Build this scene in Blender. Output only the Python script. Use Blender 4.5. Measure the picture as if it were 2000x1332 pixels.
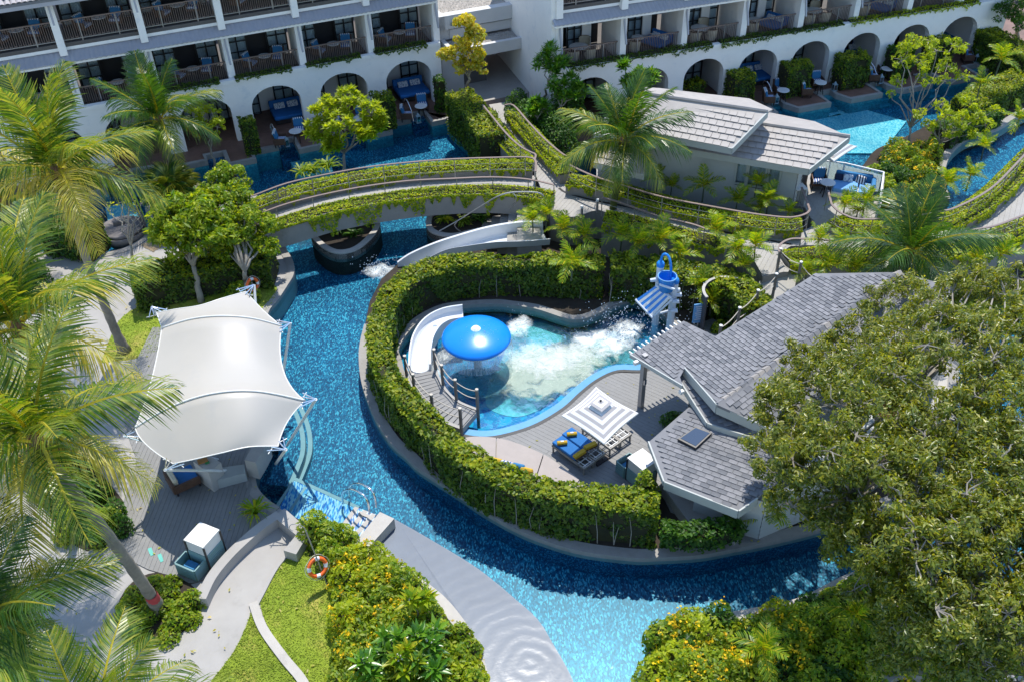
import bpy, math, random
import numpy as np
from mathutils import Vector, Matrix
from mathutils.geometry import tessellate_polygon

for o in list(bpy.data.objects): bpy.data.objects.remove(o)
SC = bpy.context.scene; COL = SC.collection
R_ = math.radians
# ---------------------------------------------------------------- camera, sky, sun, exposure
CAMH, PITCH, FPX, ROLL = 24.0, R_(39.0), 1890.0, math.atan2(57, 2334)
_cf = Vector((0, math.cos(PITCH), -math.sin(PITCH))); _cu = Vector((0, math.sin(PITCH), math.cos(PITCH))); _cr = Vector((1, 0, 0))
cam = bpy.data.cameras.new('camera'); camo = bpy.data.objects.new('camera', cam); COL.objects.link(camo)
cam.lens = FPX / 2000 * 36; cam.sensor_width = 36; cam.clip_end = 600; cam.clip_start = .5
cr, sr = math.cos(ROLL), math.sin(ROLL)
xr = _cr * cr + _cu * (-sr) * 1.0
yu = _cu * cr + _cr * sr
# image right = cos r * R - sin r * (down)... built so that straight-down points at pixel (1057, 3000)
xr = (_cr * cr - _cu * sr); yu = (_cr * sr + _cu * cr)
m = Matrix((xr, yu, -_cf)).transposed().to_4x4(); m.translation = Vector((0, 0, CAMH))
camo.matrix_world = m; SC.camera = camo
SUN_EL, SUN_AZ = R_(66), R_(9)
w = bpy.data.worlds.new('World'); SC.world = w; w.use_nodes = True
nt = w.node_tree; bg = nt.nodes['Background']
sky = nt.nodes.new('ShaderNodeTexSky'); sky.sky_type = 'NISHITA'; sky.sun_disc = False
sky.sun_elevation = SUN_EL; sky.sun_rotation = SUN_AZ; sky.air_density = 1.0; sky.dust_density = .05
nt.links.new(sky.outputs[0], bg.inputs[0]); bg.inputs[1].default_value = .15
S_ = Vector((math.sin(SUN_AZ) * math.cos(SUN_EL), math.cos(SUN_AZ) * math.cos(SUN_EL), math.sin(SUN_EL)))
sl = bpy.data.lights.new('sun', 'SUN'); slo = bpy.data.objects.new('sun', sl); COL.objects.link(slo)
sl.energy = 2.95; sl.angle = R_(.55); sl.color = (1, .95, .86)
slo.rotation_euler = S_.to_track_quat('Z', 'Y').to_euler(); slo.location = (0, 40, 60)
SC.view_settings.view_transform = 'Standard'; SC.view_settings.look = 'None'
SC.view_settings.exposure = .96; SC.view_settings.gamma = 1; SC.view_settings.use_curve_mapping = False
SC.cycles.max_bounces = 7; SC.cycles.transparent_max_bounces = 10; SC.cycles.caustics_refractive = False
SC.cycles.caustics_reflective = False; SC.cycles.sample_clamp_indirect = 6; SC.cycles.use_denoising = True
rnd = random.Random(7); rng = np.random.default_rng(11)

# ---------------------------------------------------------------- survey helpers
def P(x, y, z=0.0):
    """where the sight line through a point of the photograph meets height z (used to survey the ground plan)"""
    u, v = x - 1000, y - 666
    a, b = u * cr - v * sr, u * sr + v * cr
    D = _cf * FPX + _cr * a - _cu * b
    t = (z - CAMH) / D.z
    return Vector((D.x * t, D.y * t, z))
def PP(pts, z=0.0): return [P(p[0], p[1], p[2] if len(p) > 2 else z) for p in pts]
def smooth(pts, n=6, closed=False):
    pts = [Vector(p) for p in pts]; out = []; N = len(pts)
    rngi = range(N if closed else N - 1)
    for i in rngi:
        g = (lambda k: pts[k % N]) if closed else (lambda k: pts[max(0, min(N - 1, k))])
        p0, p1, p2, p3 = g(i - 1), g(i), g(i + 1), g(i + 2)
        for k in range(n):
            t = k / n
            out.append(.5 * ((2 * p1) + (p2 - p0) * t + (2 * p0 - 5 * p1 + 4 * p2 - p3) * t * t + (3 * p1 - p0 - 3 * p2 + p3) * t ** 3))
    if not closed: out.append(pts[-1])
    return out
def SPL(pts, z=0.0, n=6, closed=False): return smooth(PP(pts, z), n, closed)
def offset(path, d, closed=False):
    """parallel path in plan, d metres to the left of travel"""
    out = []; N = len(path)
    for i, p in enumerate(path):
        a = path[(i - 1) % N] if (closed or i > 0) else path[i]
        b = path[(i + 1) % N] if (closed or i < N - 1) else path[i]
        t = (b - a); t.z = 0
        if t.length < 1e-6: t = Vector((1, 0, 0))
        t.normalize(); out.append(p + Vector((-t.y, t.x, 0)) * d)
    return out
def resample(path, step):
    out = [path[0].copy()]; acc = 0
    for a, b in zip(path, path[1:]):
        L = (b - a).length; 
        if L < 1e-9: continue
        d = step - acc
        while d <= L:
            out.append(a + (b - a) * (d / L)); d += step
        acc = (acc + L) % step if False else L - (d - step)
    if (out[-1] - path[-1]).length > step * .3: out.append(path[-1].copy())
    return out
def inside(poly, x, y):
    c = False; n = len(poly); j = n - 1
    for i in range(n):
        xi, yi = poly[i][0], poly[i][1]; xj, yj = poly[j][0], poly[j][1]
        if (yi > y) != (yj > y) and x < (xj - xi) * (y - yi) / (yj - yi) + xi: c = not c
        j = i
    return c
def inside_np(poly, X, Y):
    c = np.zeros(X.shape, bool); n = len(poly); j = n - 1
    for i in range(n):
        xi, yi = poly[i][0], poly[i][1]; xj, yj = poly[j][0], poly[j][1]
        if yi != yj:
            c ^= ((yi > Y) != (yj > Y)) & (X < (xj - xi) * (Y - yi) / (yj - yi) + xi)
        j = i
    return c

# ---------------------------------------------------------------- materials
MATS = {}
class NT:
    def __init__(s, name):
        s.m = bpy.data.materials.new(name); s.m.use_nodes = True; s.t = s.m.node_tree
        s.b = s.t.nodes['Principled BSDF']; s.out = s.t.nodes['Material Output']; MATS[name] = s.m
    def n(s, ty, **kw):
        x = s.t.nodes.new('ShaderNode' + ty)
        for k, v in kw.items():
            if k in x.inputs.keys(): x.inputs[k].default_value = v
            else: setattr(x, k, v)
        return x
    def l(s, a, b): s.t.links.new(a, b)
    def pos(s, scale=None, rot=None):
        g = s.n('NewGeometry'); mp = s.n('Mapping'); s.l(g.outputs['Position'], mp.inputs['Vector'])
        if scale: mp.inputs['Scale'].default_value = scale
        if rot: mp.inputs['Rotation'].default_value = rot
        return mp.outputs[0]
    def obj(s, scale=None, rot=None):
        g = s.n('TexCoord'); mp = s.n('Mapping'); s.l(g.outputs['Object'], mp.inputs['Vector'])
        if scale: mp.inputs['Scale'].default_value = scale
        if rot: mp.inputs['Rotation'].default_value = rot
        return mp.outputs[0]
    def ramp(s, fac, stops, interp='LINEAR'):
        r = s.n('ValToRGB'); r.color_ramp.interpolation = interp; e = r.color_ramp.elements
        while len(e) > 1: e.remove(e[0])
        e[0].position = stops[0][0]; e[0].color = (*stops[0][1], 1)
        for p, c in stops[1:]:
            k = e.new(p); k.color = (*c, 1)
        s.l(fac, r.inputs[0]); return r.outputs[0]
    def noise(s, vec, scale, detail=3, rough=.55, dist=0):
        x = s.n('TexNoise'); x.inputs['Scale'].default_value = scale; x.inputs['Detail'].default_value = detail
        x.inputs['Roughness'].default_value = rough; x.inputs['Distortion'].default_value = dist
        s.l(vec, x.inputs['Vector']); return x
    def mix(s, fac, a, b, mode='MIX'):
        x = s.n('MixRGB', blend_type=mode)
        for i, v in ((0, fac), (1, a), (2, b)):
            if hasattr(v, 'links'): s.l(v, x.inputs[i])
            elif i == 0: x.inputs[0].default_value = v
            else: x.inputs[i].default_value = (*v, 1)
        return x.outputs[0]
    def bump(s, h, strength=.3, dist=.02):
        x = s.n('Bump'); x.inputs['Strength'].default_value = strength; x.inputs['Distance'].default_value = dist
        s.l(h, x.inputs['Height']); s.l(x.outputs[0], s.b.inputs['Normal']); return x
def plain(name, c, rough=.6, var=.15, scale=6, bump=.15, metal=0, spec=.5, world=False, wear=None):
    s = NT(name); v = s.pos() if world else s.obj()
    nz = s.noise(v, scale, 6, .6)
    nz2 = s.noise(v, scale * .13, 3, .5)
    a = s.ramp(nz.outputs[0], [(.3, tuple(x * (1 - var) for x in c)), (.7, tuple(min(1, x * (1 + var)) for x in c))])
    b2 = s.mix(.5, a, s.ramp(nz2.outputs[0], [(.35, tuple(x * (1 - var * 1.2) for x in c)), (.65, tuple(min(1, x * (1 + var * .8)) for x in c))]))
    if wear:
        n3 = s.noise(v, scale * .4, 8, .7)
        b2 = s.mix(s.ramp(n3.outputs[0], [(.56, (0, 0, 0)), (.72, (1, 1, 1))]), b2, wear)
    s.l(b2, s.b.inputs['Base Color']); s.b.inputs['Roughness'].default_value = rough
    s.b.inputs['Metallic'].default_value = metal; s.b.inputs['Specular IOR Level'].default_value = spec
    if bump: s.bump(nz.outputs[0], bump, .02)
    return s.m
plain('wall_white', (.84, .815, .78), .75, .04, 3, .12, wear=(.68, .69, .70))
plain('wall_lobby', (.50, .50, .50), .75, .06, 3, .1)
plain('awning', (.36, .36, .39), .6, .08, 3, .05)
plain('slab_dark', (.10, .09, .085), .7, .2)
plain('rail_brown', (.20, .145, .125), .45, .12, 9, .05)
plain('rail_steel', (.34, .33, .33), .35, .1, 9, 0, metal=.5)
plain('chrome', (.75, .75, .76), .18, .03, 3, 0, metal=1)
plain('frame_dark', (.018, .018, .02), .4, .1)
plain('curtain', (.78, .82, .84), .8, .25, 2, .1)
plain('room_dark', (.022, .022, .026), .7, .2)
plain('terrace_wood', (.16, .085, .06), .6, .3, 12, .2)
plain('coping', (.28, .265, .245), .75, .16, 4, .25, world=True, wear=(.20, .19, .175))
plain('coping_light', (.40, .375, .345), .75, .12, 3, .2, world=True, wear=(.32, .30, .275))
plain('fascia', (.24, .228, .212), .8, .14, 2.5, .2, world=True, wear=(.17, .16, .145))
plain('concrete', (.33, .315, .30), .8, .12, 1.6, .12, world=True, wear=(.27, .258, .24))
plain('rim_tile', (.10, .30, .50), .3, .12, 9, .05)
plain('apron', (.235, .245, .26), .5, .10, 2.2, .15, world=True)
plain('walkdeck', (.32, .305, .285), .7, .12, 9, .15)
plain('board_grey', (.20, .198, .195), .65, .12, 7, .15)
plain('soil', (.035, .026, .018), .95, .4, 5, .5, world=True)
plain('tile_light', (.34, .312, .29), .65, .16, 4, .15, wear=(.29, .27, .26))
plain('tile_grey', (.155, .158, .172), .7, .16, 4, .2)
plain('tile_top', (.36, .33, .33), .7, .16, 4, .2)
plain('siding', (.40, .41, .40), .6, .06, 5, .08)
plain('trim', (.36, .38, .37), .55, .06, 5, .06)
plain('fabric_blue', (.012, .13, .38), .85, .15, 20, .25)
plain('fabric_teal', (.03, .17, .36), .85, .15, 20, .2)
plain('fabric_sky', (.14, .34, .62), .85, .12, 20, .2)
plain('fabric_navy', (.012, .02, .06), .85, .2, 20, .2)
plain('fabric_beige', (.36, .315, .29), .85, .06, 30, .15)
plain('fabric_cream', (.55, .48, .36), .85, .15, 20, .2)
plain('fabric_yellow', (.52, .33, .02), .8, .15, 20, .2)
plain('fabric_grey', (.17, .155, .155), .85, .15, 20, .2)
plain('wicker', (.10, .05, .03), .7, .3, 40, .4)
plain('wicker_light', (.30, .28, .25), .6, .2, 40, .3)
plain('table_top', (.62, .62, .62), .3, .05, 4, 0)
plain('table_leg', (.025, .02, .02), .5, .2)
plain('plastic_white', (.72, .72, .70), .35, .06, 4, .04)
plain('slide_white', (.62, .64, .66), .3, .06, 2, .04)
plain('play_blue', (.012, .22, .68), .22, .06, 2, .02)
plain('play_white', (.60, .66, .74), .25, .06, 2, .02)
plain('dome_blue', (.005, .22, .78), .26, .05, 2, .03)
plain('tent', (.42, .395, .36), .45, .03, 1.2, .05, wear=(.385, .372, .355))
plain('tent_white', (.7, .7, .68), .4, .05)
plain('teal_slat', (.15, .27, .28), .6, .1)
plain('box_top', (.66, .65, .63), .5, .05)
plain('post_wood', (.20, .175, .155), .8, .3, 10, .5)
plain('rope', (.5, .45, .38), .8, .1)
plain('buoy', (.78, .13, .02), .4, .08)
plain('bark_palm', (.22, .19, .155), .9, .3, 8, .6)
plain('bark_tree', (.27, .245, .21), .9, .3, 6, .5)
plain('bark_moss', (.10, .13, .02), .9, .5, 5, .7)
plain('bark_areca', (.07, .09, .05), .8, .3, 8, .4)
plain('red_band', (.42, .05, .06), .7, .2)
plain('screen_dark', (.05, .055, .07), .6, .2)
plain('fibre_brown', (.16, .08, .04), .9, .4, 14, .5)
plain('pot_terra', (.42, .13, .05), .7, .2)
plain('orange_wood', (.35, .13, .02), .5, .1)
plain('board_food', (.36, .16, .04), .5, .1)
plain('leaf_plate', (.02, .22, .06), .5, .1)
plain('foot_green', (.10, .42, .36), .6, .1)
plain('gravel', (.33, .30, .27), .9, .3, 12, .3)
plain('pebble', (.36, .34, .31), .8, .3, 9, .2)
plain('pebble_warm', (.40, .31, .20), .8, .3, 9, .2)
plain('lantern', (.22, .30, .34), .3, .1)
plain('towel_white', (.68, .68, .68), .9, .05)

def stripes(name, c1, c2, freq, axis=0, rough=.85):
    s = NT(name); v = s.obj(); sp = s.n('SeparateXYZ'); s.l(v, sp.inputs[0])
    a = s.n('Math', operation='MULTIPLY'); a.inputs[1].default_value = freq; s.l(sp.outputs[axis], a.inputs[0])
    f = s.n('Math', operation='FRACT'); s.l(a.outputs[0], f.inputs[0])
    g = s.n('Math', operation='GREATER_THAN'); g.inputs[1].default_value = .5; s.l(f.outputs[0], g.inputs[0])
    s.l(s.mix(g.outputs[0], c1, c2), s.b.inputs['Base Color']); s.b.inputs['Roughness'].default_value = rough
stripes('stripe_blue', (.012, .08, .30), (.62, .64, .68), 9, 0)
stripes('stripe_navy', (.01, .015, .05), (.66, .66, .66), 9, 0)

def pattern_pillow():
    s = NT('fabric_pattern'); v = s.obj(); x = s.n('TexVoronoi'); x.inputs['Scale'].default_value = 16; s.l(v, x.inputs['Vector'])
    s.l(s.ramp(x.outputs['Distance'], [(.25, (.16, .22, .36)), (.42, (.66, .67, .68))], 'CONSTANT'), s.b.inputs['Base Color'])
    s.b.inputs['Roughness'].default_value = .85
pattern_pillow()

def leaf(name, cols, trans=.45, rough=.45, tcol=None, spec=.35):
    """leaves: a small random hue per leaf, thin enough for the sun to shine through"""
    s = NT(name); g = s.n('NewGeometry'); r = g.outputs['Random Per Island']
    k = len(cols); c = s.ramp(r, [((i + .0) / max(1, k - 1), cols[i]) for i in range(k)])
    nz = s.noise(g.outputs['Position'], .9, 2)
    c = s.mix(s.ramp(nz.outputs[0], [(.35, (0, 0, 0)), (.7, (.55, .55, .55))]), c, s.mix(1, c, (1.35, 1.25, .55), 'MULTIPLY'))
    n5 = s.noise(g.outputs['Position'], 2.6, 3, .6); c = s.mix(1, c, s.ramp(n5.outputs[0], [(.3, (.62, .62, .7)), (.5, (1, 1, 1)), (.72, (1.25, 1.15, .9))]), 'MULTIPLY')
    s.l(c, s.b.inputs['Base Color']); s.b.inputs['Roughness'].default_value = rough
    s.b.inputs['Specular IOR Level'].default_value = spec
    t = s.n('BsdfTranslucent'); s.l(s.mix(1, c, tcol or (2.1, 1.9, .5), 'MULTIPLY'), t.inputs['Color'])
    m_ = s.n('MixShader'); m_.inputs[0].default_value = trans
    s.l(s.b.outputs[0], m_.inputs[1]); s.l(t.outputs[0], m_.inputs[2]); s.l(m_.outputs[0], s.out.inputs[0])
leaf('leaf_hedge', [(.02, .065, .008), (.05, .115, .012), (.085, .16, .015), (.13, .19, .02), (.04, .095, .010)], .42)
leaf('leaf_hedge_top', [(.12, .21, .015), (.20, .28, .018), (.29, .34, .03), (.35, .37, .04)], .5)
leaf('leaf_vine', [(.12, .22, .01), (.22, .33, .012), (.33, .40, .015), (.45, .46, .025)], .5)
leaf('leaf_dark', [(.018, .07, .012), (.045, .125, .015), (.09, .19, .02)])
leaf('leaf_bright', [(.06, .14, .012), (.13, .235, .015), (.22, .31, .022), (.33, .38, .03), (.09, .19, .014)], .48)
leaf('leaf_tree', [(.06, .10, .014), (.12, .165, .02), (.20, .235, .03), (.31, .30, .055)], .42, .35, spec=.6)
leaf('leaf_yellow', [(.36, .31, .012), (.46, .38, .02), (.24, .32, .02), (.55, .47, .14), (.30, .36, .03)])
leaf('leaf_lime', [(.17, .25, .012), (.27, .36, .02), (.38, .43, .035)], .5)
leaf('leaf_plum', [(.045, .15, .02), (.09, .23, .02), (.18, .32, .035)], .35, .3, spec=.6)
leaf('leaf_palm', [(.025, .08, .010), (.07, .15, .013), (.15, .22, .018), (.30, .31, .05), (.05, .115, .012)], .34, .35, spec=.6)
leaf('leaf_palm_dry', [(.32, .30, .06), (.48, .42, .14), (.28, .32, .04), (.55, .48, .26)], .4, .4)
leaf('leaf_palm_dark', [(.02, .07, .012), (.04, .11, .015), (.08, .15, .02)], .35, .35, spec=.6)
leaf('leaf_areca', [(.09, .19, .01), (.17, .29, .015), (.29, .35, .02), (.46, .42, .03)], .42, .38)
leaf('petal_yellow', [(.80, .52, .01), (.85, .62, .02), (.80, .45, .01)], .35, .6, (1.2, 1.2, .6))
leaf('petal_white', [(.75, .74, .65), (.8, .8, .75)], .3, .6, (1, 1, 1))
leaf('twig', [(.02, .025, .010), (.03, .03, .015)], .0, .9)
leaf('rachis', [(.33, .30, .02), (.42, .36, .03)], .2, .5)

def grass():
    s = NT('grass'); v = s.pos(); a = s.noise(v, .7, 4, .6); b = s.noise(v, 30, 5, .7)
    c = s.ramp(a.outputs[0], [(.35, (.17, .25, .012)), (.52, (.23, .30, .02)), (.66, (.36, .32, .07))])
    d = s.mix(.55, c, s.mix(1, c, s.ramp(b.outputs[0], [(.3, (.35, .4, .3)), (.7, (1.5, 1.5, 1.3))]), 'MULTIPLY'))
    s.l(d, s.b.inputs['Base Color']); s.b.inputs['Roughness'].default_value = .9; s.bump(b.outputs[0], .9, .03)
grass()
plain('grass_blade', (.22, .29, .02), .8, .45, 3, 0)

def mosaic(name, cols, scale=9.0, wob=.06, rot=.5, stretch=2.2, grout=(.02, .05, .10)):
    """pool floor of small glazed tiles of several blues"""
    s = NT(name); v = s.pos(); nz = s.noise(v, 2.4, 2, .6)
    nn = s.n('VectorMath', operation='SCALE'); nn.inputs['Scale'].default_value = wob * 2
    sub = s.n('VectorMath', operation='SUBTRACT'); sub.inputs[1].default_value = (.5, .5, .5)
    s.l(nz.outputs['Color'], sub.inputs[0]); s.l(sub.outputs[0], nn.inputs[0])
    ad = s.n('VectorMath', operation='ADD'); s.l(v, ad.inputs[0]); s.l(nn.outputs[0], ad.inputs[1])
    mp = s.n('Mapping'); mp.inputs['Rotation'].default_value = (0, 0, rot); mp.inputs['Scale'].default_value = (1, 1 / stretch, 1); s.l(ad.outputs[0], mp.inputs[0])
    x = s.n('TexVoronoi', distance='CHEBYCHEV'); x.inputs['Scale'].default_value = scale; x.inputs['Randomness'].default_value = .75; s.l(mp.outputs[0], x.inputs['Vector'])
    sp = s.n('SeparateColor'); s.l(x.outputs['Color'], sp.inputs[0])
    k = len(cols); c = s.ramp(sp.outputs[0], [(i / k, cols[i]) for i in range(k)], 'CONSTANT')
    lo = s.noise(v, .35, 3); 
    c = s.mix(1, c, s.ramp(lo.outputs[0], [(.3, (.75, .78, .82)), (.7, (1.2, 1.2, 1.15))]), 'MULTIPLY')
    s.l(c, s.b.inputs['Base Color']); s.b.inputs['Roughness'].default_value = .35
mosaic('mosaic_blue', [(.003, .04, .10), (.006, .09, .165), (.015, .18, .28), (.004, .055, .12), (.09, .36, .44), (.008, .12, .21)], 26)
mosaic('mosaic_mid', [(.008, .11, .22), (.02, .21, .34), (.06, .33, .42), (.012, .15, .28), (.14, .44, .50)], 26)
mosaic('mosaic_deep', [(.002, .03, .08), (.004, .06, .14), (.01, .11, .22), (.04, .20, .32), (.003, .04, .11)], 26)
mosaic('mosaic_pale', [(.10, .42, .50), (.26, .58, .60), (.40, .66, .64), (.18, .50, .56), (.50, .70, .66)], 21, .05)
mosaic('mosaic_kids', [(.01, .24, .42), (.02, .34, .50), (.05, .42, .55), (.01, .18, .40)], 4, .3, .2, 1.2)
mosaic('mosaic_kids_pale', [(.52, .62, .50), (.60, .68, .56), (.66, .72, .62), (.56, .66, .56)], 5, .3, .2, 1.2)
mosaic('mosaic_step', [(.45, .52, .55), (.02, .12, .38), (.10, .34, .55), (.58, .62, .60), (.04, .20, .46), (.50, .56, .58)], 26, .0, .70, 3.6)
mosaic('mosaic_wall', [(.03, .22, .28), (.04, .28, .34), (.02, .18, .24)], 14, .02, .3, 1)

def water(name, tint, bscale, bstr, rough=.03, gl=.0, stretch=1.6, fk=.5):
    """clear water: most light goes through (tinted), the rest mirrors the sky on a rippled surface"""
    s = NT(name); v = s.pos((1, 1 / stretch, 1), (0, 0, .5)); a = s.noise(v, bscale, 4, .62, .35); b = s.noise(v, bscale * .22, 3, .6, .2)
    hm = s.n('Math', operation='ADD'); s.l(a.outputs[0], hm.inputs[0]); s.l(b.outputs[0], hm.inputs[1])
    bp = s.n('Bump'); bp.inputs['Strength'].default_value = bstr; bp.inputs['Distance'].default_value = .12; s.l(hm.outputs[0], bp.inputs['Height'])
    t = s.n('BsdfTransparent'); t.inputs[0].default_value = (*tint, 1)
    g = s.n('BsdfGlossy'); g.inputs['Roughness'].default_value = rough; g.inputs['Color'].default_value = (1, 1, 1, 1); s.l(bp.outputs[0], g.inputs['Normal'])
    f = s.n('Fresnel'); f.inputs['IOR'].default_value = 1.33; s.l(bp.outputs[0], f.inputs['Normal'])
    ad = s.n('Math', operation='MULTIPLY_ADD'); ad.inputs[1].default_value = fk; ad.inputs[2].default_value = gl; s.l(f.outputs[0], ad.inputs[0])
    mx = s.n('MixShader'); s.l(ad.outputs[0], mx.inputs[0]); s.l(t.outputs[0], mx.inputs[1]); s.l(g.outputs[0], mx.inputs[2])
    s.l(mx.outputs[0], s.out.inputs[0]); s.t.nodes.remove(s.b)
water('water', (.60, .86, .94), 4.2, .13, .015, fk=.25)
water('water_kids', (.60, .90, .95), 3.5, .3, .04, fk=.35)

def film():
    s = NT('water_sheet'); v = s.pos((1, 1, 1)); c0 = P(1035, 1300, .1); sb = s.n('VectorMath', operation='SUBTRACT'); sb.inputs[1].default_value = c0; s.l(v, sb.inputs[0])
    wv = s.n('TexWave', wave_type='RINGS', rings_direction='Z'); wv.inputs['Scale'].default_value = .8; wv.inputs['Distortion'].default_value = 5; wv.inputs['Detail'].default_value = 4; wv.inputs['Detail Scale'].default_value = 1.4; s.l(sb.outputs[0], wv.inputs['Vector'])
    nz = s.noise(v, 6, 4, .6, .5); hm = s.n('Math', operation='MULTIPLY_ADD'); hm.inputs[1].default_value = .5; s.l(nz.outputs[0], hm.inputs[0]); s.l(wv.outputs['Fac'], hm.inputs[2])
    bp = s.n('Bump'); bp.inputs['Strength'].default_value = .10; bp.inputs['Distance'].default_value = .04; s.l(hm.outputs[0], bp.inputs['Height'])
    t = s.n('BsdfTransparent'); t.inputs[0].default_value = (.80, .84, .90, 1); g = s.n('BsdfGlossy'); g.inputs['Roughness'].default_value = .2; s.l(bp.outputs[0], g.inputs['Normal'])
    f = s.n('Fresnel'); f.inputs['IOR'].default_value = 1.33; s.l(bp.outputs[0], f.inputs['Normal'])
    mx = s.n('MixShader'); s.l(f.outputs[0], mx.inputs[0]); s.l(t.outputs[0], mx.inputs[1]); s.l(g.outputs[0], mx.inputs[2]); s.l(mx.outputs[0], s.out.inputs[0]); s.t.nodes.remove(s.b)
film()
def foam(name, scale, lo, hi, col=(.8, .84, .82)):
    s = NT(name); v = s.pos(); a = s.noise(v, scale, 9, .72, 1.2); b = s.noise(v, scale * .25, 3, .6)
    ad = s.n('Math', operation='MULTIPLY_ADD'); ad.inputs[1].default_value = .6; s.l(b.outputs[0], ad.inputs[0])
    sc_ = s.n('Math', operation='MULTIPLY'); sc_.inputs[1].default_value = .7; s.l(a.outputs[0], sc_.inputs[0]); s.l(sc_.outputs[0], ad.inputs[2])
    gc = s.n('TexCoord'); ln = s.n('VectorMath', operation='LENGTH'); s.l(gc.outputs['Object'], ln.inputs[0])
    fo = s.n('MapRange'); fo.inputs[1].default_value = .35; fo.inputs[2].default_value = 1.0; fo.inputs[3].default_value = 0; fo.inputs[4].default_value = .42; s.l(ln.outputs['Value'], fo.inputs[0])
    su = s.n('Math', operation='SUBTRACT'); s.l(ad.outputs[0], su.inputs[0]); s.l(fo.outputs[0], su.inputs[1])
    mr = s.n('MapRange'); mr.inputs[1].default_value = lo; mr.inputs[2].default_value = hi; s.l(su.outputs[0], mr.inputs[0])
    t = s.n('BsdfTransparent'); s.b.inputs['Base Color'].default_value = (*col, 1); s.b.inputs['Roughness'].default_value = .6
    mx = s.n('MixShader'); s.l(mr.outputs[0], mx.inputs[0]); s.l(t.outputs[0], mx.inputs[1]); s.l(s.b.outputs[0], mx.inputs[2]); s.l(mx.outputs[0], s.out.inputs[0])
    s.bump(a.outputs[0], .8, .05)
foam('foam', 2.8, .46, .84); foam('foam_thin', 4, .45, .95)
def milk(name, scale, lo, hi, col, amax=.9):
    s = NT(name); v = s.pos(); a = s.noise(v, scale, 6, .6, .8); b = s.noise(v, 9, 6, .7, 1.5); gc = s.n('TexCoord'); ln = s.n('VectorMath', operation='LENGTH'); s.l(gc.outputs['Object'], ln.inputs[0])
    su = s.n('Math', operation='SUBTRACT'); s.l(a.outputs[0], su.inputs[0]); fo = s.n('MapRange'); fo.inputs[1].default_value = .45; fo.inputs[2].default_value = 1; fo.inputs[4].default_value = .6; s.l(ln.outputs['Value'], fo.inputs[0]); s.l(fo.outputs[0], su.inputs[1])
    mr = s.n('MapRange'); mr.inputs[1].default_value = lo; mr.inputs[2].default_value = hi; mr.inputs[4].default_value = amax; s.l(su.outputs[0], mr.inputs[0])
    s.l(s.ramp(b.outputs[0], [(.3, tuple(x * .72 for x in col)), (.62, col), (.8, (.85, .88, .84))]), s.b.inputs['Base Color']); s.b.inputs['Roughness'].default_value = .25; s.bump(b.outputs[0], .5, .04)
    t = s.n('BsdfTransparent'); mx = s.n('MixShader'); s.l(mr.outputs[0], mx.inputs[0]); s.l(t.outputs[0], mx.inputs[1]); s.l(s.b.outputs[0], mx.inputs[2]); s.l(mx.outputs[0], s.out.inputs[0])
milk('milk', 1.7, .20, .44, (.34, .43, .35), .85); milk('milk_teal', 1.3, .25, .5, (.04, .26, .32), .6)
plain('droplet', (.8, .85, .88), .2, .02, 3, 0)

def glass(name, tint, rough=.02, extra=.08):
    s = NT(name); t = s.n('BsdfTransparent'); t.inputs[0].default_value = (*tint, 1)
    g = s.n('BsdfGlossy'); g.inputs['Roughness'].default_value = rough
    f = s.n('Fresnel'); f.inputs['IOR'].default_value = 1.5; ad = s.n('Math', operation='ADD'); ad.inputs[1].default_value = extra; s.l(f.outputs[0], ad.inputs[0])
    mx = s.n('MixShader'); s.l(ad.outputs[0], mx.inputs[0]); s.l(t.outputs[0], mx.inputs[1]); s.l(g.outputs[0], mx.inputs[2]); s.l(mx.outputs[0], s.out.inputs[0]); s.t.nodes.remove(s.b)
glass('glass_clear', (.80, .90, .90)); glass('glass_window', (.85, .90, .92), .02, .02); glass('glass_sky', (.12, .2, .2), .05, .25)

# ---------------------------------------------------------------- objects
def mesh_np(name, co, faces, mat, smooth_=False):
    """co (N,3), faces (M,k) arrays -> mesh"""
    me = bpy.data.meshes.new(name); co = np.asarray(co, np.float32); f = np.asarray(faces, np.int32); k = f.shape[1]
    me.vertices.add(len(co)); me.vertices.foreach_set('co', co.ravel())
    me.loops.add(f.size); me.loops.foreach_set('vertex_index', f.ravel())
    me.polygons.add(len(f)); me.polygons.foreach_set('loop_start', np.arange(0, f.size, k, dtype=np.int32))
    me.update(calc_edges=True)
    if smooth_: me.polygons.foreach_set('use_smooth', np.ones(len(f), bool))
    if mat: me.materials.append(MATS[mat])
    return me
def link(name, me, parent=None, loc=None):
    o = bpy.data.objects.new(name, me); COL.objects.link(o)
    if parent is not None: o.parent = parent
    if loc is not None: o.location = loc
    return o
def wloc(o):
    v = Vector((0, 0, 0))
    while o is not None: v += o.location; o = o.parent
    return v
def tag(o, label=None, cat=None, group=None, kind=None):
    if label: o['label'] = label
    if cat: o['category'] = cat
    if group: o['group'] = group
    if kind: o['kind'] = kind
    return o
LABELS = {}
def thing(name, label, cat, loc=(0, 0, 0), rz=0, group=None):
    o = bpy.data.objects.new(name, None); COL.objects.link(o); o.location = loc; o.rotation_euler = (0, 0, rz)
    o.empty_display_size = .2
    return tag(o, label, cat, group)
def dup(o, loc=None, rz=None, label=None, parent=None, scale=None, group=None):
    c = o.copy(); COL.objects.link(c)
    if parent is not None: c.parent = parent
    if loc is not None: c.location = loc
    if rz is not None: c.rotation_euler = (0, 0, rz)
    if scale is not None: c.scale = (scale,) * 3 if not hasattr(scale, '__len__') else scale
    if label: c['label'] = label
    if group: c['group'] = group
    for ch in list(o.children): dup(ch, parent=c)
    return c
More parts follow.
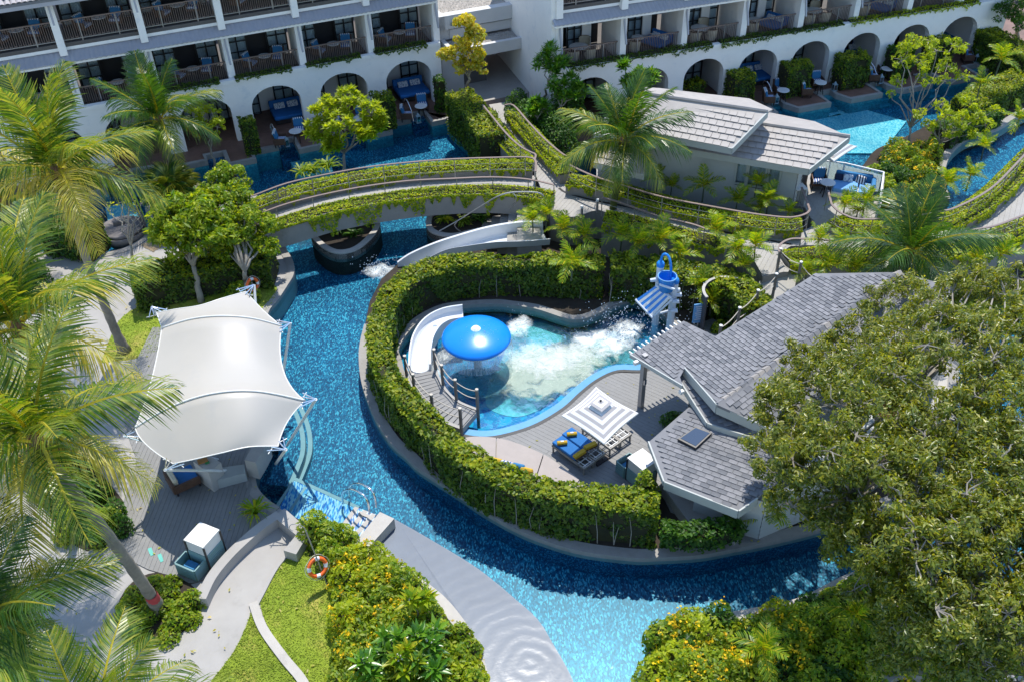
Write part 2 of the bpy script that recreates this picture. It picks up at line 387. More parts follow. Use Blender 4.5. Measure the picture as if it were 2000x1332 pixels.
class MB:
    def __init__(s): s.v = []; s.f = []
    def add(s, vs, fs):
        b = len(s.v); s.v += [tuple(v) for v in vs]; s.f += [tuple(i + b for i in f) for f in fs]; return s
    def box(s, c, size, rz=0, rx=0, ry=0):
        M_ = Matrix.Rotation(rz, 3, 'Z') @ Matrix.Rotation(ry, 3, 'Y') @ Matrix.Rotation(rx, 3, 'X'); h = [x / 2 for x in size]; c = Vector(c)
        vs = [c + M_ @ Vector((x * h[0], y * h[1], z * h[2])) for z in (-1, 1) for x, y in ((-1, -1), (1, -1), (1, 1), (-1, 1))]
        return s.add(vs, [(3, 2, 1, 0), (4, 5, 6, 7), (0, 1, 5, 4), (1, 2, 6, 5), (2, 3, 7, 6), (3, 0, 4, 7)])
    def rbox(s, c, size, r=.04, rz=0, rx=0, crown=0.0):
        """soft cushion: rounded in plan and puffed"""
        M_ = Matrix.Rotation(rz, 3, 'Z') @ Matrix.Rotation(rx, 3, 'X'); c = Vector(c); hx, hy, hz = [x / 2 for x in size]; vs = []; rings = []
        for (ins, z) in ((r, -hz), (0, -hz + r), (0, hz - r), (r, hz)):
            ring = []
            for (sx, sy, a0) in ((1, 1, 0), (-1, 1, 90), (-1, -1, 180), (1, -1, 270)):
                for k in range(3):
                    a = R_(a0 + k * 45); rr = max(r - ins * .5, .01)
                    ring.append(len(vs)); vs.append(c + M_ @ Vector((sx * (hx - r) + math.cos(a) * rr, sy * (hy - r) + math.sin(a) * rr, z)))
            rings.append(ring)
        fs = []
        for a, b in zip(rings, rings[1:]):
            for i in range(12): fs.append((a[i], a[(i + 1) % 12], b[(i + 1) % 12], b[i]))
        fs.append(tuple(reversed(rings[0])))
        ci = len(vs); vs.append(c + M_ @ Vector((0, 0, hz + crown)))
        for i in range(12): fs.append((rings[-1][i], rings[-1][(i + 1) % 12], ci))
        return s.add(vs, fs)
    def tube(s, path, r, n=6, caps=True):
        path = [Vector(p) for p in path]; rs = r if hasattr(r, '__len__') else [r] * len(path); rings = []; vs = []
        up = Vector((0, 0, 1)); prev = None
        for i, p in enumerate(path):
            t = (path[min(i + 1, len(path) - 1)] - path[max(i - 1, 0)])
            if t.length < 1e-9: t = Vector((0, 0, 1))
            t.normalize()
            if prev is None:
                a = up.cross(t) if abs(t.z) < .95 else Vector((1, 0, 0)).cross(t)
            else: a = prev - t * prev.dot(t)
            a.normalize(); prev = a; b = t.cross(a); rings.append(len(vs))
            for k in range(n): an = 2 * math.pi * k / n; vs.append(p + (a * math.cos(an) + b * math.sin(an)) * rs[i])
        fs = []
        for i in range(len(path) - 1):
            for k in range(n): fs.append((rings[i] + k, rings[i] + (k + 1) % n, rings[i + 1] + (k + 1) % n, rings[i + 1] + k))
        if caps: fs.append(tuple(rings[0] + k for k in reversed(range(n)))); fs.append(tuple(rings[-1] + k for k in range(n)))
        return s.add(vs, fs)
    def lathe(s, prof, c=(0, 0, 0), n=24, a0=0, a1=2 * math.pi):
        c = Vector(c); full = abs(a1 - a0 - 2 * math.pi) < 1e-6; m_ = n if full else n + 1; vs = []
        for (r, z) in prof:
            for k in range(m_): a = a0 + (a1 - a0) * k / n; vs.append(c + Vector((r * math.cos(a), r * math.sin(a), z)))
        fs = []
        for i in range(len(prof) - 1):
            for k in range(n):
                k2 = (k + 1) % m_; fs.append((i * m_ + k, i * m_ + k2, (i + 1) * m_ + k2, (i + 1) * m_ + k))
        return s.add(vs, fs)
    def prism(s, poly, z0, z1, holes=(), cap_bot=False):
        loops = [list(poly)] + [list(h) for h in holes]
        tris = [] if not holes else tessellate_polygon([[Vector((p[0], p[1], 0)) for p in l] for l in loops])
        flat = [p for l in loops for p in l]; n = len(flat)
        zt = [z1 if z1 is not None else p[2] for p in flat]
        vs = [(p[0], p[1], z) for p, z in zip(flat, zt)] + [(p[0], p[1], z0) for p in flat]
        fs = []
        if not holes:
            ar = sum(flat[i][0] * flat[(i + 1) % n][1] - flat[(i + 1) % n][0] * flat[i][1] for i in range(n)); tris = []
            up_ = tuple(range(n)) if ar > 0 else tuple(reversed(range(n))); fs.append(up_)
            if cap_bot: fs.append(tuple(i + n for i in reversed(up_)))
        for t in tris:
            a, b, c = (Vector(vs[i]) for i in t)
            if (b - a).cross(c - a).z < 0: t = (t[0], t[2], t[1])
            fs.append(tuple(t))
            if cap_bot: fs.append(tuple(i + n for i in reversed(t)))
        k0 = 0
        for li, l in enumerate(loops):
            ar = sum(l[i][0] * l[(i + 1) % len(l)][1] - l[(i + 1) % len(l)][0] * l[i][1] for i in range(len(l)))
            for i in range(len(l)):
                a, b = k0 + i, k0 + (i + 1) % len(l)
                if (ar > 0) != (li > 0): fs.append((a, a + n, b + n, b))
                else: fs.append((a, b, b + n, a + n))
            k0 += len(l)
        return s.add(vs, fs)
    def slabpoly(s, pts, th):
        """sloped flat polygon (3D points in order) with thickness th downward"""
        n = len(pts); vs = [Vector(p) for p in pts] + [Vector(p) - Vector((0, 0, th)) for p in pts]
        nn = (vs[1] - vs[0]).cross(vs[2] - vs[0]); idx = list(range(n))
        fs = [tuple(idx), tuple(reversed([i + n for i in idx]))] if nn.z > 0 else [tuple(reversed(idx)), tuple(i + n for i in idx)]
        for i in range(n): j = (i + 1) % n; fs.append((i, i + n, j + n, j) if nn.z > 0 else (i, j, j + n, i + n))
        return s.add(vs, fs)
    def strip(s, path, w0, w1, z0, z1, closed=False):
        """solid band along a path from offset w0 to w1 (left of travel), between heights (relative to path z) z0..z1"""
        A = offset(path, w0, closed); B = offset(path, w1, closed); n = len(path); vs = []
        for a, b in zip(A, B): vs += [a + Vector((0, 0, z0)), b + Vector((0, 0, z0)), b + Vector((0, 0, z1)), a + Vector((0, 0, z1))]
        fs = []
        for i in range(n if closed else n - 1):
            p, q = 4 * i, 4 * ((i + 1) % n)
            for k in range(4): fs.append((p + k, q + k, q + (k + 1) % 4, p + (k + 1) % 4) if w1 > w0 else (p + (k + 1) % 4, q + (k + 1) % 4, q + k, p + k))
        if not closed: fs += [(0, 1, 2, 3), (4 * n - 1, 4 * n - 2, 4 * n - 3, 4 * n - 4)]
        return s.add(vs, fs)
    def build(s, name, mat, parent=None, smooth_=False, local=False, kind=None, label=None):
        off = Vector((0, 0, 0)) if (parent is None or local) else wloc(parent)
        me = bpy.data.meshes.new(name); me.from_pydata([(v[0] - off.x, v[1] - off.y, v[2] - off.z) for v in s.v], [], s.f)
        me.materials.append(MATS[mat]); me.update()
        if smooth_: me.polygons.foreach_set('use_smooth', [True] * len(me.polygons))
        o = link(name, me, parent)
        if kind: o['kind'] = kind
        if label: o['label'] = label
        return o
def struct(o): o['kind'] = 'structure'; return o

# ---------------------------------------------------------------- foliage
def nrm(a): return a / np.maximum(np.linalg.norm(a, axis=-1, keepdims=True), 1e-9)
def leaf_arrays(p, n, L, W, jit=.7, up=None, g=rng, size_var=.5):
    """a folded diamond per leaf at p facing roughly n"""
    N = len(p); n = nrm(n + g.normal(0, jit, (N, 3)))
    t = nrm(np.cross(n, g.normal(0, 1, (N, 3)))) if up is None else nrm(up - n * (up * n).sum(1, keepdims=True))
    b = np.cross(n, t); s = (1 + g.uniform(-size_var, size_var, (N, 1)))
    l = L * s; w_ = W * s
    v = np.stack([p - t * l * .5, p + b * w_ * .5 - t * l * .05 + n * w_ * .18, p + t * l * .5, p - b * w_ * .5 - t * l * .05 + n * w_ * .18], 1)
    return v.reshape(-1, 3)
def leaves(name, p, n, L, W, mat, parent=None, jit=.7, up=None, kind=None, extra=None):
    p = np.asarray(p, float); n = np.asarray(n, float)
    off = np.array(wloc(parent)) if parent is not None else np.zeros(3)
    v = leaf_arrays(p, n, L, W, jit, up) - off
    i = np.arange(len(p), dtype=np.int32)[:, None] * 4
    f = np.concatenate([i + np.array([[0, 1, 2]]), i + np.array([[0, 2, 3]])], 0)
    o = link(name, mesh_np(name, v, f, mat), parent)
    if kind: o['kind'] = kind
    return o
def vnoise(p, sc, seed=0):
    """cheap smooth pseudo noise, -1..1"""
    q = p * sc; r = np.random.default_rng(seed); out = np.zeros(len(p))
    for k in range(7):
        d = r.normal(0, 1, 3); d *= (1 + k * .45) / np.linalg.norm(d); out += np.sin(q @ d + r.uniform(0, 6.28) + .8 * np.sin(q @ d[::-1] * .7)) / (1 + k * .3)
    return out / 3.2
# ---------------------------------------------------------------- ground plan
ZL = .15     # coping and deck level above the pool water (water at z = 0)
ZW = 1.6     # raised walkway, lobby and villa level
FL = -.85
struct(MB().box((0, 55, FL - .1), (260, 260, .2)).build('pool_floor', 'mosaic_blue'))
wm = MB(); wm.add([(-60, 0, 0), (60, 0, 0), (60, 85, 0), (-60, 85, 0)], [(0, 1, 2, 3)])
struct(wm.build('pool_water', 'water'))

island_o = SPL([(713, 634), (705, 666), (702, 697), (706, 740), (718, 780), (738, 825), (764, 864), (793, 890), (815, 912), (850, 935), (900, 967), (943, 996), (1000, 1028), (1053, 1051), (1133, 1075), (1233, 1088), (1283, 1088), (1367, 1083), (1433, 1071), (1500, 1058), (1610, 1031), (1700, 1000), (1790, 960), (1840, 900), (1862, 820), (1870, 740), (1880, 660)], ZL, 5)
island_top = PP([(1900, 600), (1960, 560), (2080, 560), (2080, 480), (1830, 492), (1700, 500), (1620, 500), (1535, 497), (1470, 492), (1350, 475), (1200, 430), (1110, 400), (1085, 425), (1052, 450), (985, 440), (900, 462), (845, 478), (790, 505), (745, 545), (722, 590)], ZL)
island = island_o + island_top
kidpool = SPL([(770, 705), (764, 684), (777, 657), (807, 624), (853, 599), (900, 590), (967, 586), (1000, 589), (1050, 596), (1100, 612), (1123, 617), (1150, 611), (1200, 587), (1235, 579), (1275, 590), (1312, 612), (1330, 645), (1310, 690), (1262, 722), (1207, 724), (1167, 741), (1133, 767), (1100, 797), (1050, 827), (1000, 845), (950, 854), (900, 848), (850, 828), (805, 780), (778, 735)], ZL, 4, True)
isl = MB().prism(island, FL, ZL, [kidpool]).build('island_ground', 'soil'); struct(isl)
# island retaining wall, tiled in blue below the coping
m_ = MB().strip(island_o, -.012, .05, -1.3, -.12); struct(m_.build('pool_wall_tiles', 'mosaic_deep'))
def coping(name, path, w0, w1, z0, z1, mat, closed=False, joint=.9):
    """a kerb of single stones with open joints"""
    st = struct(MB().strip(path, w0 + .01, w1 - .01, z0, z1 - .012, closed).build(name, mat))
    return st
coping('pool_coping', island_o, -.04, .34, -.3, .04, 'coping')
coping('splash_pool_coping', kidpool + [kidpool[0]], -.30, .02, -.4, .035, 'coping')
m_ = MB().strip(kidpool + [kidpool[0]], .0, .025, -.75, -.02); struct(m_.build('splash_pool_wall', 'mosaic_kids'))
struct(MB().prism(offset(kidpool, .0, True), -.75, -.55).build('splash_pool_floor', 'mosaic_kids'))
edge_ = kidpool[52:92] if False else SPL([(1330, 690), (1262, 722), (1207, 724), (1167, 741), (1133, 767), (1100, 797), (1050, 827), (1000, 845), (950, 854), (900, 848), (850, 828)], ZL, 4)
struct(MB().strip([Vector((p.x, p.y, .0)) for p in edge_], -.62, -.30, -.5, -.03).build('splash_pool_ledge', 'mosaic_kids'))
struct(MB().strip(edge_, -.31, -.02, -.3, .036).build('splash_pool_rim', 'rim_tile')); struct(MB().strip(edge_, -.02, .12, -.2, .034).build('splash_pool_gutter', 'frame_dark'))
pale = SPL([(1000, 640), (1060, 630), (1130, 660), (1200, 665), (1250, 690), (1230, 712), (1160, 725), (1100, 760), (1050, 800), (1000, 812), (950, 790), (960, 740), (985, 690), (985, 660)], -.5, 5, True)
struct(MB().prism(pale, -.549, -.53).build('splash_pool_pale_floor', 'mosaic_kids_pale'))
m_ = MB(); m_.add([(p.x, p.y, .02) for p in kidpool], [tuple(range(len(kidpool)))]); struct(m_.build('splash_pool_water', 'water_kids'))
# outside the splash pool the big sheet of pool water lies under the island: nothing shows

# left bank: tent deck, lawns and paths
bankB = SPL([(-60, 470), (60, 492), (150, 498), (215, 493), (255, 480), (285, 458), (294, 432), (284, 406), (310, 392), (370, 396), (430, 388), (490, 380), (520, 400), (548, 440), (556, 480), (572, 512), (573, 536), (562, 556), (543, 585), (523, 612), (522, 660), (540, 720), (546, 780), (535, 830), (505, 875), (497, 905), (497, 925), (503, 953), (522, 975), (546, 991)], ZL, 4)
bankB2 = PP([(566, 1005), (590, 1025), (640, 1062), (700, 1062), (722, 1058)], ZL)
apronR = SPL([(766, 1010), (820, 1040), (917, 1098), (967, 1135), (1000, 1163), (1050, 1208), (1083, 1261), (1110, 1308), (1125, 1345), (1150, 1440)], .05, 4)
landB = bankB + bankB2 + PP([(777, 1098), (833, 1138), (873, 1171), (913, 1221), (937, 1265), (957, 1332), (975, 1440), (-500, 1440), (-700, 900), (-600, 470)], ZL)
struct(MB().prism(landB, FL, ZL - .02).build('garden_ground', 'concrete'))
coping('river_coping', bankB, -.32, .03, -.4, .03, 'coping')
def sheet(name, poly, z, mat, th=.02):
    return struct(MB().prism(poly, z - th, z).build(name, mat))
# smooth weir apron the water slips over, bottom centre
apr = apronR + PP([(975, 1440), (957, 1332), (937, 1265), (913, 1221), (873, 1171), (833, 1138), (777, 1098), (722, 1058)], .05)
struct(MB().prism([Vector((p.x, p.y, .12 if i >= len(apronR) else .03)) for i, p in enumerate(apr)], FL, None).build('water_apron', 'apron'))
L_ = SPL([(720, 1058), (777, 1098), (833, 1138), (873, 1171), (913, 1221), (937, 1265), (957, 1332), (975, 1440)], .13, 4)
struct(MB().strip(L_, .0, -.36, -.3, .05).build('apron_kerb', 'coping_light'))
ash = MB(); n_ = 40; ins = []
Lq = resample(SPL([(766, 1010), (820, 1040), (917, 1098), (967, 1135), (1000, 1163), (1050, 1208), (1083, 1261), (1110, 1308), (1125, 1345), (1150, 1440)], .045, 4), .25)
Lr = resample(SPL([(722, 1060), (777, 1100), (833, 1140), (873, 1173), (913, 1223), (935, 1267), (955, 1332), (972, 1440)], .135, 4), .25)
vs = []; K = 60
def at_t(path, t): 
    i = t * (len(path) - 1); a = int(i); b = min(a + 1, len(path) - 1); return path[a].lerp(path[b], i - a)
for i in range(K + 1): vs += [at_t(Lq, i / K) + Vector((0, 0, .012)), at_t(Lr, i / K) + Vector((0, 0, .014))]
ash.add(vs, [(2 * i, 2 * i + 1, 2 * i + 3, 2 * i + 2) for i in range(K)])
tag(ash.build('water_film', 'water_sheet'), kind='structure')

# bed between the apron and the lawn
bedC = SPL([(592, 1040), (640, 1060), (700, 1066), (760, 1100), (815, 1143), (855, 1176), (895, 1226), (915, 1268), (925, 1332), (930, 1400)], ZL, 3) + PP([(650, 1400), (648, 1332), (660, 1260), (655, 1200), (640, 1140), (605, 1090)], ZL)
sheet('flower_bed_soil', bedC, ZL + .004, 'soil')
lawn1 = SPL([(586, 1060), (545, 1105), (513, 1163), (509, 1183), (524, 1225), (560, 1282), (602, 1332), (640, 1400)], ZL, 5) + PP([(700, 1400), (700, 1060), (620, 1050)], ZL)
sheet('lawn_by_flower_bed', lawn1, ZL - .004, 'grass')
lawn2 = SPL([(498, 1188), (514, 1240), (548, 1290), (585, 1335), (610, 1400)], ZL, 5) + SPL([(360, 1400), (410, 1332), (452, 1278), (475, 1235), (492, 1190)], ZL, 4)
sheet('lawn_front', lawn2, ZL - .004, 'grass')
lawn3 = SPL([(-60, 1080), (0, 1112), (35, 1150), (62, 1205), (76, 1262), (70, 1332), (50, 1420)], ZL, 5) + PP([(-200, 1420)], ZL)
sheet('lawn_left_corner', lawn3, ZL - .004, 'grass')
lawn4 = SPL([(198, 705), (215, 660), (240, 618), (300, 585), (360, 560), (460, 540), (540, 560), (524, 605)], ZL, 4) + PP([(420, 650), (330, 680), (262, 700), (200, 708)], ZL)
sheet('lawn_behind_tent', lawn4, ZL - .004, 'grass')
kerb = SPL([(495, 1178), (514, 1228), (555, 1286), (592, 1332), (625, 1400)], ZL, 6)
struct(MB().strip(kerb, -.13, .13, -.1, .07).build('lawn_kerb', 'coping_light'))
# curved seat-high wall along the path, and the planter corner above it
wallp = SPL([(545, 1002), (505, 1030), (462, 1068), (432, 1100), (410, 1130), (392, 1168)], ZL + .38, 6)
struct(MB().strip(wallp, -.16, .16, -.45, 0).build('garden_wall', 'concrete'))
wp2 = PP([(545, 1000), (592, 1040), (566, 1078)], ZL + .38)
struct(MB().strip(wp2, -.22, .22, -.45, .002).build('garden_wall_return', 'concrete'))
lk = SPL([(586, 1058), (543, 1105), (511, 1163), (500, 1184)], ZL, 5)
struct(MB().strip(lk, -.05, .07, -.1, .06).build('path_kerb', 'concrete'))

# timber deck round the tent
def boards(name, poly, z, ang, wid, mat, parent, gap=.007, th=.03, step=0, clip=None):
    """real boards laid side by side, cut to the outline"""
    c, s_ = math.cos(ang), math.sin(ang); q = [(p[0] * c + p[1] * s_, -p[0] * s_ + p[1] * c) for p in poly]
    y0, y1 = min(a[1] for a in q), max(a[1] for a in q); mb = MB(); y = y0 + wid / 2; k = 0
    def cuts(yy):
        xs = []
        for i in range(len(q)):
            (xa, ya), (xb, yb) = q[i], q[(i + 1) % len(q)]
            if (ya > yy) != (yb > yy): xs.append(xa + (yy - ya) * (xb - xa) / (yb - ya))
        return sorted(xs)
    while y < y1:
        lo, hi = cuts(y - wid * .46), cuts(y + wid * .46); mid = cuts(y)
        if len(lo) != len(mid): lo = mid
        if len(hi) != len(mid): hi = mid
        for i in range(0, len(mid) - 1, 2):
            segs = [(lo[i], hi[i], lo[i + 1], hi[i + 1])]
            if step and mid[i + 1] - mid[i] > step:   # butt joints
                cut = mid[i] + (.3 + .4 * ((k * 7919) % 13) / 13) * (mid[i + 1] - mid[i])
                segs = [(lo[i], hi[i], cut - .004, cut - .004), (cut + .004, cut + .004, lo[i + 1], hi[i + 1])]
            for (a0, a1, b0, b1) in segs:
                ya, yb = y - wid / 2 + gap / 2, y + wid / 2 - gap / 2; dz = rnd.uniform(-.0015, .0015)
                pts = [(a0, ya), (b0, ya), (b1, yb), (a1, yb)]
                vs = [(px * c - py * s_, px * s_ + py * c, z + dz) for px, py in pts]; vs += [(a, b, zz - th) for a, b, zz in vs]
                mb.add(vs, [(0, 1, 2, 3), (0, 4, 5, 1), (1, 5, 6, 2), (2, 6, 7, 3), (3, 7, 4, 0)])
        y += wid; k += 1
    o = mb.build(name, mat, parent); o['kind'] = 'stuff'; return o
deckA = SPL([(300, 640), (420, 640), (523, 650), (536, 720), (540, 780), (530, 830), (500, 872), (490, 905), (489, 928), (496, 957), (515, 980), (540, 1000), (500, 1028), (458, 1066), (428, 1098), (400, 1132)], ZL, 4) + PP([(372, 1140), (350, 1128), (318, 1120), (290, 1112), (262, 1098), (240, 1080), (225, 1050), (228, 1010), (252, 960), (268, 900), (250, 850), (235, 790), (262, 720)], ZL)
dk = sheet('tent_deck', deckA, ZL - .012, 'soil', .02)
boards('deck_boards', deckA, ZL + .018, R_(88), .15, 'board_grey', dk)

# submerged ledges and the tiled steps at the bottom of the river bend
for k, (z, a) in enumerate((( -.30, 0), (-.62, 14))):
    pth = SPL([(556 + a, 760), (578 + a, 800), (592 + a, 840), (594 + a, 880), (583 + a, 915), (568 + a, 950)], z, 5)
    struct(MB().strip(pth, -.9, -.13, -.8, 0).build('pool_ledge', 'mosaic_blue')); struct(MB().strip(pth, -.132, .03, -.8, .004).build('pool_ledge_edge', 'coping_light'))
st = [((566, 940), (700, 1003), (655, 1040), (530, 985), -.05)]
def slab4(name, q, z, th, mat, edge=True, parent=None):
    pts = PP([p[:2] for p in q], z); o = MB().prism(pts, z - th, z).build(name, mat, parent)
    return o
stp = struct(MB().prism(PP([(575, 936), (697, 990), (650, 1050), (545, 992)], -.1), FL, -.1).build('river_steps', 'mosaic_step'))
MB().strip(PP([(540, 990), (575, 934), (699, 990), (654, 1050)], -.095), -.07, .07, -.06, .004).build('step_edge', 'coping_light', stp)
MB().strip(PP([(566, 998), (597, 950)], -.095), -.05, .05, -.06, .005).build('step_edge', 'coping_light', stp)
for k in range(4):
    a = k * 17; z = .02 + k * .11
    q = PP([(697 + a, 990 + a * .40), (742 + a * .05 + 14, 1012), (708, 1062), (652 + a, 1050 + a * .1)], z)
    MB().prism(q, -.2, z).build('stair_tread', 'mosaic_step', stp)
    MB().strip(PP([(652 + a, 1050 + a * .1), (697 + a, 990 + a * .40)], z), -.075, .075, -.09, .006).build('step_edge', 'coping_light', stp)
MB().strip(PP([(699, 990), (768, 1018)], .42), -.05, .07, -1.2, -.25).build('step_edge', 'coping_light', stp)
blk = struct(MB().prism(PP([(742, 999), (770, 1012), (722, 1066), (690, 1062)], .5), FL, .5).build('stone_wing_wall', 'coping_light'))

# bottom right bed and its river edge
bankR = SPL([(1690, 1108), (1640, 1128), (1567, 1165), (1500, 1182), (1400, 1200), (1310, 1215), (1270, 1232), (1263, 1255), (1268, 1290), (1288, 1332), (1320, 1400)], ZL, 5)
landD = bankR + PP([(1300, 1480), (2700, 1480), (2700, 1180), (2120, 1180), (1980, 1150), (1850, 1120), (1760, 1100)], ZL)
struct(MB().prism(landD, FL, ZL - .005).build('shrub_bed_ground', 'soil'))
coping('bed_coping', bankR, -.02, .34, -.5, .03, 'coping_light')
lip = SPL([(1705, 1345), (1718, 1318), (1745, 1302), (1790, 1300), (1850, 1305), (1920, 1318), (2000, 1328)], ZL + .5, 5)
struct(MB().strip(lip, -.3, .12, -.6, 0).build('small_pool_rim', 'coping'))

# under-bridge planter islands
def round_planter(px, rim_w=.2, z=.35, name='planter_island'):
    pth = SPL(px, z, 5, True)
    o = struct(MB().prism(pth, FL, z - .08).build(name, 'soil')); struct(MB().strip(pth + [pth[0]], -.0, rim_w, -.5, .0).build('planter_rim', 'coping_light')); return pth
pl1 = round_planter([(606, 455), (625, 480), (655, 494), (690, 490), (718, 472), (740, 445), (735, 425), (680, 425), (625, 435)], .26)
pl2 = round_planter([(836, 420), (832, 440), (845, 455), (880, 462), (920, 455), (960, 445), (1000, 430), (1000, 405), (900, 400), (855, 405)], .26)

# garden right of the villa, between the two streams
gardenR = SPL([(1690, 318), (1712, 292), (1760, 272), (1835, 232), (1880, 205), (1935, 170), (2000, 140), (2100, 110)], ZL, 4) + SPL([(2100, 190), (2000, 215), (1940, 248), (1880, 268), (1845, 300), (1832, 345), (1842, 390), (1820, 430)], ZL, 4) + PP([(1700, 455), (1640, 450), (1600, 400), (1650, 370)], ZL)
struct(MB().prism(gardenR, FL, ZL).build('garden_bed_ground', 'soil'))
struct(MB().strip(SPL([(2100, 190), (2000, 215), (1940, 248), (1880, 268), (1845, 300), (1832, 345), (1842, 390)], ZL, 5), -.05, .3, -.6, .06).build('stream_kerb', 'coping'))
struct(MB().strip(SPL([(1960, 158), (1958, 135), (1975, 118), (2000, 110)], ZL + .1, 5), -.1, .3, -.6, .1).build('pool_kerb', 'coping_light'))
# pale shallow shelves in the hotel pool
for q, z, m__ in (([(1586, 222), (1668, 208), (1770, 238), (1722, 300), (1655, 300), (1560, 232)], -.45, 'mosaic_pale'), ([(1590, 200), (1660, 190), (1700, 205), (1620, 228)], -.42, 'mosaic_pale'), ([(1880, 125), (1960, 108), (2000, 140), (1900, 190)], -.4, 'mosaic_pale'),
             ([(556, 300), (640, 283), (650, 335), (585, 345)], -.42, 'mosaic_pale'), ([(205, 405), (262, 395), (272, 430), (215, 450)], -.4, 'mosaic_pale')):
    struct(MB().prism(SPL(q, z, 4, True) if m__ == 'mosaic_mid' else PP(q, z), FL, z).build('shallow_ledge', m__))
hpf = PP([(100, 470), (280, 380), (420, 330), (560, 300), (700, 330), (960, 320), (1040, 300), (900, 180), (600, 240), (0, 420)], -.5)
struct(MB().prism(hpf, FL, -.5).build('hotel_pool_floor', 'mosaic_blue'))
hp2 = PP([(1500, 300), (1700, 420), (1780, 290), (2000, 170), (2100, 60), (1800, 100), (1450, 200)], -.55)
struct(MB().prism(hp2, FL, -.55).build('hotel_pool_floor', 'mosaic_blue'))

# ---------------------------------------------------------------- raised walkway and bridge
def sheet3(name, poly, z, mat, parent=None, th=.3): return MB().prism(poly, z - th, z).build(name, mat, parent)
bridge_c = SPL([(380, 470, .5), (440, 450, .9), (495, 432, 1.25), (560, 412, 1.5), (640, 392, 1.6), (720, 377, 1.6), (800, 367, 1.6), (880, 360, 1.6), (960, 357, 1.6), (1045, 360, 1.6)], 0, 5)
br = thing('foot_bridge', 'low curved concrete foot bridge with vine planters crossing the blue river', 'bridge', P(800, 367, 1.6))
MB().strip(bridge_c, -.75, .75, -.45, 0).build('deck', 'walkdeck', br)
def planter_band(path, w, name='planter_wall', mat='fascia', h0=-1.1, h1=0, parent=None):
    o = MB().strip(path, -w / 2, w / 2, h0, h1).build(name, mat, parent)
    return o
southP = SPL([(430, 474, 1.5), (490, 452, 1.75), (560, 432, 2.0), (640, 408, 2.1), (720, 392, 2.1), (800, 380, 2.1), (880, 373, 2.1), (960, 371, 2.1), (1030, 376, 2.1), (1078, 384, 2.1)], 0, 5)
northP = SPL([(440, 418, 1.5), (490, 401, 1.8), (560, 377, 2.05), (640, 357, 2.1), (720, 342, 2.1), (800, 332, 2.1), (880, 326, 2.1), (960, 322, 2.1), (1040, 324, 2.1)], 0, 5)
planter_band(southP, .72, parent=br, h0=-1.0); planter_band(northP, .78, parent=br, h0=-1.0)
walk = SPL([(1045, 340), (1028, 300), (1000, 262), (966, 222)], ZW, 4) + SPL([(1006, 216), (1045, 262), (1078, 300), (1104, 335), (1130, 352)], ZW, 4) + SPL([(1180, 372), (1240, 388), (1320, 410), (1400, 432), (1480, 447), (1560, 455)], ZW, 4) + PP([(1590, 440), (1572, 405), (1540, 400), (1545, 385), (1500, 330), (1620, 330), (1680, 330), (1700, 395), (1630, 400), (1632, 455), (1690, 462)], ZW) + SPL([(1700, 465), (1780, 468), (1860, 450), (1920, 420), (1970, 375), (2020, 330)], ZW, 4) + PP([(2120, 300), (2120, 400)], ZW) + SPL([(2030, 420), (1960, 445), (1880, 468), (1820, 480), (1700, 487), (1610, 480), (1540, 482)], ZW, 4) + PP([(1520, 500), (1540, 530), (1490, 540), (1470, 505)], ZW) + SPL([(1440, 487), (1370, 470), (1290, 450), (1210, 425), (1165, 412), (1120, 425), (1075, 415)], ZW, 4)
walk = [p for p in walk]
wk = thing('raised_walkway', 'long raised grey timber walkway joining the lobby, bridge and villa', 'walkway', P(1300, 430, ZW))
MB().prism(walk, ZL - .1, ZW - .02).build('base', 'fascia', wk)
boards('walk_boards', walk, ZW + .015, R_(62), .19, 'walkdeck', wk)
# stone channel line along the walkway
ch = SPL([(1092, 368), (1108, 378), (1160, 392), (1240, 408), (1330, 432), (1420, 455), (1490, 468), (1545, 478)], ZW + .02, 6)
MB().strip(ch, -.05, .05, -.02, .012).build('drain_channel', 'frame_dark', wk)
# planters with spilling vines beside the walkway
pA = SPL([(1108, 352), (1160, 358), (1210, 370), (1300, 394), (1390, 416), (1470, 430), (1530, 437), (1566, 440)], ZW + .55, 5)
pB = SPL([(1180, 425), (1240, 434), (1310, 452), (1380, 470), (1420, 478)], ZW + .3, 5)
pC = SPL([(1636, 428), (1660, 440), (1720, 447), (1790, 445), (1850, 432), (1905, 405), (1950, 370), (1985, 335), (2030, 290)], ZW + .5, 5)
pD = SPL([(1534, 505), (1600, 498), (1700, 500), (1780, 497), (1850, 490), (1920, 472), (1990, 448), (2050, 425)], ZW + .2, 5)
pE = SPL([(938, 215), (960, 240), (985, 270), (1012, 300), (1030, 316)], ZW + .5, 5)
pF = SPL([(1002, 218), (1022, 245), (1052, 278), (1082, 310), (1108, 340)], ZW + .5, 5)
for nm, pth, wd in (('pA', pA, .8), ('pB', pB, .8), ('pC', pC, .9), ('pD', pD, .8), ('pE', pE, .7), ('pF', pF, .7)):
    planter_band(pth, wd, h0=-2.4, parent=wk)

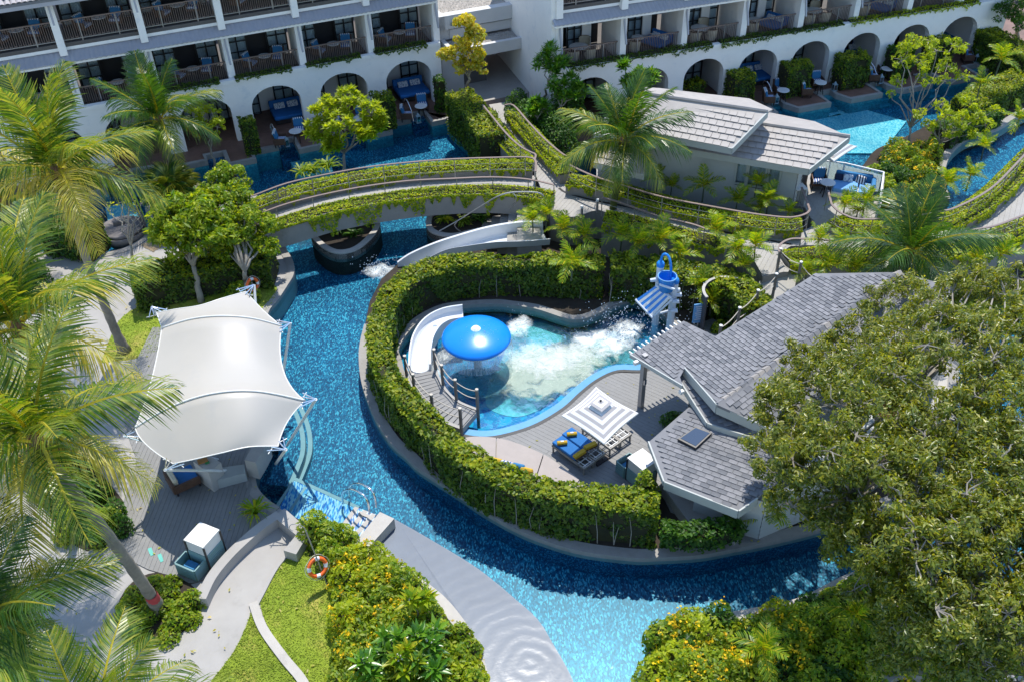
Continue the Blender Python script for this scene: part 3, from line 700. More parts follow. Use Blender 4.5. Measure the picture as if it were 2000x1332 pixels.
def railing(name, path, h, label, group=None, post=1.6, mat='rail_brown', base=None, nrails=2, loop=False):
    """path runs along the top rail"""
    c = path[len(path) // 2]; o = thing(name, label, 'railing', c - Vector((0, 0, h)), 0, group)
    mb = MB(); n = len(path); A = offset(path, -.045); B = offset(path, .045); vs = []
    for a, b in zip(A, B): vs += [a - Vector((0, 0, .035)), b - Vector((0, 0, .035)), b, a]
    fs = []
    for i in range(n - 1):
        for k in range(4): fs.append((4 * i + k, 4 * i + 4 + k, 4 * i + 4 + (k + 1) % 4, 4 * i + (k + 1) % 4))
    fs += [(0, 1, 2, 3), (4 * n - 1, 4 * n - 2, 4 * n - 3, 4 * n - 4)]
    mb.add(vs, fs); mb.build('handrail', mat, o)
    pm = None
    for q in resample(path, post):
        MB().tube([q - Vector((0, 0, h)), q - Vector((0, 0, .03))], .022, 5).build('post', 'rail_steel', o)
    for k in range(1, nrails + 1):
        MB().tube([q - Vector((0, 0, h * k / (nrails + 1))) for q in path], .008, 4).build('wire', 'rail_steel', o, kind=None)
    return o
railing('railing', SPL([(470, 388, 2.7), (500, 380, 2.8), (560, 358, 2.95), (640, 340, 3.0), (720, 326, 3.0), (800, 317, 3.0), (880, 311, 3.0), (960, 308, 3.0), (1030, 307, 3.0), (1046, 315, 3.0), (1046, 335, 3.0)], 0, 4), .95, 'brown handrail on the far side of the curved bridge, over its pool-side planter')
railing('railing', SPL([(470, 432, 2.3), (500, 420, 2.45), (560, 398, 2.6), (640, 378, 2.65), (720, 363, 2.65), (800, 353, 2.65), (880, 349, 2.65), (960, 346, 2.65), (1030, 350, 2.65), (1082, 361, 2.65)], 0, 4), 1.0, 'brown handrail between the bridge path and its near planter')
railing('railing', SPL([(943, 205), (965, 232), (990, 262), (1015, 285), (1034, 296), (1046, 302), (1044, 312)], 2.75, 4), .9, 'short brown handrail left of the path up to the hotel lobby')
railing('railing', SPL([(986, 205), (1003, 206), (1030, 236), (1060, 268), (1095, 298), (1108, 305)], 2.75, 4), .9, 'brown handrail right of the path up to the hotel lobby')
railing('railing', SPL([(1112, 322), (1160, 344), (1230, 366), (1300, 386), (1400, 405), (1470, 417), (1530, 424), (1556, 423), (1575, 417), (1582, 410)], 2.9, 4), .95, 'long brown handrail over the vine planter in front of the white villa')
railing('railing', PP([(1566, 366), (1573, 385), (1582, 410)], 2.7), 1.0, 'short brown handrail beside the villa deck entrance, left side')
railing('railing', SPL([(1176, 386), (1207, 394), (1250, 410), (1290, 423), (1350, 437), (1376, 446)], 2.6, 4), .95, 'brown handrail on the near side of the walkway below the tall green palm trunk')
railing('railing', SPL([(1522, 492), (1524, 478), (1540, 468), (1565, 466), (1643, 471), (1720, 478)], 2.6, 4), .95, 'bent brown handrail where the ramp to the splash pool leaves the walkway')
railing('railing', SPL([(1730, 478), (1800, 472), (1850, 463), (1900, 449), (1947, 440), (2000, 420), (2060, 400)], 2.6, 4), .95, 'brown handrail on the near side of the walkway at the right edge')
railing('railing', SPL([(1618, 372), (1622, 390), (1627, 402), (1647, 418), (1683, 428), (1767, 424), (1830, 414), (1870, 404), (1933, 370), (1983, 322), (2030, 270)], 2.85, 4), 1.0, 'long curving brown handrail over the vines beside the right hand stream')

# steps under the bridge end and chrome rail, the wide white flume
stairs = thing('garden_stairs', 'brown stone steps going down from the walkway to the river beside the white slide', 'stairs', P(980, 430, .8))
for k in range(5):
    q = PP([(1052 - k * 20, 402 + k * 6), (1058 - k * 20, 470), (1010 - k * 20, 470), (1010 - k * 16, 405 + k * 6)], 1.35 - k * .24)
    MB().prism(q, .1, 1.35 - k * .24).build('step', 'coping', stairs)
cr_ = thing('handrail_bar', 'thin bent steel handrail beside the steps under the bridge', 'handrail', P(900, 450, .3))
MB().tube(SPL([(858, 452, .5), (900, 428, 1.1), (945, 400, 2.0), (975, 383, 2.6), (1005, 376, 2.7), (1050, 377, 2.7), (1064, 387, 2.5), (1066, 400, 2.1), (1056, 413, 1.6)], 0, 6), .03, 6).build('bar', 'rail_steel', cr_)
MB().tube(SPL([(1000, 376, 2.6), (1008, 386, 2.4), (1005, 397, 2.0), (997, 408, 1.5)], 0, 6), .025, 6).build('bar', 'rail_steel', cr_)
MB().tube(SPL([(893, 433, 1.0), (888, 441, .8), (893, 448, .6), (899, 452, .4)], 0, 6), .025, 6).build('bar', 'rail_steel', cr_)
fl = thing('water_flume', 'wide white water slide curving out from behind the tall hedge into the river', 'slide', P(900, 480, .6))
back = SPL([(776, 512, .35), (800, 496, .7), (840, 478, 1.1), (880, 464, 1.3), (950, 444, 1.5), (1010, 434, 1.55), (1060, 432, 1.6)], 0, 6)
n_ = len(back); front = SPL([(800, 530, .1), (830, 515, .4), (870, 500, .7), (910, 492, .9), (970, 484, 1.1), (1030, 480, 1.2), (1075, 478, 1.2)], 0, 6)
mb = MB(); vs = []
for i in range(n_):
    a, b = back[i], front[min(i, len(front) - 1)]
    for t, dz in ((0, 0), (.03, .0), (.05, -.42), (.14, -.55), (.9, -.5), (1.0, -.1), (1.03, -.1)): p = a.lerp(b, t); vs.append((p.x, p.y, a.z + dz * 1.0))
    
fs = [(i * 7 + k, i * 7 + k + 1, (i + 1) * 7 + k + 1, (i + 1) * 7 + k) for i in range(n_ - 1) for k in range(6)]
mb.add(vs, fs).build('channel', 'slide_white', fl, smooth_=False)
MB().strip(back, -.10, .02, -.75, .02).build('side_wall', 'slide_white', fl)
# ---------------------------------------------------------------- hotel
ANG_L, ANG_R = R_(22.4), R_(17.83)
OL = P(847, 86, 3.7); OR = P(1080, 139, 3.7)
def frame(o, ang):
    e = Vector((math.cos(ang), math.sin(ang), 0)); n = Vector((-math.sin(ang), math.cos(ang), 0))
    return lambda s, d, z=0: Vector((o.x, o.y, 0)) + e * s + n * d + Vector((0, 0, z))   # d: metres behind the front
FLf, FRf = frame(OL, ANG_L), frame(OR, ANG_R)
F1, F2, F3 = 3.4, 6.65, 9.0
def arch_wall(mb, s0, s1, z0, z1, centres, hw, spring, top, d0, d1, n=12):
    """front wall with round-headed openings, d0 front face, d1 back"""
    xs = s0
    def quad(a, b, c, d):  # local (x,z) quads extruded in depth
        mb.add([(a[0], d0, a[1]), (b[0], d0, b[1]), (c[0], d0, c[1]), (d[0], d0, d[1]), (a[0], d1, a[1]), (b[0], d1, b[1]), (c[0], d1, c[1]), (d[0], d1, d[1])],
               [(0, 1, 2, 3), (7, 6, 5, 4), (0, 4, 5, 1), (1, 5, 6, 2), (2, 6, 7, 3), (3, 7, 4, 0)])
    for c in centres:
        quad((xs, z0), (c - hw, z0), (c - hw, z1), (xs, z1))
        rise = top - spring; pts = [(c - hw * math.cos(math.pi * k / n), spring + rise * math.sin(math.pi * k / n)) for k in range(n + 1)]
        for a, b in zip(pts, pts[1:]):
            quad(a, b, (b[0], z1), (a[0], z1))
        xs = c + hw
    quad((xs, z0), (s1, z0), (s1, z1), (xs, z1))
def hbox(mb, s0, s1, d0, d1, z0, z1): mb.box(((s0 + s1) / 2, (d0 + d1) / 2, (z0 + z1) / 2), (s1 - s0, d1 - d0, z1 - z0)); return mb
def glazed(bld, s0, s1, d, z0, z1, panels, open_mid=True, names='window'):
    """dark framed glass doors with curtains behind; centre left open"""
    n = len(panels); 
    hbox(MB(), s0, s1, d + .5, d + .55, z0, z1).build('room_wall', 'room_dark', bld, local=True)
    for (a, b) in panels:
        w_ = b - a; mb = MB(); t = .055
        cols = max(1, round(w_ / .5)); rows = 4
        for k in range(cols + 1): x = a + w_ * k / cols; hbox(mb, x - t / 2 - .01, x + t / 2 + .01, d - .03, d + .03, z0, z1)
        for k in range(rows + 1): z = z0 + (z1 - z0) * k / rows; hbox(mb, a, b, d - .024, d + .024, max(z0, z - t / 2), min(z1, z + t / 2))
        f = mb.build(names, 'frame_dark', bld, local=True)
        for k in range(cols):
            x0 = a + w_ * k / cols + .03; x1 = a + w_ * (k + 1) / cols - .03
            hbox(MB(), x0, x1, d - .006, d + .006, z0 + .03, z1 - .03).build('pane', 'glass_window', f, local=True)
        cmb = MB(); vs = []; N = 26
        for i in range(N + 1):
            x = a + w_ * i / N; y = d + .16 + .045 * math.sin(i * 2.1); vs += [(x, y, z0 + .03), (x, y, z1 - .05)]
        cmb.add(vs, [(2 * i, 2 * i + 2, 2 * i + 3, 2 * i + 1) for i in range(N)]).build('curtain', 'curtain', bld, local=True, smooth_=True)
def balustrade(bld, s0, s1, d, z, h=1.05, scroll=True):
    r = hbox(MB(), s0, s1, d - .035, d + .035, z + h - .05, z + h).build('handrail', 'rail_brown', bld, local=True)
    hbox(MB(), s0, s1, d - .02, d + .02, z + .10, z + .14).build('bottom_rail', 'rail_steel', bld, local=True)
    for k in range(1, 3):
        x = s0 + (s1 - s0) * (.03 + .47 * k if False else (.25 + .5 * (k - 1)))
        hbox(MB(), x - .025, x + .025, d - .03, d + .03, z, z + h - .05).build('rail_post', 'rail_steel', bld, local=True)
    mb = MB(); x = s0 + .06; k = 0
    while x < s1 - .03:
        hbox(mb, x - .011, x + .011, d - .011, d + .011, z + .14, z + h - .05)
        if x + .1 < s1 - .03:   # the looped tops and bottoms of the ironwork
            zz = z + h - .13 if k % 2 == 0 else z + .18
            hbox(mb, x + .011, x + .089, d - .009, d + .009, zz, zz + .02)
        x += .1; k += 1
    mb.build('balusters', 'rail_brown', bld, local=True, kind='stuff')

def wing(name, label, O, ang, s_lo, s_hi, pillars, arches, ahw, terr, floors, mirror):
    """one wing of the hotel in its own frame: x along the front, y into the building"""
    b = thing(name, label, 'hotel', (O.x, O.y, 0), ang)
    mb = MB(); arch_wall(mb, s_lo, s_hi, -1.1, F1 + .25, arches, ahw, 2.0, 3.0, 0, .4); mb.build('arcade_wall', 'wall_white', b, local=True)
    hbox(MB(), s_lo, s_hi, -.06, .22, F1 + .13, F1 + .32).build('cornice', 'wall_white', b, local=True)
    hbox(MB(), s_lo, s_hi, 3.0, 3.3, -.5, F1 - .2).build('inner_wall', 'wall_white', b, local=True)
    hbox(MB(), s_lo, s_hi, .4, 3.0, -.5, .4).build('terrace_floor', 'terrace_wood', b, local=True)
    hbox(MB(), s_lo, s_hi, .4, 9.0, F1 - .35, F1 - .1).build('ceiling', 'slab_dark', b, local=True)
    hbox(MB(), s_lo, s_hi, .22, .9, F1 - .1, F1 + .16).build('planter_soil', 'soil', b, local=True)
    for i, c in enumerate(arches):
        glazed(b, c - 1.4, c + 1.4, 2.7, .42, 2.75, [(c - 1.35, c - .55), (c + .35, c + 1.35)])
        hbox(MB(), c + 1.55, c + 1.7, .4, 3.0, .4, F1 - .35).build('partition', 'wall_white', b, local=True)
    for fi, z in enumerate(floors):
        d0 = .55
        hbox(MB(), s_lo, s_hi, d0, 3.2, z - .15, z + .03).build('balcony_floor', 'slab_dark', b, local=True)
        hbox(MB(), s_lo, s_hi, d0 + .1, d0 + .4, z - .45, z - .152).build('floor_beam', 'awning', b, local=True)
        hbox(MB(), s_lo, s_hi, 2.9, 3.2, z + 2.3, z + (3.2 if z < 4 else 2.4)).build('upper_wall', 'wall_white', b, local=True)
        hbox(MB(), s_lo, s_hi, d0 + .05, d0 + .45, z + (2.42 if z < 4 else 2.0), z + (2.75 if z < 4 else 2.3)).build('lintel', 'wall_white', b, local=True)
        if z < 4:
            hbox(MB(), s_lo, s_hi, d0 + .003, d0 + .5, z + 3.2 - .25, z + 3.2 + .02).build('balcony_kerb', 'wall_white', b, local=True)
            # sloping corrugated awning
            m3 = MB(); N = int((s_hi - s_lo) / .11); vs = []
            for i in range(N + 1):
                x = s_lo + (s_hi - s_lo) * i / N; u = .03 * (i % 2)
                vs += [(x, d0 + .25, z + 2.95 + u), (x, d0 - .55, z + 2.58 + u), (x, d0 - .55, z + 2.54 + u)]
            m3.add(vs, [(3 * i + k, 3 * i + k + 1, 3 * i + 4 + k, 3 * i + 3 + k) for i in range(N) for k in range(2)]).build('awning', 'awning', b, local=True)
            hbox(MB(), s_lo, s_hi, d0 - .5, d0 + .04, z + 2.43, z + 2.53).build('awning_beam', 'wall_white', b, local=True)
        for i, s in enumerate(pillars):
            if s < s_lo - .3 or s > s_hi + .3: continue
            hbox(MB(), s - .17, s + .17, d0 - .28, d0 + .35, z - .45, z + (2.6 if z < 4 else 2.25)).build('pillar', 'wall_white', b, local=True)
            hbox(MB(), s - .09, s + .09, d0 + .35, 2.9, z + .03, z + (2.9 if z < 4 else 2.25)).build('partition', 'wall_white', b, local=True)
            # raking strut against the pillar
            MB().box((s, d0 - .46, z + 1.75), (.09, .08, 1.3), rx=R_(-17)).build('strut', 'awning', b, local=True)
        ps = sorted(pillars)
        for a, c in zip(ps, ps[1:]):
            if c < s_lo + .5 or a > s_hi - .5: continue
            a2, c2 = a + .17, min(c - .17, s_hi)
            balustrade(b, a2, c2, d0 + .06, z + .03)
            if mirror: glazed(b, a2, c2, 2.72, z + .05, z + 2.3, [(a2 + 1.2, a2 + 2.0)] + ([(c2 - .62, c2 - .1)] if int(a * 7) % 2 == 0 else [])); hbox(MB(), a2 + 2.0, c2 - .65, 2.6, 2.75, z + .03, z + 2.45).build('pier', 'wall_white', b, local=True)
            else: glazed(b, a2, c2, 2.72, z + .05, z + 2.3, [(a2 + .12, a2 + 1.15), (c2 - 1.1, c2 - .08)])
    return b
pilL = [.3 - 3.68 * k for k in range(0, 9)]
archL = sorted([-1.54 - 3.64 * k for k in range(0, 7)])
WL = wing('hotel_wing', 'left wing of the white hotel with balconies over a row of round arches', OL, ANG_L, -28, .35, pilL, archL, 1.3, None, [F1, F2], False)
pilR = [.45 + 3.5 * k for k in range(0, 8)] + [28.45]
archR = [2.1 + 3.3 * k for k in range(0, 8)]
WR = wing('hotel_wing', 'right wing of the white hotel with wicker furnished balconies and arches by the pool', OR, ANG_R, .1, 28.3, pilR, archR, 1.2, None, [F1, F2], True)
hbox(MB(), .05, .35, .4, 9.5, -.2, 11).build('side_wall', 'wall_white', WR, local=True)
hbox(MB(), 28.0, 28.3, .4, 9.5, -.2, 6.6).build('side_wall', 'wall_white', WR, local=True)
for W, lo, hi in ((WL, -28, .35), (WR, .1, 28.3)):
    hbox(MB(), lo, hi, 8.9, 9.2, -.2, 10.5).build('rear_wall', 'wall_white', W, local=True)
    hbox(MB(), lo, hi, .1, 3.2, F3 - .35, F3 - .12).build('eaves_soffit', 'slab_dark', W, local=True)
    hbox(MB(), lo, hi, -.19, -.08, F3 - .30, F3 - .02).build('eaves_board', 'awning', W, local=True)

def tile_field(name, corners, eave, up, tw, tl, mat, parent, th=.028, limit=300, lift=.02, curve=0, worldspace=True, jit=.05, mats=None):
    """separate roof tiles in courses on a plane. corners: 3D polygon; eave: unit vector along the course; up: unit vector up the slope"""
    o = Vector(corners[0]); nn = eave.cross(up).normalized()
    if nn.z < 0: nn = -nn
    q = [((Vector(c) - o).dot(eave), (Vector(c) - o).dot(up)) for c in corners]
    x0, x1 = min(a[0] for a in q), max(a[0] for a in q); y0, y1 = min(a[1] for a in q), max(a[1] for a in q)
    prof = MB(); w2 = tw * .94; h = tl * 1.12
    nseg = 3 if curve else 1; vs = []
    for k in range(nseg + 1):
        x = -w2 / 2 + w2 * k / nseg; zc = curve * math.sin(math.pi * k / nseg)
        vs += [(x, -h / 2, th * 1.0 + zc + lift * .9), (x, h / 2, zc + .004), (x, -h / 2, lift * .9 + zc - .002)]
    fs = []
    for k in range(nseg): fs += [(3 * k, 3 * k + 3, 3 * k + 4, 3 * k + 1), (3 * k + 2, 3 * k + 5, 3 * k + 3, 3 * k)]
    fs += [(0, 1, 2), (3 * nseg, 3 * nseg + 2, 3 * nseg + 1)]
    spots = []; row = 0; y = y0 + tl / 2
    while y < y1:
        x = x0 + (tw / 2 if row % 2 else 0)
        while x < x1 + tw:
            if all(inside(q, x + a * tw * .42, y + b * tl * .42) for a in (-1, 1) for b in (-1, 1)): spots.append((x + rnd.uniform(-jit, jit) * tw * .3, y + rnd.uniform(-jit, jit) * tl * .4))
            x += tw
        y += tl; row += 1
    B = Matrix((eave, up, nn)).transposed()
    spots.sort(key=lambda s: (o + B @ Vector((s[0], s[1], 0)) - Vector((0, 0, CAMH))).length)
    off = wloc(parent); ml = mats or [mat]; protos = {}
    for mm in set(ml):
        me = bpy.data.meshes.new(name); me.from_pydata(vs, [], fs); me.materials.append(MATS[mm]); protos[mm] = me
    inv = Matrix.Rotation(-parent.rotation_euler.z, 4, 'Z')
    def place(s, r): return inv @ (Matrix.Translation(o + B @ Vector((s[0], s[1], 0)) - off) @ B.to_4x4() @ Matrix.Rotation(rnd.uniform(-.02, .02), 4, 'Z') @ Matrix.Rotation(rnd.uniform(-.03, .0), 4, 'X'))
    n0 = min(limit, len(spots))
    for s in spots[:n0]:
        ob = link(name, protos[rnd.choice(ml)], parent); ob.matrix_local = place(s, 0)
    rest = {mm: MB() for mm in set(ml)}
    for s in spots[n0:]:
        M4 = place(s, 0); rest[rnd.choice(ml)].add([M4 @ Vector(v) for v in vs], fs)
    for mm, r in rest.items():
        if r.v: r.build(name, mm, parent, local=True, kind='stuff')
    return len(spots)
# roof of the left wing over its top balconies
eL = Vector((math.cos(ANG_L), math.sin(ANG_L), 0)); nL = Vector((-math.sin(ANG_L), math.cos(ANG_L), 0)); upL = (nL * math.cos(R_(24)) + Vector((0, 0, math.sin(R_(24))))).normalized()
c0 = FLf(-28, -.2, F3); c1 = FLf(.4, -.2, F3); qL = [c0, c1, c1 + upL * 6, c0 + upL * 6]
inv = lambda W, p: Matrix.Rotation(-W.rotation_euler.z, 3, 'Z') @ (Vector(p) - W.location)
MB().slabpoly([inv(WL, p) for p in qL], .12).build('roof', 'tile_grey', WL, local=True)
tile_field('roof_tile', [FLf(-24, -.2, F3 + .01), FLf(-8, -.2, F3 + .01), FLf(-8, -.2, F3 + .01) + upL * 3.4, FLf(-24, -.2, F3 + .01) + upL * 3.4], eL, upL, .24, .32, 'tile_top', WL, curve=.05, limit=260)
eR = Vector((math.cos(ANG_R), math.sin(ANG_R), 0)); nR = Vector((-math.sin(ANG_R), math.cos(ANG_R), 0)); upR = (nR * math.cos(R_(24)) + Vector((0, 0, math.sin(R_(24))))).normalized()
c0 = FRf(0, -.2, F3); c1 = FRf(28.3, -.2, F3); MB().slabpoly([inv(WR, p) for p in (c0, c1, c1 + upR * 6, c0 + upR * 6)], .12).build('roof', 'tile_grey', WR, local=True)

# ground under the hotel: terraces with notched steps down to the water
def terrace_front(F, segs):
    return [F(s, -d) for s, d in segs]
tl = [(-40, 1.6)]
for k in range(6, -1, -1):
    c = -1.54 - 3.64 * k
    tl += [(c - 1.86, 1.5), (c - .55, 1.5), (c - .55, .9), (c + .35, .9), (c + .35, 2.35), (c + 1.75, 2.35), (c + 1.75, 1.5)]
tl = tl[:-1] + [(.3, 2.35)]
hot = [FLf(s, -d, .4) for s, d in tl]
curveW = SPL([(872, 233), (893, 256), (920, 282), (952, 300), (985, 308)], .4, 5)
tr = [(-1.0, -3.5), (0, 1.2), (2, 1.3)]
hot += curveW + PP([(1020, 330), (1060, 300)], .4) + [FRf(2, -2.5, .4), FRf(8, -2.3, .4)]
for c, d in ((12.0, 2.3), (15.3, 2.3), (18.6, 2.2), (21.9, 2.0), (25.2, 2.4)):
    if d and c > 11: hot += [FRf(c - 1.9, -2.4, .4), FRf(c + .1, -2.4, .4), FRf(c + .1, -1.0, .4), FRf(c + .95, -1.0, .4), FRf(c + .95, -1.6, .4)]
hot += [FRf(27.5, -2.6, .4), FRf(29, -.5, .4), FRf(32, -1, .4), FRf(50, -1, .4), Vector((60, 120, .4)), Vector((-70, 120, .4)), Vector((-70, 20, .4))]
struct(MB().prism(hot, FL, .38).build('terrace_ground', 'terrace_wood'))
edge = hot[:-4]
struct(MB().strip(edge, -.03, .22, -.25, .03).build('terrace_edging', 'coping'))
struct(MB().strip(edge, -.012, .04, -1.5, -.26).build('terrace_pool_wall', 'mosaic_wall'))
for k in range(7):  # steps in the notches
    c = -1.54 - 3.64 * k
    for j in range(3):
        a = [FLf(c - .54, -.9 - .35 * j), FLf(c + .34, -.9 - .35 * j), FLf(c + .34, -1.25 - .35 * j), FLf(c - .54, -1.25 - .35 * j)]
        struct(MB().prism(a, FL, .15 - .22 * j).build('pool_step', 'mosaic_deep'))
for c in (12.0, 15.3, 18.6, 21.9, 25.2):
    for j in range(4):
        a = [FRf(c + .12, -1.0 - .35 * j), FRf(c + .93, -1.0 - .35 * j), FRf(c + .93, -1.35 - .35 * j), FRf(c + .12, -1.35 - .35 * j)]
        struct(MB().prism(a, FL, .15 - .2 * j).build('pool_step', 'mosaic_wall'))

# lobby block between the wings
lb = thing('hotel_lobby', 'pale concrete lobby block with two gravel roofs between the hotel wings', 'building', P(930, 190, ZW))
def W4(s0, s1, d0, d1): return [FLf(s0, d0), FLf(s1, d0), FLf(s1, d1), FLf(s0, d1)]
lobw = 7.9
LZ = .9
MB().prism(W4(.45, 1.7, .2, 9), .3, 3.2).build('corner_pier', 'wall_lobby', lb)
MB().prism(W4(.45, lobw, .8, 9.2), 3.45, 4.6).build('upper_wall', 'wall_lobby', lb)
for a, b, c, d, z0, z1 in ((.40, lobw, .55, 1.05, 4.1, 4.85), (.40, .9, .55, 9, 4.1, 4.852), (.6, lobw + .3, -1.0, -.75, 2.95, 3.55), (.6, .85, -.75, 1.2, 2.95, 3.548)):
    MB().prism(W4(a, b, c, d), z0, z1).build('parapet', 'wall_lobby', lb)
MB().prism(W4(.62, lobw + .2, -.97, 1.4), 3.0, 3.3).build('canopy', 'wall_lobby', lb)
MB().prism(W4(1.2, lobw, .72, .79), 3.5, 4.0).build('recessed_panel', 'wall_lobby', lb)
MB().prism(W4(.85, lobw, -.75, .78), 3.3, 3.36).build('gravel_bed', 'gravel', lb)
MB().prism(W4(.9, lobw, 1.05, 8.8), 4.55, 4.62).build('gravel_bed', 'gravel', lb)
MB().prism(W4(1.7, lobw, 5.5, 5.7), .3, 3.2).build('rear_wall', 'wall_lobby', lb)
MB().prism(W4(1.7, lobw + .5, -2.2, 6), ZL, LZ).build('floor', 'walkdeck', lb)
for k in range(4): MB().prism(PP([(955 + k * 6, 205 + k * 4), (1012 + k * 2, 196 + k * 5), (1016 + k * 2, 216 + k * 4), (966 + k * 6, 226 + k * 4)], LZ + .17 * (k + 1)), ZL, LZ + .17 * (k + 1)).build('step', 'walkdeck', lb)
MB().prism(W4(4.6, 5.0, 1.4, 2.6), 2.2, 3.0).build('hanging_sign_board', 'orange_wood', lb)
MB().prism(W4(1.75, 3.1, .3, .4), LZ, 2.8).build('screen_wall', 'slab_dark', lb)
for s, d, z in ((1.3, .53, 4.4), (6.6, .53, 4.4), (6.9, -1.02, 3.25)):
    MB().box(FLf(s, d - .05, z), (.14, .14, .16)).build('spotlight', 'chrome', lb)
# pebbles on the two roofs
pv = []; 
def pebbles(name, polys, z, n, size, mat, parent=None):
    mb = MB(); vs0 = [(1, 0, 0), (-.5, .8, 0), (-.5, -.8, 0), (0, 0, .55)]
    xs = [p.x for p in polys]; ys = [p.y for p in polys]; k = 0; t = 0
    while k < n and t < n * 20:
        t += 1; x, y = rnd.uniform(min(xs), max(xs)), rnd.uniform(min(ys), max(ys))
        if not inside(polys, x, y): continue
        a = rnd.uniform(0, 6.28); s = size * rnd.uniform(.6, 1.3); c_, s_ = math.cos(a) * s, math.sin(a) * s
        mb.add([(x + v[0] * c_ - v[1] * s_, y + v[0] * s_ + v[1] * c_, z + v[2] * s) for v in vs0], [(0, 1, 3), (1, 2, 3), (2, 0, 3)]); k += 1
    return mb.build(name, mat, parent, kind='stuff')
pebbles('pebbles', W4(.9, lobw, -.7, .7), 3.36, 1500, .05, 'pebble', lb)
pebbles('pebbles', W4(1.0, lobw, 1.1, 6.5), 4.62, 3200, .055, 'pebble', lb)

# ---------------------------------------------------------------- villa with the pale tiled roof
vl = thing('villa', 'low white clapboard villa with pale tiled roofs behind the long vine planter', 'villa', P(1400, 400, ZW))
def roof_part(nm, pts, th, mat='tile_light'): return MB().slabpoly(pts, th).build(nm, mat, vl)
def plane_dirs(a, b, c):
    """course direction along a->b, upslope towards c"""
    e = (b - a).normalized(); u = (c - a); u = (u - e * u.dot(e)).normalized(); return e, u
ze, zr = 4.0, 4.75
ev0, ev1 = P(1160, 262, ze + .05), P(1580, 332, ze); rg1, rg0 = P(1660, 268, zr), P(1240, 208, zr)
A_ = [ev0, ev1, rg1, rg0]
roof_part('lower_roof', A_, .10); e_, u_ = plane_dirs(ev0, ev1, rg1); n1 = tile_field('roof_tile', [p + Vector((0, 0, .01)) for p in A_], e_, u_, .34, .34, 'tile_light', vl, limit=220)
bk = [rg0, rg1, P(1592, 238, zr - .25), P(1507, 221, zr - .35), P(1290, 190, zr - .35)]
roof_part('lower_back_roof', bk, .08); 
MB().tube([rg0 + Vector((0, 0, .03)), rg1 + Vector((0, 0, .03))], .08, 6).build('ridge', 'tile_light', vl)
ze2, zr2 = 4.85, 5.75
uv0, uv1, ur1, ur0 = P(1228, 252, ze2), P(1430, 291, ze2), P(1500, 219, zr2), P(1246, 182, zr2)
B_ = [uv0, uv1, ur1, ur0]
roof_part('upper_roof', B_, .10); e_, u_ = plane_dirs(uv0, uv1, ur1); tile_field('roof_tile', [p + Vector((0, 0, .01)) for p in B_], e_, u_, .34, .34, 'tile_light', vl, limit=80)
bk2 = [ur0, ur1, P(1509, 214, zr2 - .2), P(1463, 193, zr2 - .3), P(1380, 184, zr2 - .3), P(1290, 173, zr2 - .3), P(1246, 170, zr2 - .3)]
roof_part('upper_back_roof', bk2, .08)
MB().tube([ur0 + Vector((0, 0, .03)), ur1 + Vector((0, 0, .03))], .08, 6).build('ridge', 'tile_light', vl)
lw = [P(1160, 318, 3.1), P(1258, 342, 3.1), P(1268, 290, 3.75), P(1175, 258, 3.85)]
roof_part('porch_roof', lw, .10); e_, u_ = plane_dirs(lw[0], lw[1], lw[2]); tile_field('roof_tile', [p + Vector((0, 0, .01)) for p in lw], e_, u_, .34, .34, 'tile_light', vl, limit=0)
def fascia(a, b, h, nm='fascia_board', mat='trim', out=.03):
    t = (b - a).normalized(); n_ = Vector((t.y, -t.x, 0)); vs = []
    for p in (a, b):
        for dz in (.02, -h): vs += [p + n_ * out + Vector((0, 0, dz)), p - n_ * .04 + Vector((0, 0, dz))]
    return MB().add(vs, [(0, 4, 5, 1), (2, 3, 7, 6), (0, 2, 6, 4), (1, 5, 7, 3), (0, 1, 3, 2), (4, 6, 7, 5)]).build(nm, mat, vl)
for a, b in ((ev0, ev1), (ev1, rg1), (uv0, uv1), (uv1, ur1), (lw[0], lw[1])): fascia(a, b, .26)
# walls of lapped boards
def lap_wall(path, z0, z1, parent, mat='siding', pitch=.16, openings=()):
    """clapboards: real overlapping boards along a plan path"""
    mb = MB()
    z = z0
    while z < z1:
        for a, b in zip(path, path[1:]):
            t = (b - a).normalized(); n_ = Vector((t.y, -t.x, 0)); L = (b - a).length
            cuts = [(0, L)]
            for (o0, o1, oz0, oz1, seg) in openings:
                if path[seg] is a and z + pitch > oz0 and z < oz1:
                    cuts = [c for (c0, c1) in cuts for c in ((c0, min(c1, o0)), (max(c0, o1), c1)) if c[1] - c[0] > .01]
            for c0, c1 in cuts:
                p, q = a + t * c0, a + t * c1; zz = min(z + pitch, z1)
                vs = [Vector((p.x, p.y, z)) + n_ * .035, Vector((q.x, q.y, z)) + n_ * .035, Vector((q.x, q.y, zz)) + n_ * .008, Vector((p.x, p.y, zz)) + n_ * .008,
                      Vector((p.x, p.y, z)) - n_ * .05, Vector((q.x, q.y, z)) - n_ * .05]
                mb.add(vs, [(0, 1, 2, 3), (0, 4, 5, 1)])
        z += pitch
    mb.build('clapboards', mat, parent, kind='stuff')
def core_wall(path, z0, z1, parent, mat='siding', th=.2, inset=.06):
    MB().strip([Vector((p.x, p.y, z0)) for p in path], inset, inset + th, 0, z1 - z0).build('wall', mat, parent)
vw = [P(1168, 345, ZW), P(1545, 412, ZW)]; tdir = (vw[1] - vw[0]).normalized()
vwp = [vw[0] + Vector((.35, 1.2, 0)), vw[0], vw[1], vw[1] + Vector((1.2, 2.4, 0))]
L_v = (vw[1] - vw[0]).length
wins = []
for (xa, xb) in ((1426, 1446), (1451, 1485), (1492, 1514)):
    a, b = P(xa, 400, ZW), P(xb, 405, ZW); fa = (a - vw[0]).dot(tdir); fb = (b - vw[0]).dot(tdir); wins.append((fa, fb, ZW + .9, ZW + 2.2, 1))
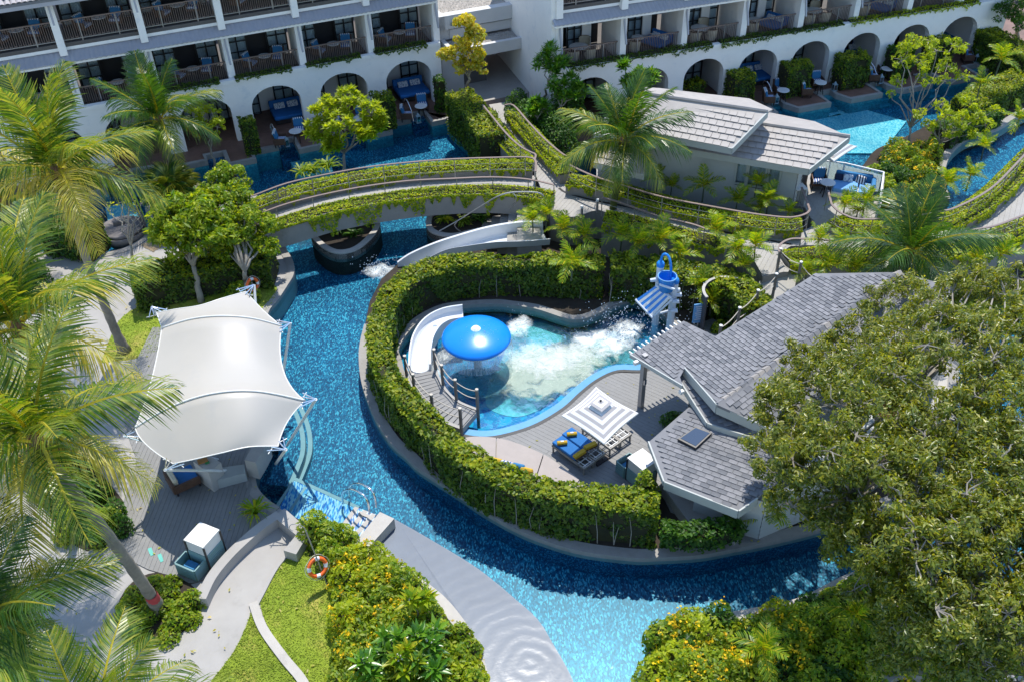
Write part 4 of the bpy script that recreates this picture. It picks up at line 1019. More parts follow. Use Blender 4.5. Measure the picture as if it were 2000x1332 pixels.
lap_wall(vwp, ZL, ze + .05, vl, openings=wins)
nv = Vector((tdir.y, -tdir.x, 0))
for (fa, fb, z0, z1, _) in wins:
    p0, p1 = vw[0] + tdir * fa, vw[0] + tdir * fb; mb = MB(); mid_ = (p0 + p1) / 2; rz = math.atan2(tdir.y, tdir.x)
    for dx, w_ in ((-(fb - fa) / 2, .09), ((fb - fa) / 2, .09)): mb.box(mid_ + tdir * dx + nv * .03 + Vector((0, 0, (z0 + z1) / 2 - ZW)), (w_, .1, z1 - z0 + .1), rz)
    for zz in (z0, z1): mb.box(mid_ + nv * .031 + Vector((0, 0, zz - ZW)), (fb - fa - .09, .1, .08), rz)
    f = mb.build('window', 'trim', vl)
    MB().box(mid_ + Vector((0, 0, (z0 + z1) / 2 - ZW)), (fb - fa, .02, z1 - z0), rz).build('pane', 'glass_window', f)
    cm = MB(); vs = []; N = 18
    for i in range(N + 1):
        q = p0.lerp(p1, i / N) - nv * (.14 + .03 * math.sin(i * 2.2)); vs += [(q.x, q.y, z0), (q.x, q.y, z1)]
    cm.add(vs, [(2 * i, 2 * i + 2, 2 * i + 3, 2 * i + 1) for i in range(N)]).build('curtain', 'curtain', vl, smooth_=True)
bkp = vw[0] + Vector((0, 0, 0))
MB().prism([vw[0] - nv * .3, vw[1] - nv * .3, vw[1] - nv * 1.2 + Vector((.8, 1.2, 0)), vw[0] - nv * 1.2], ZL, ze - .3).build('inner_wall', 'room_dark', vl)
core_wall([vwp[2], vwp[3]], ZL, ze, vl); core_wall([vwp[0], vwp[1]], ZL, ze, vl)
# villa pool terrace, glass screen and planks
vt = PP([(1545, 330), (1620, 316), (1728, 345), (1722, 400), (1700, 440), (1640, 440), (1600, 420)], ZW)
vtr = struct(MB().prism(vt, FL, ZW - .03).build('villa_terrace', 'fascia'))
boards('terrace_boards', vt, ZW + .02, R_(80), .17, 'walkdeck', vtr)
MB().prism(PP([(1165, 280), (1400, 250), (1600, 300), (1600, 400), (1560, 440), (1165, 380)], ZL + .3), FL, ZL + .3).build('ground_slab', 'concrete', vl)
gs = thing('glass_screen', 'clear glass screen with white top rail round the villa terrace above the pool', 'glass screen', P(1660, 320, ZW))
gp = [P(1598, 314, ZW + 1.0), P(1650, 320, ZW + 1.0), P(1726, 338, ZW + 1.0), P(1718, 395, ZW + 1.0)]
for a, b in zip(gp, gp[1:]):
    t = (b - a).normalized(); n_ = Vector((-t.y, t.x, 0)) * .008
    vs = [a - n_ - Vector((0, 0, 1)), b - n_ - Vector((0, 0, 1)), b - n_, a - n_, a + n_ - Vector((0, 0, 1)), b + n_ - Vector((0, 0, 1)), b + n_, a + n_]
    MB().add(vs, [(0, 1, 2, 3), (7, 6, 5, 4), (0, 4, 5, 1), (1, 5, 6, 2), (2, 6, 7, 3), (3, 7, 4, 0)]).build('pane', 'glass_clear', gs)
    MB().box((a + b) / 2 + Vector((0, 0, .02)), ((b - a).length, .06, .05), math.atan2(t.y, t.x)).build('top_rail', 'plastic_white', gs)
    MB().box(b - Vector((0, 0, .5)), (.06, .06, 1.0)).build('post', 'plastic_white', gs)

# ---------------------------------------------------------------- splash pool pavilion (shingled roofs)
kp = thing('pool_pavilion', 'grey shingled pool house with folded roofs beside the splash pool', 'pavilion', P(1450, 900, ZL))
zB = 2.65
C1 = [P(1232, 692, zB), P(1334, 753, zB + .02), P(1345, 715, zB + .30), P(1405, 788, zB + .12), P(1700, 640, 4.3), P(1757, 532, 4.35), P(1590, 535, 3.6), P(1397, 657, zB + .55), P(1335, 627, zB + .42)]
def plane_fit(pts):
    A = np.array([[p.x, p.y, 1] for p in pts]); b = np.array([p.z for p in pts]); return np.linalg.lstsq(A, b, rcond=None)[0]
def onplane(px, py, a, b, c):
    """where the sight line meets the plane z = a x + b y + c"""
    u, v = px - 1000, py - 666; aa, bb = u * cr - v * sr, u * sr + v * cr; D = _cf * FPX + _cr * aa - _cu * bb
    t = (CAMH - c) / (a * D.x + b * D.y - D.z); return Vector((D.x * t, D.y * t, CAMH + D.z * t))
def roof_on(pts, ref, name, th=.10, tiles=True, tw=.27, tl=.165, limit=0, parent=None, mats=None, course=None):
    k = plane_fit(ref); pl = [onplane(p[0], p[1], *k) for p in pts]
    parent = parent or kp
    MB().slabpoly(pl, th).build(name, 'tile_grey', parent)
    if tiles:
        g = Vector((k[0], k[1], 0)); up = Vector((g.x, g.y, g.length_squared)).normalized(); ea = Vector((up.y, -up.x, 0)).normalized()
        up = (ea.cross(Vector((-k[0], -k[1], 1)).normalized())) * -1
        if up.z < 0: up = -up
        if course is not None:
            nrm_ = Vector((-k[0], -k[1], 1)).normalized(); ea = (course - nrm_ * course.dot(nrm_)).normalized(); up = nrm_.cross(ea); 
            if up.z < 0: up = -up
        tile_field('shingle', [p + Vector((0, 0, .012)) for p in pl], ea, up, tw, tl, 'tile_grey', parent, th=.014, limit=limit, lift=.012, mats=mats or ['tile_grey', 'tile_grey', 'tile_sh2', 'tile_sh3'])
    return pl
plain('tile_sh2', (.195, .195, .21), .75, .12, 5, .25); plain('tile_sh3', (.115, .12, .135), .75, .12, 5, .25)
course = (P(1590, 535, 3.5) - P(1335, 627, 2.9)).normalized(); 
main_ref = [P(1232, 692, 2.6), P(1334, 753, 2.6), P(1590, 535, 3.45), P(1757, 532, 4.25), P(1405, 788, 3.0)]
main_px = [(1232, 692), (1334, 753), (1328, 736), (1338, 718), (1401, 790), (1525, 690), (1655, 602), (1757, 532), (1592, 535), (1397, 657), (1335, 627)]
mp_ = roof_on(main_px, main_ref, 'main_roof', limit=200, course=Vector((.55, -1, 0)).normalized())
k_main = plane_fit(main_ref)
rdg = [onplane(x, y, *k_main) for x, y in ((1401, 790), (1525, 690), (1655, 602), (1757, 532))]
# the far slope beyond the ridge
far = [rdg[0], P(1510, 835, 2.7), P(1640, 760, 2.75), P(1830, 640, 3.0), P(1880, 560, 3.2), rdg[3]]
fr_ = [rdg[0], rdg[3], P(1700, 745, 2.75), P(1510, 838, 2.7)]
roof_on([(1401, 790), (1508, 838), (1640, 770), (1830, 650), (1860, 560), (1757, 532)], fr_, 'far_roof', limit=60, course=(rdg[3] - rdg[0]).normalized())
mb = MB()
for i in range(34):
    a = rdg[0].lerp(rdg[3], i / 34); b = rdg[0].lerp(rdg[3], (i + 1.15) / 34); t = (b - a).normalized(); n_ = Vector((-t.y, t.x, 0))
    ob = MB().add([a + n_ * .13 + Vector((0, 0, -.0)), a + Vector((0, 0, .10)), a - n_ * .13 - Vector((0, 0, .0)), b + n_ * .12 - Vector((0, 0, .02)), b + Vector((0, 0, .07)), b - n_ * .12 - Vector((0, 0, .02))],
                  [(0, 1, 4, 3), (1, 2, 5, 4), (0, 2, 1), (3, 4, 5)]).build('ridge_cap', rnd.choice(['tile_sh2', 'tile_grey', 'tile_light']), kp)
def fas(a, b, h, nm='fascia_board', mat='trim', par=None, out=.02):
    t = (b - a); t.z = 0; t.normalize(); n_ = Vector((t.y, -t.x, 0)); vs = []
    for p in (a, b):
        for dz in (.03, -h): vs += [p + n_ * (out + .03) + Vector((0, 0, dz)), p + n_ * (out - .02) + Vector((0, 0, dz))]
    return MB().add(vs, [(0, 4, 5, 1), (2, 3, 7, 6), (0, 2, 6, 4), (1, 5, 7, 3), (0, 1, 3, 2), (4, 6, 7, 5)]).build(nm, mat, par or kp)
fas(mp_[0], mp_[1], .12); fas(mp_[3], mp_[4], .34)
fe = P(1510, 838, 2.7); kk = plane_fit(fr_); fe = onplane(1508, 838, *kk); fas(mp_[4], fe, .34)
# rafter ends along the porch edge
for i in range(13):
    a = mp_[0].lerp(mp_[-1], (i + .5) / 13); d = (mp_[0] - mp_[1]).normalized()
    MB().box(a + d * .08 - Vector((0, 0, .06)), (.22, .05, .07), math.atan2(d.y, d.x)).build('rafter_end', 'plastic_white', kp)
# second roof, lower, mostly in the shade of the first
r2ref = [P(1322, 732, 2.42), P(1382, 826, 2.3), P(1505, 862, 2.3), P(1420, 760, 2.55)]
r2 = roof_on([(1322, 732), (1382, 826), (1510, 866), (1620, 800), (1440, 690), (1335, 700)], r2ref, 'middle_roof', limit=0, tw=.28, tl=.18, course=Vector((1, .2, 0)))
fas(r2[0], r2[1], .22); fas(r2[1], r2[2], .25)
r3ref = [P(1268, 862, 1.98), P(1296, 938, 1.9), P(1442, 996, 1.9), P(1340, 800, 2.08), P(1490, 930, 2.08)]
r3 = roof_on([(1268, 862), (1298, 940), (1442, 997), (1478, 972), (1520, 940), (1520, 840), (1400, 800), (1345, 795)], r3ref, 'low_roof', limit=80, tw=.28, tl=.18, course=(P(1442, 997, 2.4) - P(1298, 940, 2.4)).normalized())
fas(r3[0], r3[1], .16); fas(r3[1], r3[2], .30); fas(r3[2], r3[3], .3)
k3 = plane_fit(r3ref); 
sk = [onplane(x, y, *k3) + Vector((0, 0, .13)) for x, y in ((1323, 862), (1358, 880), (1390, 850), (1358, 838))]
f = MB().slabpoly(sk, .14).build('skylight', 'frame_dark', kp)
cs = sum(sk, Vector()) / 4; MB().slabpoly([cs + (p - cs) * .84 + Vector((0, 0, .012)) for p in sk], .01).build('pane', 'glass_sky', f)
# walls, posts
lw3 = [P(1290, 925, ZL), P(1308, 1000, ZL), P(1350, 1015, ZL), P(1480, 1052, ZL), P(1600, 1000, ZL)]
lap_wall(lw3[2:], ZL, 1.85, kp, pitch=.18); core_wall(lw3[2:], ZL, 1.8, kp)
MB().prism(PP([(1292, 925), (1350, 1002), (1440, 1028), (1520, 960), (1400, 880)], ZL + .9), ZL, ZL + .45).build('plinth', 'walkdeck', kp)
MB().prism(PP([(1340, 900), (1420, 900), (1560, 980), (1700, 900), (1700, 760), (1560, 720), (1420, 800)], 1.2), ZL, 1.8).build('inner_wall', 'trim', kp)
for (x, y, zt) in ((1251, 795, 2.62), (1348, 812, 2.3), (1440, 860, 2.3)):
    b = P(x, y, ZL); MB().box((b.x, b.y, (zt + ZL) / 2), (.17, .17, zt - ZL), R_(35)).build('post', 'rail_steel', kp); MB().box((b.x + .05, b.y - .09, 1.45), (.10, .10, .22), R_(35)).build('post_lamp', 'chrome', kp)
for (x, y, z) in ((1242, 708, 2.5), (1331, 765, 2.4)): b = P(x, y, z); MB().box(b, (.16, .12, .12), R_(30)).build('spotlight', 'plastic_white', kp)
# ---------------------------------------------------------------- furniture prototypes
def chair_proto():
    t = thing('armchair', 'x', 'armchair')
    MB().box((0, 0, .22), (.62, .58, .10)).box((-.31, 0, .38), (.05, .58, .30)).box((.31, 0, .38), (.05, .58, .30)).box((0, .29, .50), (.66, .06, .52), rx=R_(-10)).build('frame', 'wicker', t)
    for x in (-.27, .27):
        for y in (-.24, .24): MB().box((x, y, .09), (.05, .05, .18)).build('leg', 'table_leg', t)
    MB().rbox((0, -.03, .34), (.54, .52, .12), .04, crown=.02).build('seat_cushion', 'stripe_blue', t)
    MB().rbox((0, .20, .62), (.52, .13, .44), .04, rx=R_(-12)).build('back_cushion', 'fabric_teal', t)
    b = MB()
    for k in range(5): b.box((-.22 + .11 * k, .245, .80), (.05, .14, .10), rx=R_(-12))
    b.build('cushion_stripes', 'towel_white', t, kind='stuff'); return t
def table_proto(r=.34, h=.66, name='round_table'):
    t = thing(name, 'x', 'table'); MB().lathe([(0, h - .03), (r * .97, h - .03), (r, h - .015), (r * .98, h), (0, h)], n=24).build('table_top', 'table_top', t)
    for k in range(4): a = k * math.pi / 2 + .6; MB().tube([(r * .3 * math.cos(a), r * .3 * math.sin(a), h - .03), (r * .7 * math.cos(a), r * .7 * math.sin(a), 0)], [.02, .026], 6).build('leg', 'table_leg', t)
    return t
def cream_chair_proto():
    t = thing('wicker_chair', 'x', 'chair')
    MB().lathe([(.26, .2), (.30, .35), (.31, .45), (.28, .45), (.25, .3), (0, .3)], n=14).build('seat', 'fabric_cream', t)
    MB().lathe([(.30, .42), (.33, .62), (.31, .80), (.29, .80), (.30, .62), (.28, .42)], n=14, a0=R_(20), a1=R_(160)).build('backrest', 'fabric_cream', t)
    MB().tube([(.33 * math.cos(R_(a)), .33 * math.sin(R_(a)), .80) for a in range(15, 170, 12)], .018, 5).build('rim_rail', 'wicker', t)
    for k in range(4): a = k * math.pi / 2 + .78; MB().tube([(.2 * math.cos(a), .2 * math.sin(a), .22), (.26 * math.cos(a), .26 * math.sin(a), 0)], .018, 5).build('leg', 'wicker', t)
    return t
def daybed_proto(w_=1.75, d=1.5, pil=2):
    t = thing('daybed', 'x', 'daybed')
    MB().box((0, 0, .14), (w_ * .94, d * .92, .24)).build('base', 'table_leg', t)
    MB().rbox((0, 0, .36), (w_, d, .2), .07, crown=.02).build('mattress', 'fabric_blue', t)
    MB().rbox((0, d / 2 - .1, .62), (w_, .2, .40), .06, rx=R_(-14)).build('bolster', 'fabric_blue', t)
    for k in range(pil): MB().rbox((-.36 + .72 * k, d / 2 - .36, .58), (.58, .16, .32), .05, rx=R_(-38)).build('pillow', 'fabric_pattern', t)
    return t
def lantern_proto():
    t = thing('lantern', 'x', 'lantern'); MB().box((0, 0, .02), (.26, .26, .04)).box((0, 0, .38), (.24, .24, .03)).build('frame', 'lantern', t)
    for x in (-.1, .1):
        for y in (-.1, .1): MB().box((x, y, .2), (.02, .02, .34)).build('corner_bar', 'lantern', t)
    MB().lathe([(.12, .39), (.05, .5), (.02, .55), (0, .55)], n=8).build('lid', 'lantern', t); MB().box((0, 0, .2), (.17, .17, .33)).build('pane', 'glass_sky', t)
    MB().tube([(0, 0, .04), (0, 0, .2)], .04, 8).build('candle', 'towel_white', t); return t
def rail_proto():
    t = thing('grab_rail', 'x', 'handrail'); MB().tube([(0, .55, 0), (0, .55, .7), (0, .45, .86), (0, .25, .9), (0, 0, .78), (0, -.3, .45), (0, -.45, -.1), (0, -.45, -.3)], .03, 8).build('bar', 'chrome', t); return t
CH, TB, CC, DB, LN, GR = chair_proto(), table_proto(), cream_chair_proto(), daybed_proto(), lantern_proto(), rail_proto()
used = set()
def put(proto, loc, rz, label, group=None, scale=None):
    if id(proto) in used: o = dup(proto, loc, rz, label, scale=scale or 1)
    else:
        used.add(id(proto)); o = proto; o.location = loc; o.rotation_euler = (0, 0, rz); o['label'] = label
        if scale: o.scale = (scale,) * 3
    if group: o['group'] = group
    return o
ORD = ['first', 'second', 'third', 'fourth', 'fifth', 'sixth', 'seventh', 'eighth']
gC, gT = 'armchairs with blue cushions on the hotel balconies and terraces', 'small round tables on the hotel balconies and terraces'
bi = 0
for fi, z in enumerate((F1, F2)):
    fl_ = ('lower', 'upper')[fi]
    for k in range(0, 6):
        if fi == 1 and k < 1: continue
        m_ = .3 - 3.68 * k - 1.84; o_ = ORD[k]
        z0 = z + .03
        put(TB, FLf(m_ + .1, 1.45, z0), ANG_L, f'white round table on the {fl_} left wing balcony, {o_} bay from the lobby', gT)
        put(CH, FLf(m_ - .65, 1.65, z0), ANG_L + R_(50), f'blue striped armchair left of the table, {fl_} balcony, {o_} bay left of the lobby', gC)
        put(CH, FLf(m_ + .85, 1.85, z0), ANG_L - R_(20), f'blue striped armchair right of the table, {fl_} balcony, {o_} bay left of the lobby', gC)
gCC = 'cream wicker chairs on the right wing balconies'
BT = table_proto(.5, .7, 'dining_table')
for k in range(0, 6):
    m_ = .45 + 3.5 * k + 1.75; z0 = F1 + .03; o_ = ORD[k]
    if k % 2 == 0:
        put(BT, FRf(m_ - .2, 1.5, z0), ANG_R, f'larger round dining table on the right wing balcony, {o_} bay from the lobby')
        for dx, dy, r, nm in ((-1.0, 2.1, 30, 'back left'), (.5, 2.2, -20, 'back right'), (-.65, .95, 170, 'front left'), (.3, .95, 190, 'front right')):
            put(CC, FRf(m_ - .2 + dx + .1, dy, z0), ANG_R + R_(r), f'cream wicker chair {nm} of the table, {o_} right wing balcony from the lobby', gCC)
    else:
        put(TB, FRf(m_ - .3, 1.6, z0), ANG_R, f'small round table beside a blue daybed, {o_} right wing balcony from the lobby', gT)
        put(CC, FRf(m_ - .75, 1.0, z0), ANG_R + R_(170), f'lone cream wicker chair beside the blue daybed, right wing balcony, {o_} bay from the lobby', gCC)
        put(DB, FRf(m_ + .8, 1.6, z0), ANG_R - R_(65), f'blue balcony daybed with patterned pillows, right wing, {o_} bay from the lobby', 'blue daybeds', .8)
def terr(px, py, side, who, far_=False, bed=None, F=None, ang=0, lantern=None, rail=None):
    t = P(px, py, 1.06); t.z = .42
    put(TB, t, ang, f'white topped round table on the pool terrace {who}', gT)
    e = Vector((math.cos(ang), math.sin(ang), 0)); n = Vector((-math.sin(ang), math.cos(ang), 0))
    put(CH, t - e * .85 + n * .0, ang + R_(70), f'blue cushioned armchair on the left of the terrace table {who}', gC)
    put(CH, t + e * .35 + n * .85, ang - R_(10), f'blue cushioned armchair behind the terrace table {who}', gC)
    if bed: b = P(*bed, .9); b.z = .42; put(DB, b, ang, f'wide blue daybed with patterned pillows under the arch {who}', 'blue daybeds')
    if lantern: b = P(*lantern, .6); b.z = .42; put(LN, b, ang, f'grey metal lantern at the terrace corner {who}', 'lanterns on the pool terraces')
    if rail: b = P(*rail, .8); b.z = .40; put(GR, b, ang + R_(8), f'bright curved steel grab rail by the pool steps {who}', 'steel grab rails')
terr(822, 208, 0, 'nearest the lobby on its left', bed=(803, 172), ang=ANG_L, lantern=(817, 234), rail=(799, 215))
terr(700, 232, 0, 'half hidden behind the round tree', ang=ANG_L)
terr(577, 257, 0, 'left of the round tree', bed=(562, 214), ang=ANG_L, lantern=(560, 280), rail=(538, 265))
terr(1530, 177, 0, 'just behind the villa roof ridge', bed=(1478, 142), ang=ANG_R, lantern=(1516, 196), rail=(1501, 180))
terr(1603, 162, 0, 'above the pale shallow shelf', ang=ANG_R, lantern=(1630, 172), rail=(1632, 155))
terr(1733, 135, 0, 'left of the thin pale trees', bed=(1683, 98), ang=ANG_R, lantern=(1720, 157), rail=(1704, 143))
terr(1917, 97, 0, 'at the far right end', bed=(1862, 62), ang=ANG_R, lantern=(1907, 117), rail=(1893, 104))

# ---------------------------------------------------------------- mushroom fountain, slide and dumping bucket
mc = P(930, 655, 1.45); mc.z = -.95
mu = thing('mushroom_fountain', 'large bright blue mushroom fountain with water running off its rim', 'fountain', mc)
prof = [(0, 2.72), (.3, 2.70), (.6, 2.645), (.9, 2.56), (1.1, 2.48), (1.24, 2.40), (1.29, 2.34), (1.30, 2.28), (1.27, 2.24), (1.24, 2.24)]
MB().lathe([(1.25, 2.25), (1.18, 2.13), (.95, 1.96), (.6, 1.80), (.3, 1.68), (.17, 1.60)], mc, 48).build('underside', 'play_white', mu, smooth_=True)
MB().lathe(prof, mc, 64).build('cap', 'dome_blue', mu, smooth_=True)
MB().lathe([(.16, 0), (.16, 2.3)], mc, 20).build('stem', 'play_white', mu, smooth_=True)
sk_ = MB(); vs = []; N = 110
for i in range(N):
    a = 2 * math.pi * i / N
    for j, z in enumerate((2.26, 2.1, 1.95, 1.8, 1.6)): r = 1.27 + .10 * (j / 4) + .02 * math.sin(a * 23 + j) + .015 * math.sin(a * 51); vs.append(mc + Vector((r * math.cos(a), r * math.sin(a), z)))
sk_.add(vs, [(5 * i + j, 5 * i + j + 1, 5 * ((i + 1) % N) + j + 1, 5 * ((i + 1) % N) + j) for i in range(N) for j in range(4)])
def curtain_mat():
    s = NT('water_curtain'); v = s.pos((7, 7, .5)); a = s.noise(v, 3, 6, .65)
    mr = s.n('MapRange'); mr.inputs[1].default_value = .38; mr.inputs[2].default_value = .62; mr.inputs[3].default_value = .08; mr.inputs[4].default_value = .5; s.l(a.outputs[0], mr.inputs[0])
    t = s.n('BsdfTransparent'); s.b.inputs['Base Color'].default_value = (.75, .82, .85, 1); s.b.inputs['Roughness'].default_value = .25
    mx = s.n('MixShader'); s.l(mr.outputs[0], mx.inputs[0]); s.l(t.outputs[0], mx.inputs[1]); s.l(s.b.outputs[0], mx.inputs[2]); s.l(mx.outputs[0], s.out.inputs[0])
curtain_mat()
sk_.build('water_curtain', 'water_curtain', mu, smooth_=True)
MB().lathe([(.0, 2.76), (.05, 2.80), (.12, 2.78), (.18, 2.72), (.2, 2.69)], mc, 18).build('spout_water', 'foam_thin2' if False else 'droplet', mu)

def channel(name, path, w, h, mat, parent, rim=.06, seg=8):
    """an open U-shaped chute"""
    path = smooth(path, 6); vs = []; n = len(path); K = seg + 1
    for i, p in enumerate(path):
        t = (path[min(i + 1, n - 1)] - path[max(i - 1, 0)]); t.z = 0; t.normalize(); b = Vector((-t.y, t.x, 0))
        ring = [(-w / 2 - rim, h * .2 - .25), (-w / 2 - rim, h), (-w / 2, h)]
        ring += [(-w / 2 * math.cos(math.pi * k / seg), h - (h) * math.sin(math.pi * k / seg) ** .5) for k in range(1, seg)]
        ring += [(w / 2, h), (w / 2 + rim, h), (w / 2 + rim, h * .2 - .25)]
        for x, z in ring: vs.append(p + b * x + Vector((0, 0, z)))
    m_ = len(ring); fs = [(i * m_ + k, i * m_ + k + 1, (i + 1) * m_ + k + 1, (i + 1) * m_ + k) for i in range(n - 1) for k in range(m_ - 1)]
    fs += [tuple(range(m_)), tuple((n - 1) * m_ + k for k in reversed(range(m_)))]
    return MB().add(vs, fs).build(name, mat, parent, smooth_=False)
sdl = thing('kids_slide', 'short white curved slide beside the blue mushroom', 'slide', P(830, 680, 0))
channel('chute', [P(905, 622, .75), P(872, 628, .68), P(846, 643, .60), P(829, 668, .50), P(822, 698, .42), P(821, 727, .40)], .72, .38, 'slide_white', sdl)
MB().prism(PP([(806, 712), (838, 712), (840, 742), (807, 742)], .42), -.5, .36).build('foot', 'slide_white', sdl)
MB().tube([P(850, 640, -.5), P(850, 640, .6)], .12, 10).build('support', 'play_white', sdl)
dock = thing('rope_bridge', 'small curved grey pier with wooden posts and ropes at the splash pool', 'pier', P(870, 790, 0))
dc = SPL([(824, 728, .5), (834, 752, .5), (853, 780, .5), (880, 802, .5), (918, 818, .5)], 0, 6)
MB().strip(dc, -.62, .55, -.28, -.03).build('base', 'walkdeck', dock)
MB().strip(dc, -.63, -.5, -.26, .05).build('kerb', 'walkdeck', dock); MB().strip(dc, .46, .56, -.26, .05).build('kerb', 'walkdeck', dock)
pl_ = resample(dc, .19)
for a, b in zip(pl_, pl_[1:]):
    t = (b - a).normalized(); c_ = (a + b) / 2; MB().box(c_, (.165, .96, .035), math.atan2(t.y, t.x)).build('plank', 'board_grey', dock)
tops = {0: [(843, 697), (862, 722), (886, 742), (914, 758)], 1: [(796, 683), (826, 742), (862, 772), (907, 794)]}
pin = offset(dc, .53); pout = offset(dc, -.57)
for side, pth in ((0, pin), (1, pout)):
    ps = [pth[int(round(f * (len(pth) - 1)))] for f in (0, .33, .66, 1)]
    tp = []
    for b in ps:
        MB().tube([b - Vector((0, 0, .9)), b + Vector((0, 0, .95))], .06, 8).build('post', 'post_wood', dock); MB().tube([b + Vector((0, 0, .95)), b + Vector((0, 0, 1.0))], .062, 8).build('post_cap', 'rope', dock)
        tp.append(b + Vector((0, 0, .9)))
    for a, b in zip(tp, tp[1:]):
        for dz in (0, -.35):
            MB().tube([a.lerp(b, i / 8) + Vector((0, 0, dz - .10 * math.sin(math.pi * i / 8))) for i in range(9)], .018, 5).build('rope', 'rope', dock)
pg = thing('dumping_bucket_tower', 'blue and white water play tower with tipping bucket and striped slat chute', 'water toy', P(1306, 622, .0))
pA1, pA2 = P(1306, 624, .0), P(1286, 590, .0)
t1, t2 = P(1318, 552, 2.35), P(1290, 520, 2.8)
def post_(b, t, r, nm): MB().tube([Vector((b.x, b.y, -.5)), t], r, 16).build(nm, 'play_white', pg, smooth_=False); MB().lathe([(r * 1.1, 0), (r * 1.12, .12), (r * .8, .2), (0, .24)], t, 16).build('post_cap', 'play_blue', pg, smooth_=True)
post_(Vector((t1.x - .02, t1.y, 0)), t1, .15, 'post'); post_(Vector((t2.x, t2.y, 0)), t2, .14, 'post')
arcp = [t2 + Vector((0, 0, .1)), t2 + Vector((.02, 0, .42)), t2 + Vector((.12, -.05, .58)), t2 + Vector((.26, -.15, .5)), t2 + Vector((.34, -.3, .2)), t2 + Vector((.36, -.38, -.25))]
MB().tube(smooth(arcp, 6), .05, 8).build('feed_pipe', 'play_blue', pg, smooth_=True)
bk = P(1301, 566, 2.1); MB().lathe([(0, 0), (.27, 0), (.35, .55), (.36, .62), (.335, .62), (.325, .55), (.25, .04), (0, .04)], bk, 28).build('bucket', 'play_blue', pg, smooth_=True)
MB().lathe([(.335, .61), (.37, .61), (.37, .64), (.335, .64)], bk, 28).build('bucket_rim', 'fabric_sky', pg)
MB().tube([P(1288, 556, 2.5), P(1318, 566, 2.45)], .05, 8).build('axle', 'play_white', pg)
qa, qb, qc, qd = P(1283, 557, 2.05), P(1311, 580, 1.9), P(1274, 618, 1.0), P(1243, 585, 1.2)
for k in range(8):
    u0, u1 = k / 8, (k + .96) / 8
    a, b = qa.lerp(qb, u0), qa.lerp(qb, u1); c, d = qd.lerp(qc, u1), qd.lerp(qc, u0)
    MB().slabpoly([a, b, c, d], .05).build('slat', 'play_blue' if k % 2 == 0 else 'plastic_white', pg)
for u, v in ((qd, qc), (qa, qb)):
    MB().tube([u.lerp(v, -.04) - Vector((0, 0, .05)), u.lerp(v, 1.04) - Vector((0, 0, .05))], .05, 8).build('crossbar', 'play_white', pg)
MB().tube([P(1312, 606, 1.1), P(1276, 616, .95)], .05, 8).build('brace', 'play_white', pg); MB().tube([P(1313, 585, 1.9), P(1278, 618, 1.0)], .04, 8).build('brace', 'play_white', pg)
for px, py, z in ((1323, 568, 2.0), (1326, 577, 1.8), (1321, 590, 1.6), (1318, 608, 1.2), (1278, 548, 2.2)):
    p = P(px, py, z); MB().tube([p - Vector((.16, 0, 0)), p + Vector((.1, 0, .03))], [.07, .09], 8).build('nozzle', 'play_white', pg)
# splashes: churned water under the toys
def foam_patch(px, rx, ry, z, mat, name='foam', rz=0):
    c = P(*px, z); mb = MB(); N = 28
    for i in range(N): a = 2 * math.pi * i / N; mb.v.append((math.cos(a), math.sin(a), 0))
    mb.v.append((0, 0, 0)); mb.f = [(i, (i + 1) % N, N) for i in range(N)]
    o = mb.build(name, mat); o.location = c; o.scale = (rx, ry, 1); o.rotation_euler.z = rz; tag(o, kind='stuff'); return o
foam_patch((1075, 722), 3.5, 2.1, .03, 'milk', 'aerated_water', .30); foam_patch((930, 745), 1.7, 1.4, .037, 'milk_teal', 'aerated_water')
foam_patch((1170, 668), 2.3, 1.5, .045, 'foam', rz=.2); foam_patch((1222, 640), 1.1, 1.0, .06, 'foam'); foam_patch((1070, 700), 3.0, 1.8, .048, 'foam_thin')
foam_patch((860, 710), .9, 1.6, .04, 'foam_thin'); foam_patch((1012, 640), .8, 1.2, .05, 'foam')
foam_patch((745, 530), 1.1, .9, .03, 'foam'); foam_patch((600, 470), 1.2, .8, .02, 'foam_thin')
dr = MB()
def drops(c, n, sx, sy, h, s=.025):
    for _ in range(n):
        z = abs(rnd.gauss(0, h)); x, y = rnd.gauss(0, sx), rnd.gauss(0, sy); r = s * rnd.uniform(.4, 1.4); p = c + Vector((x, y, z))
        dr.add([p + Vector((r, 0, 0)), p + Vector((-r * .5, r * .9, 0)), p + Vector((-r * .5, -r * .9, 0)), p + Vector((0, 0, r * 1.5))], [(0, 1, 3), (1, 2, 3), (2, 0, 3), (0, 2, 1)])
drops(P(1225, 640, .1), 420, .7, .5, .5); drops(P(1330, 600, .6), 160, .45, .6, .9, .02); drops(P(745, 525, .05), 160, .5, .3, .25); drops(P(850, 715, .05), 160, .2, .7, .25, .018); drops(P(1015, 650, .05), 120, .25, .5, .3, .018)
drops(P(940, 652, 1.75) , 70, .28, .2, .01, .014)
tag(dr.build('water_drops', 'droplet'), kind='stuff')

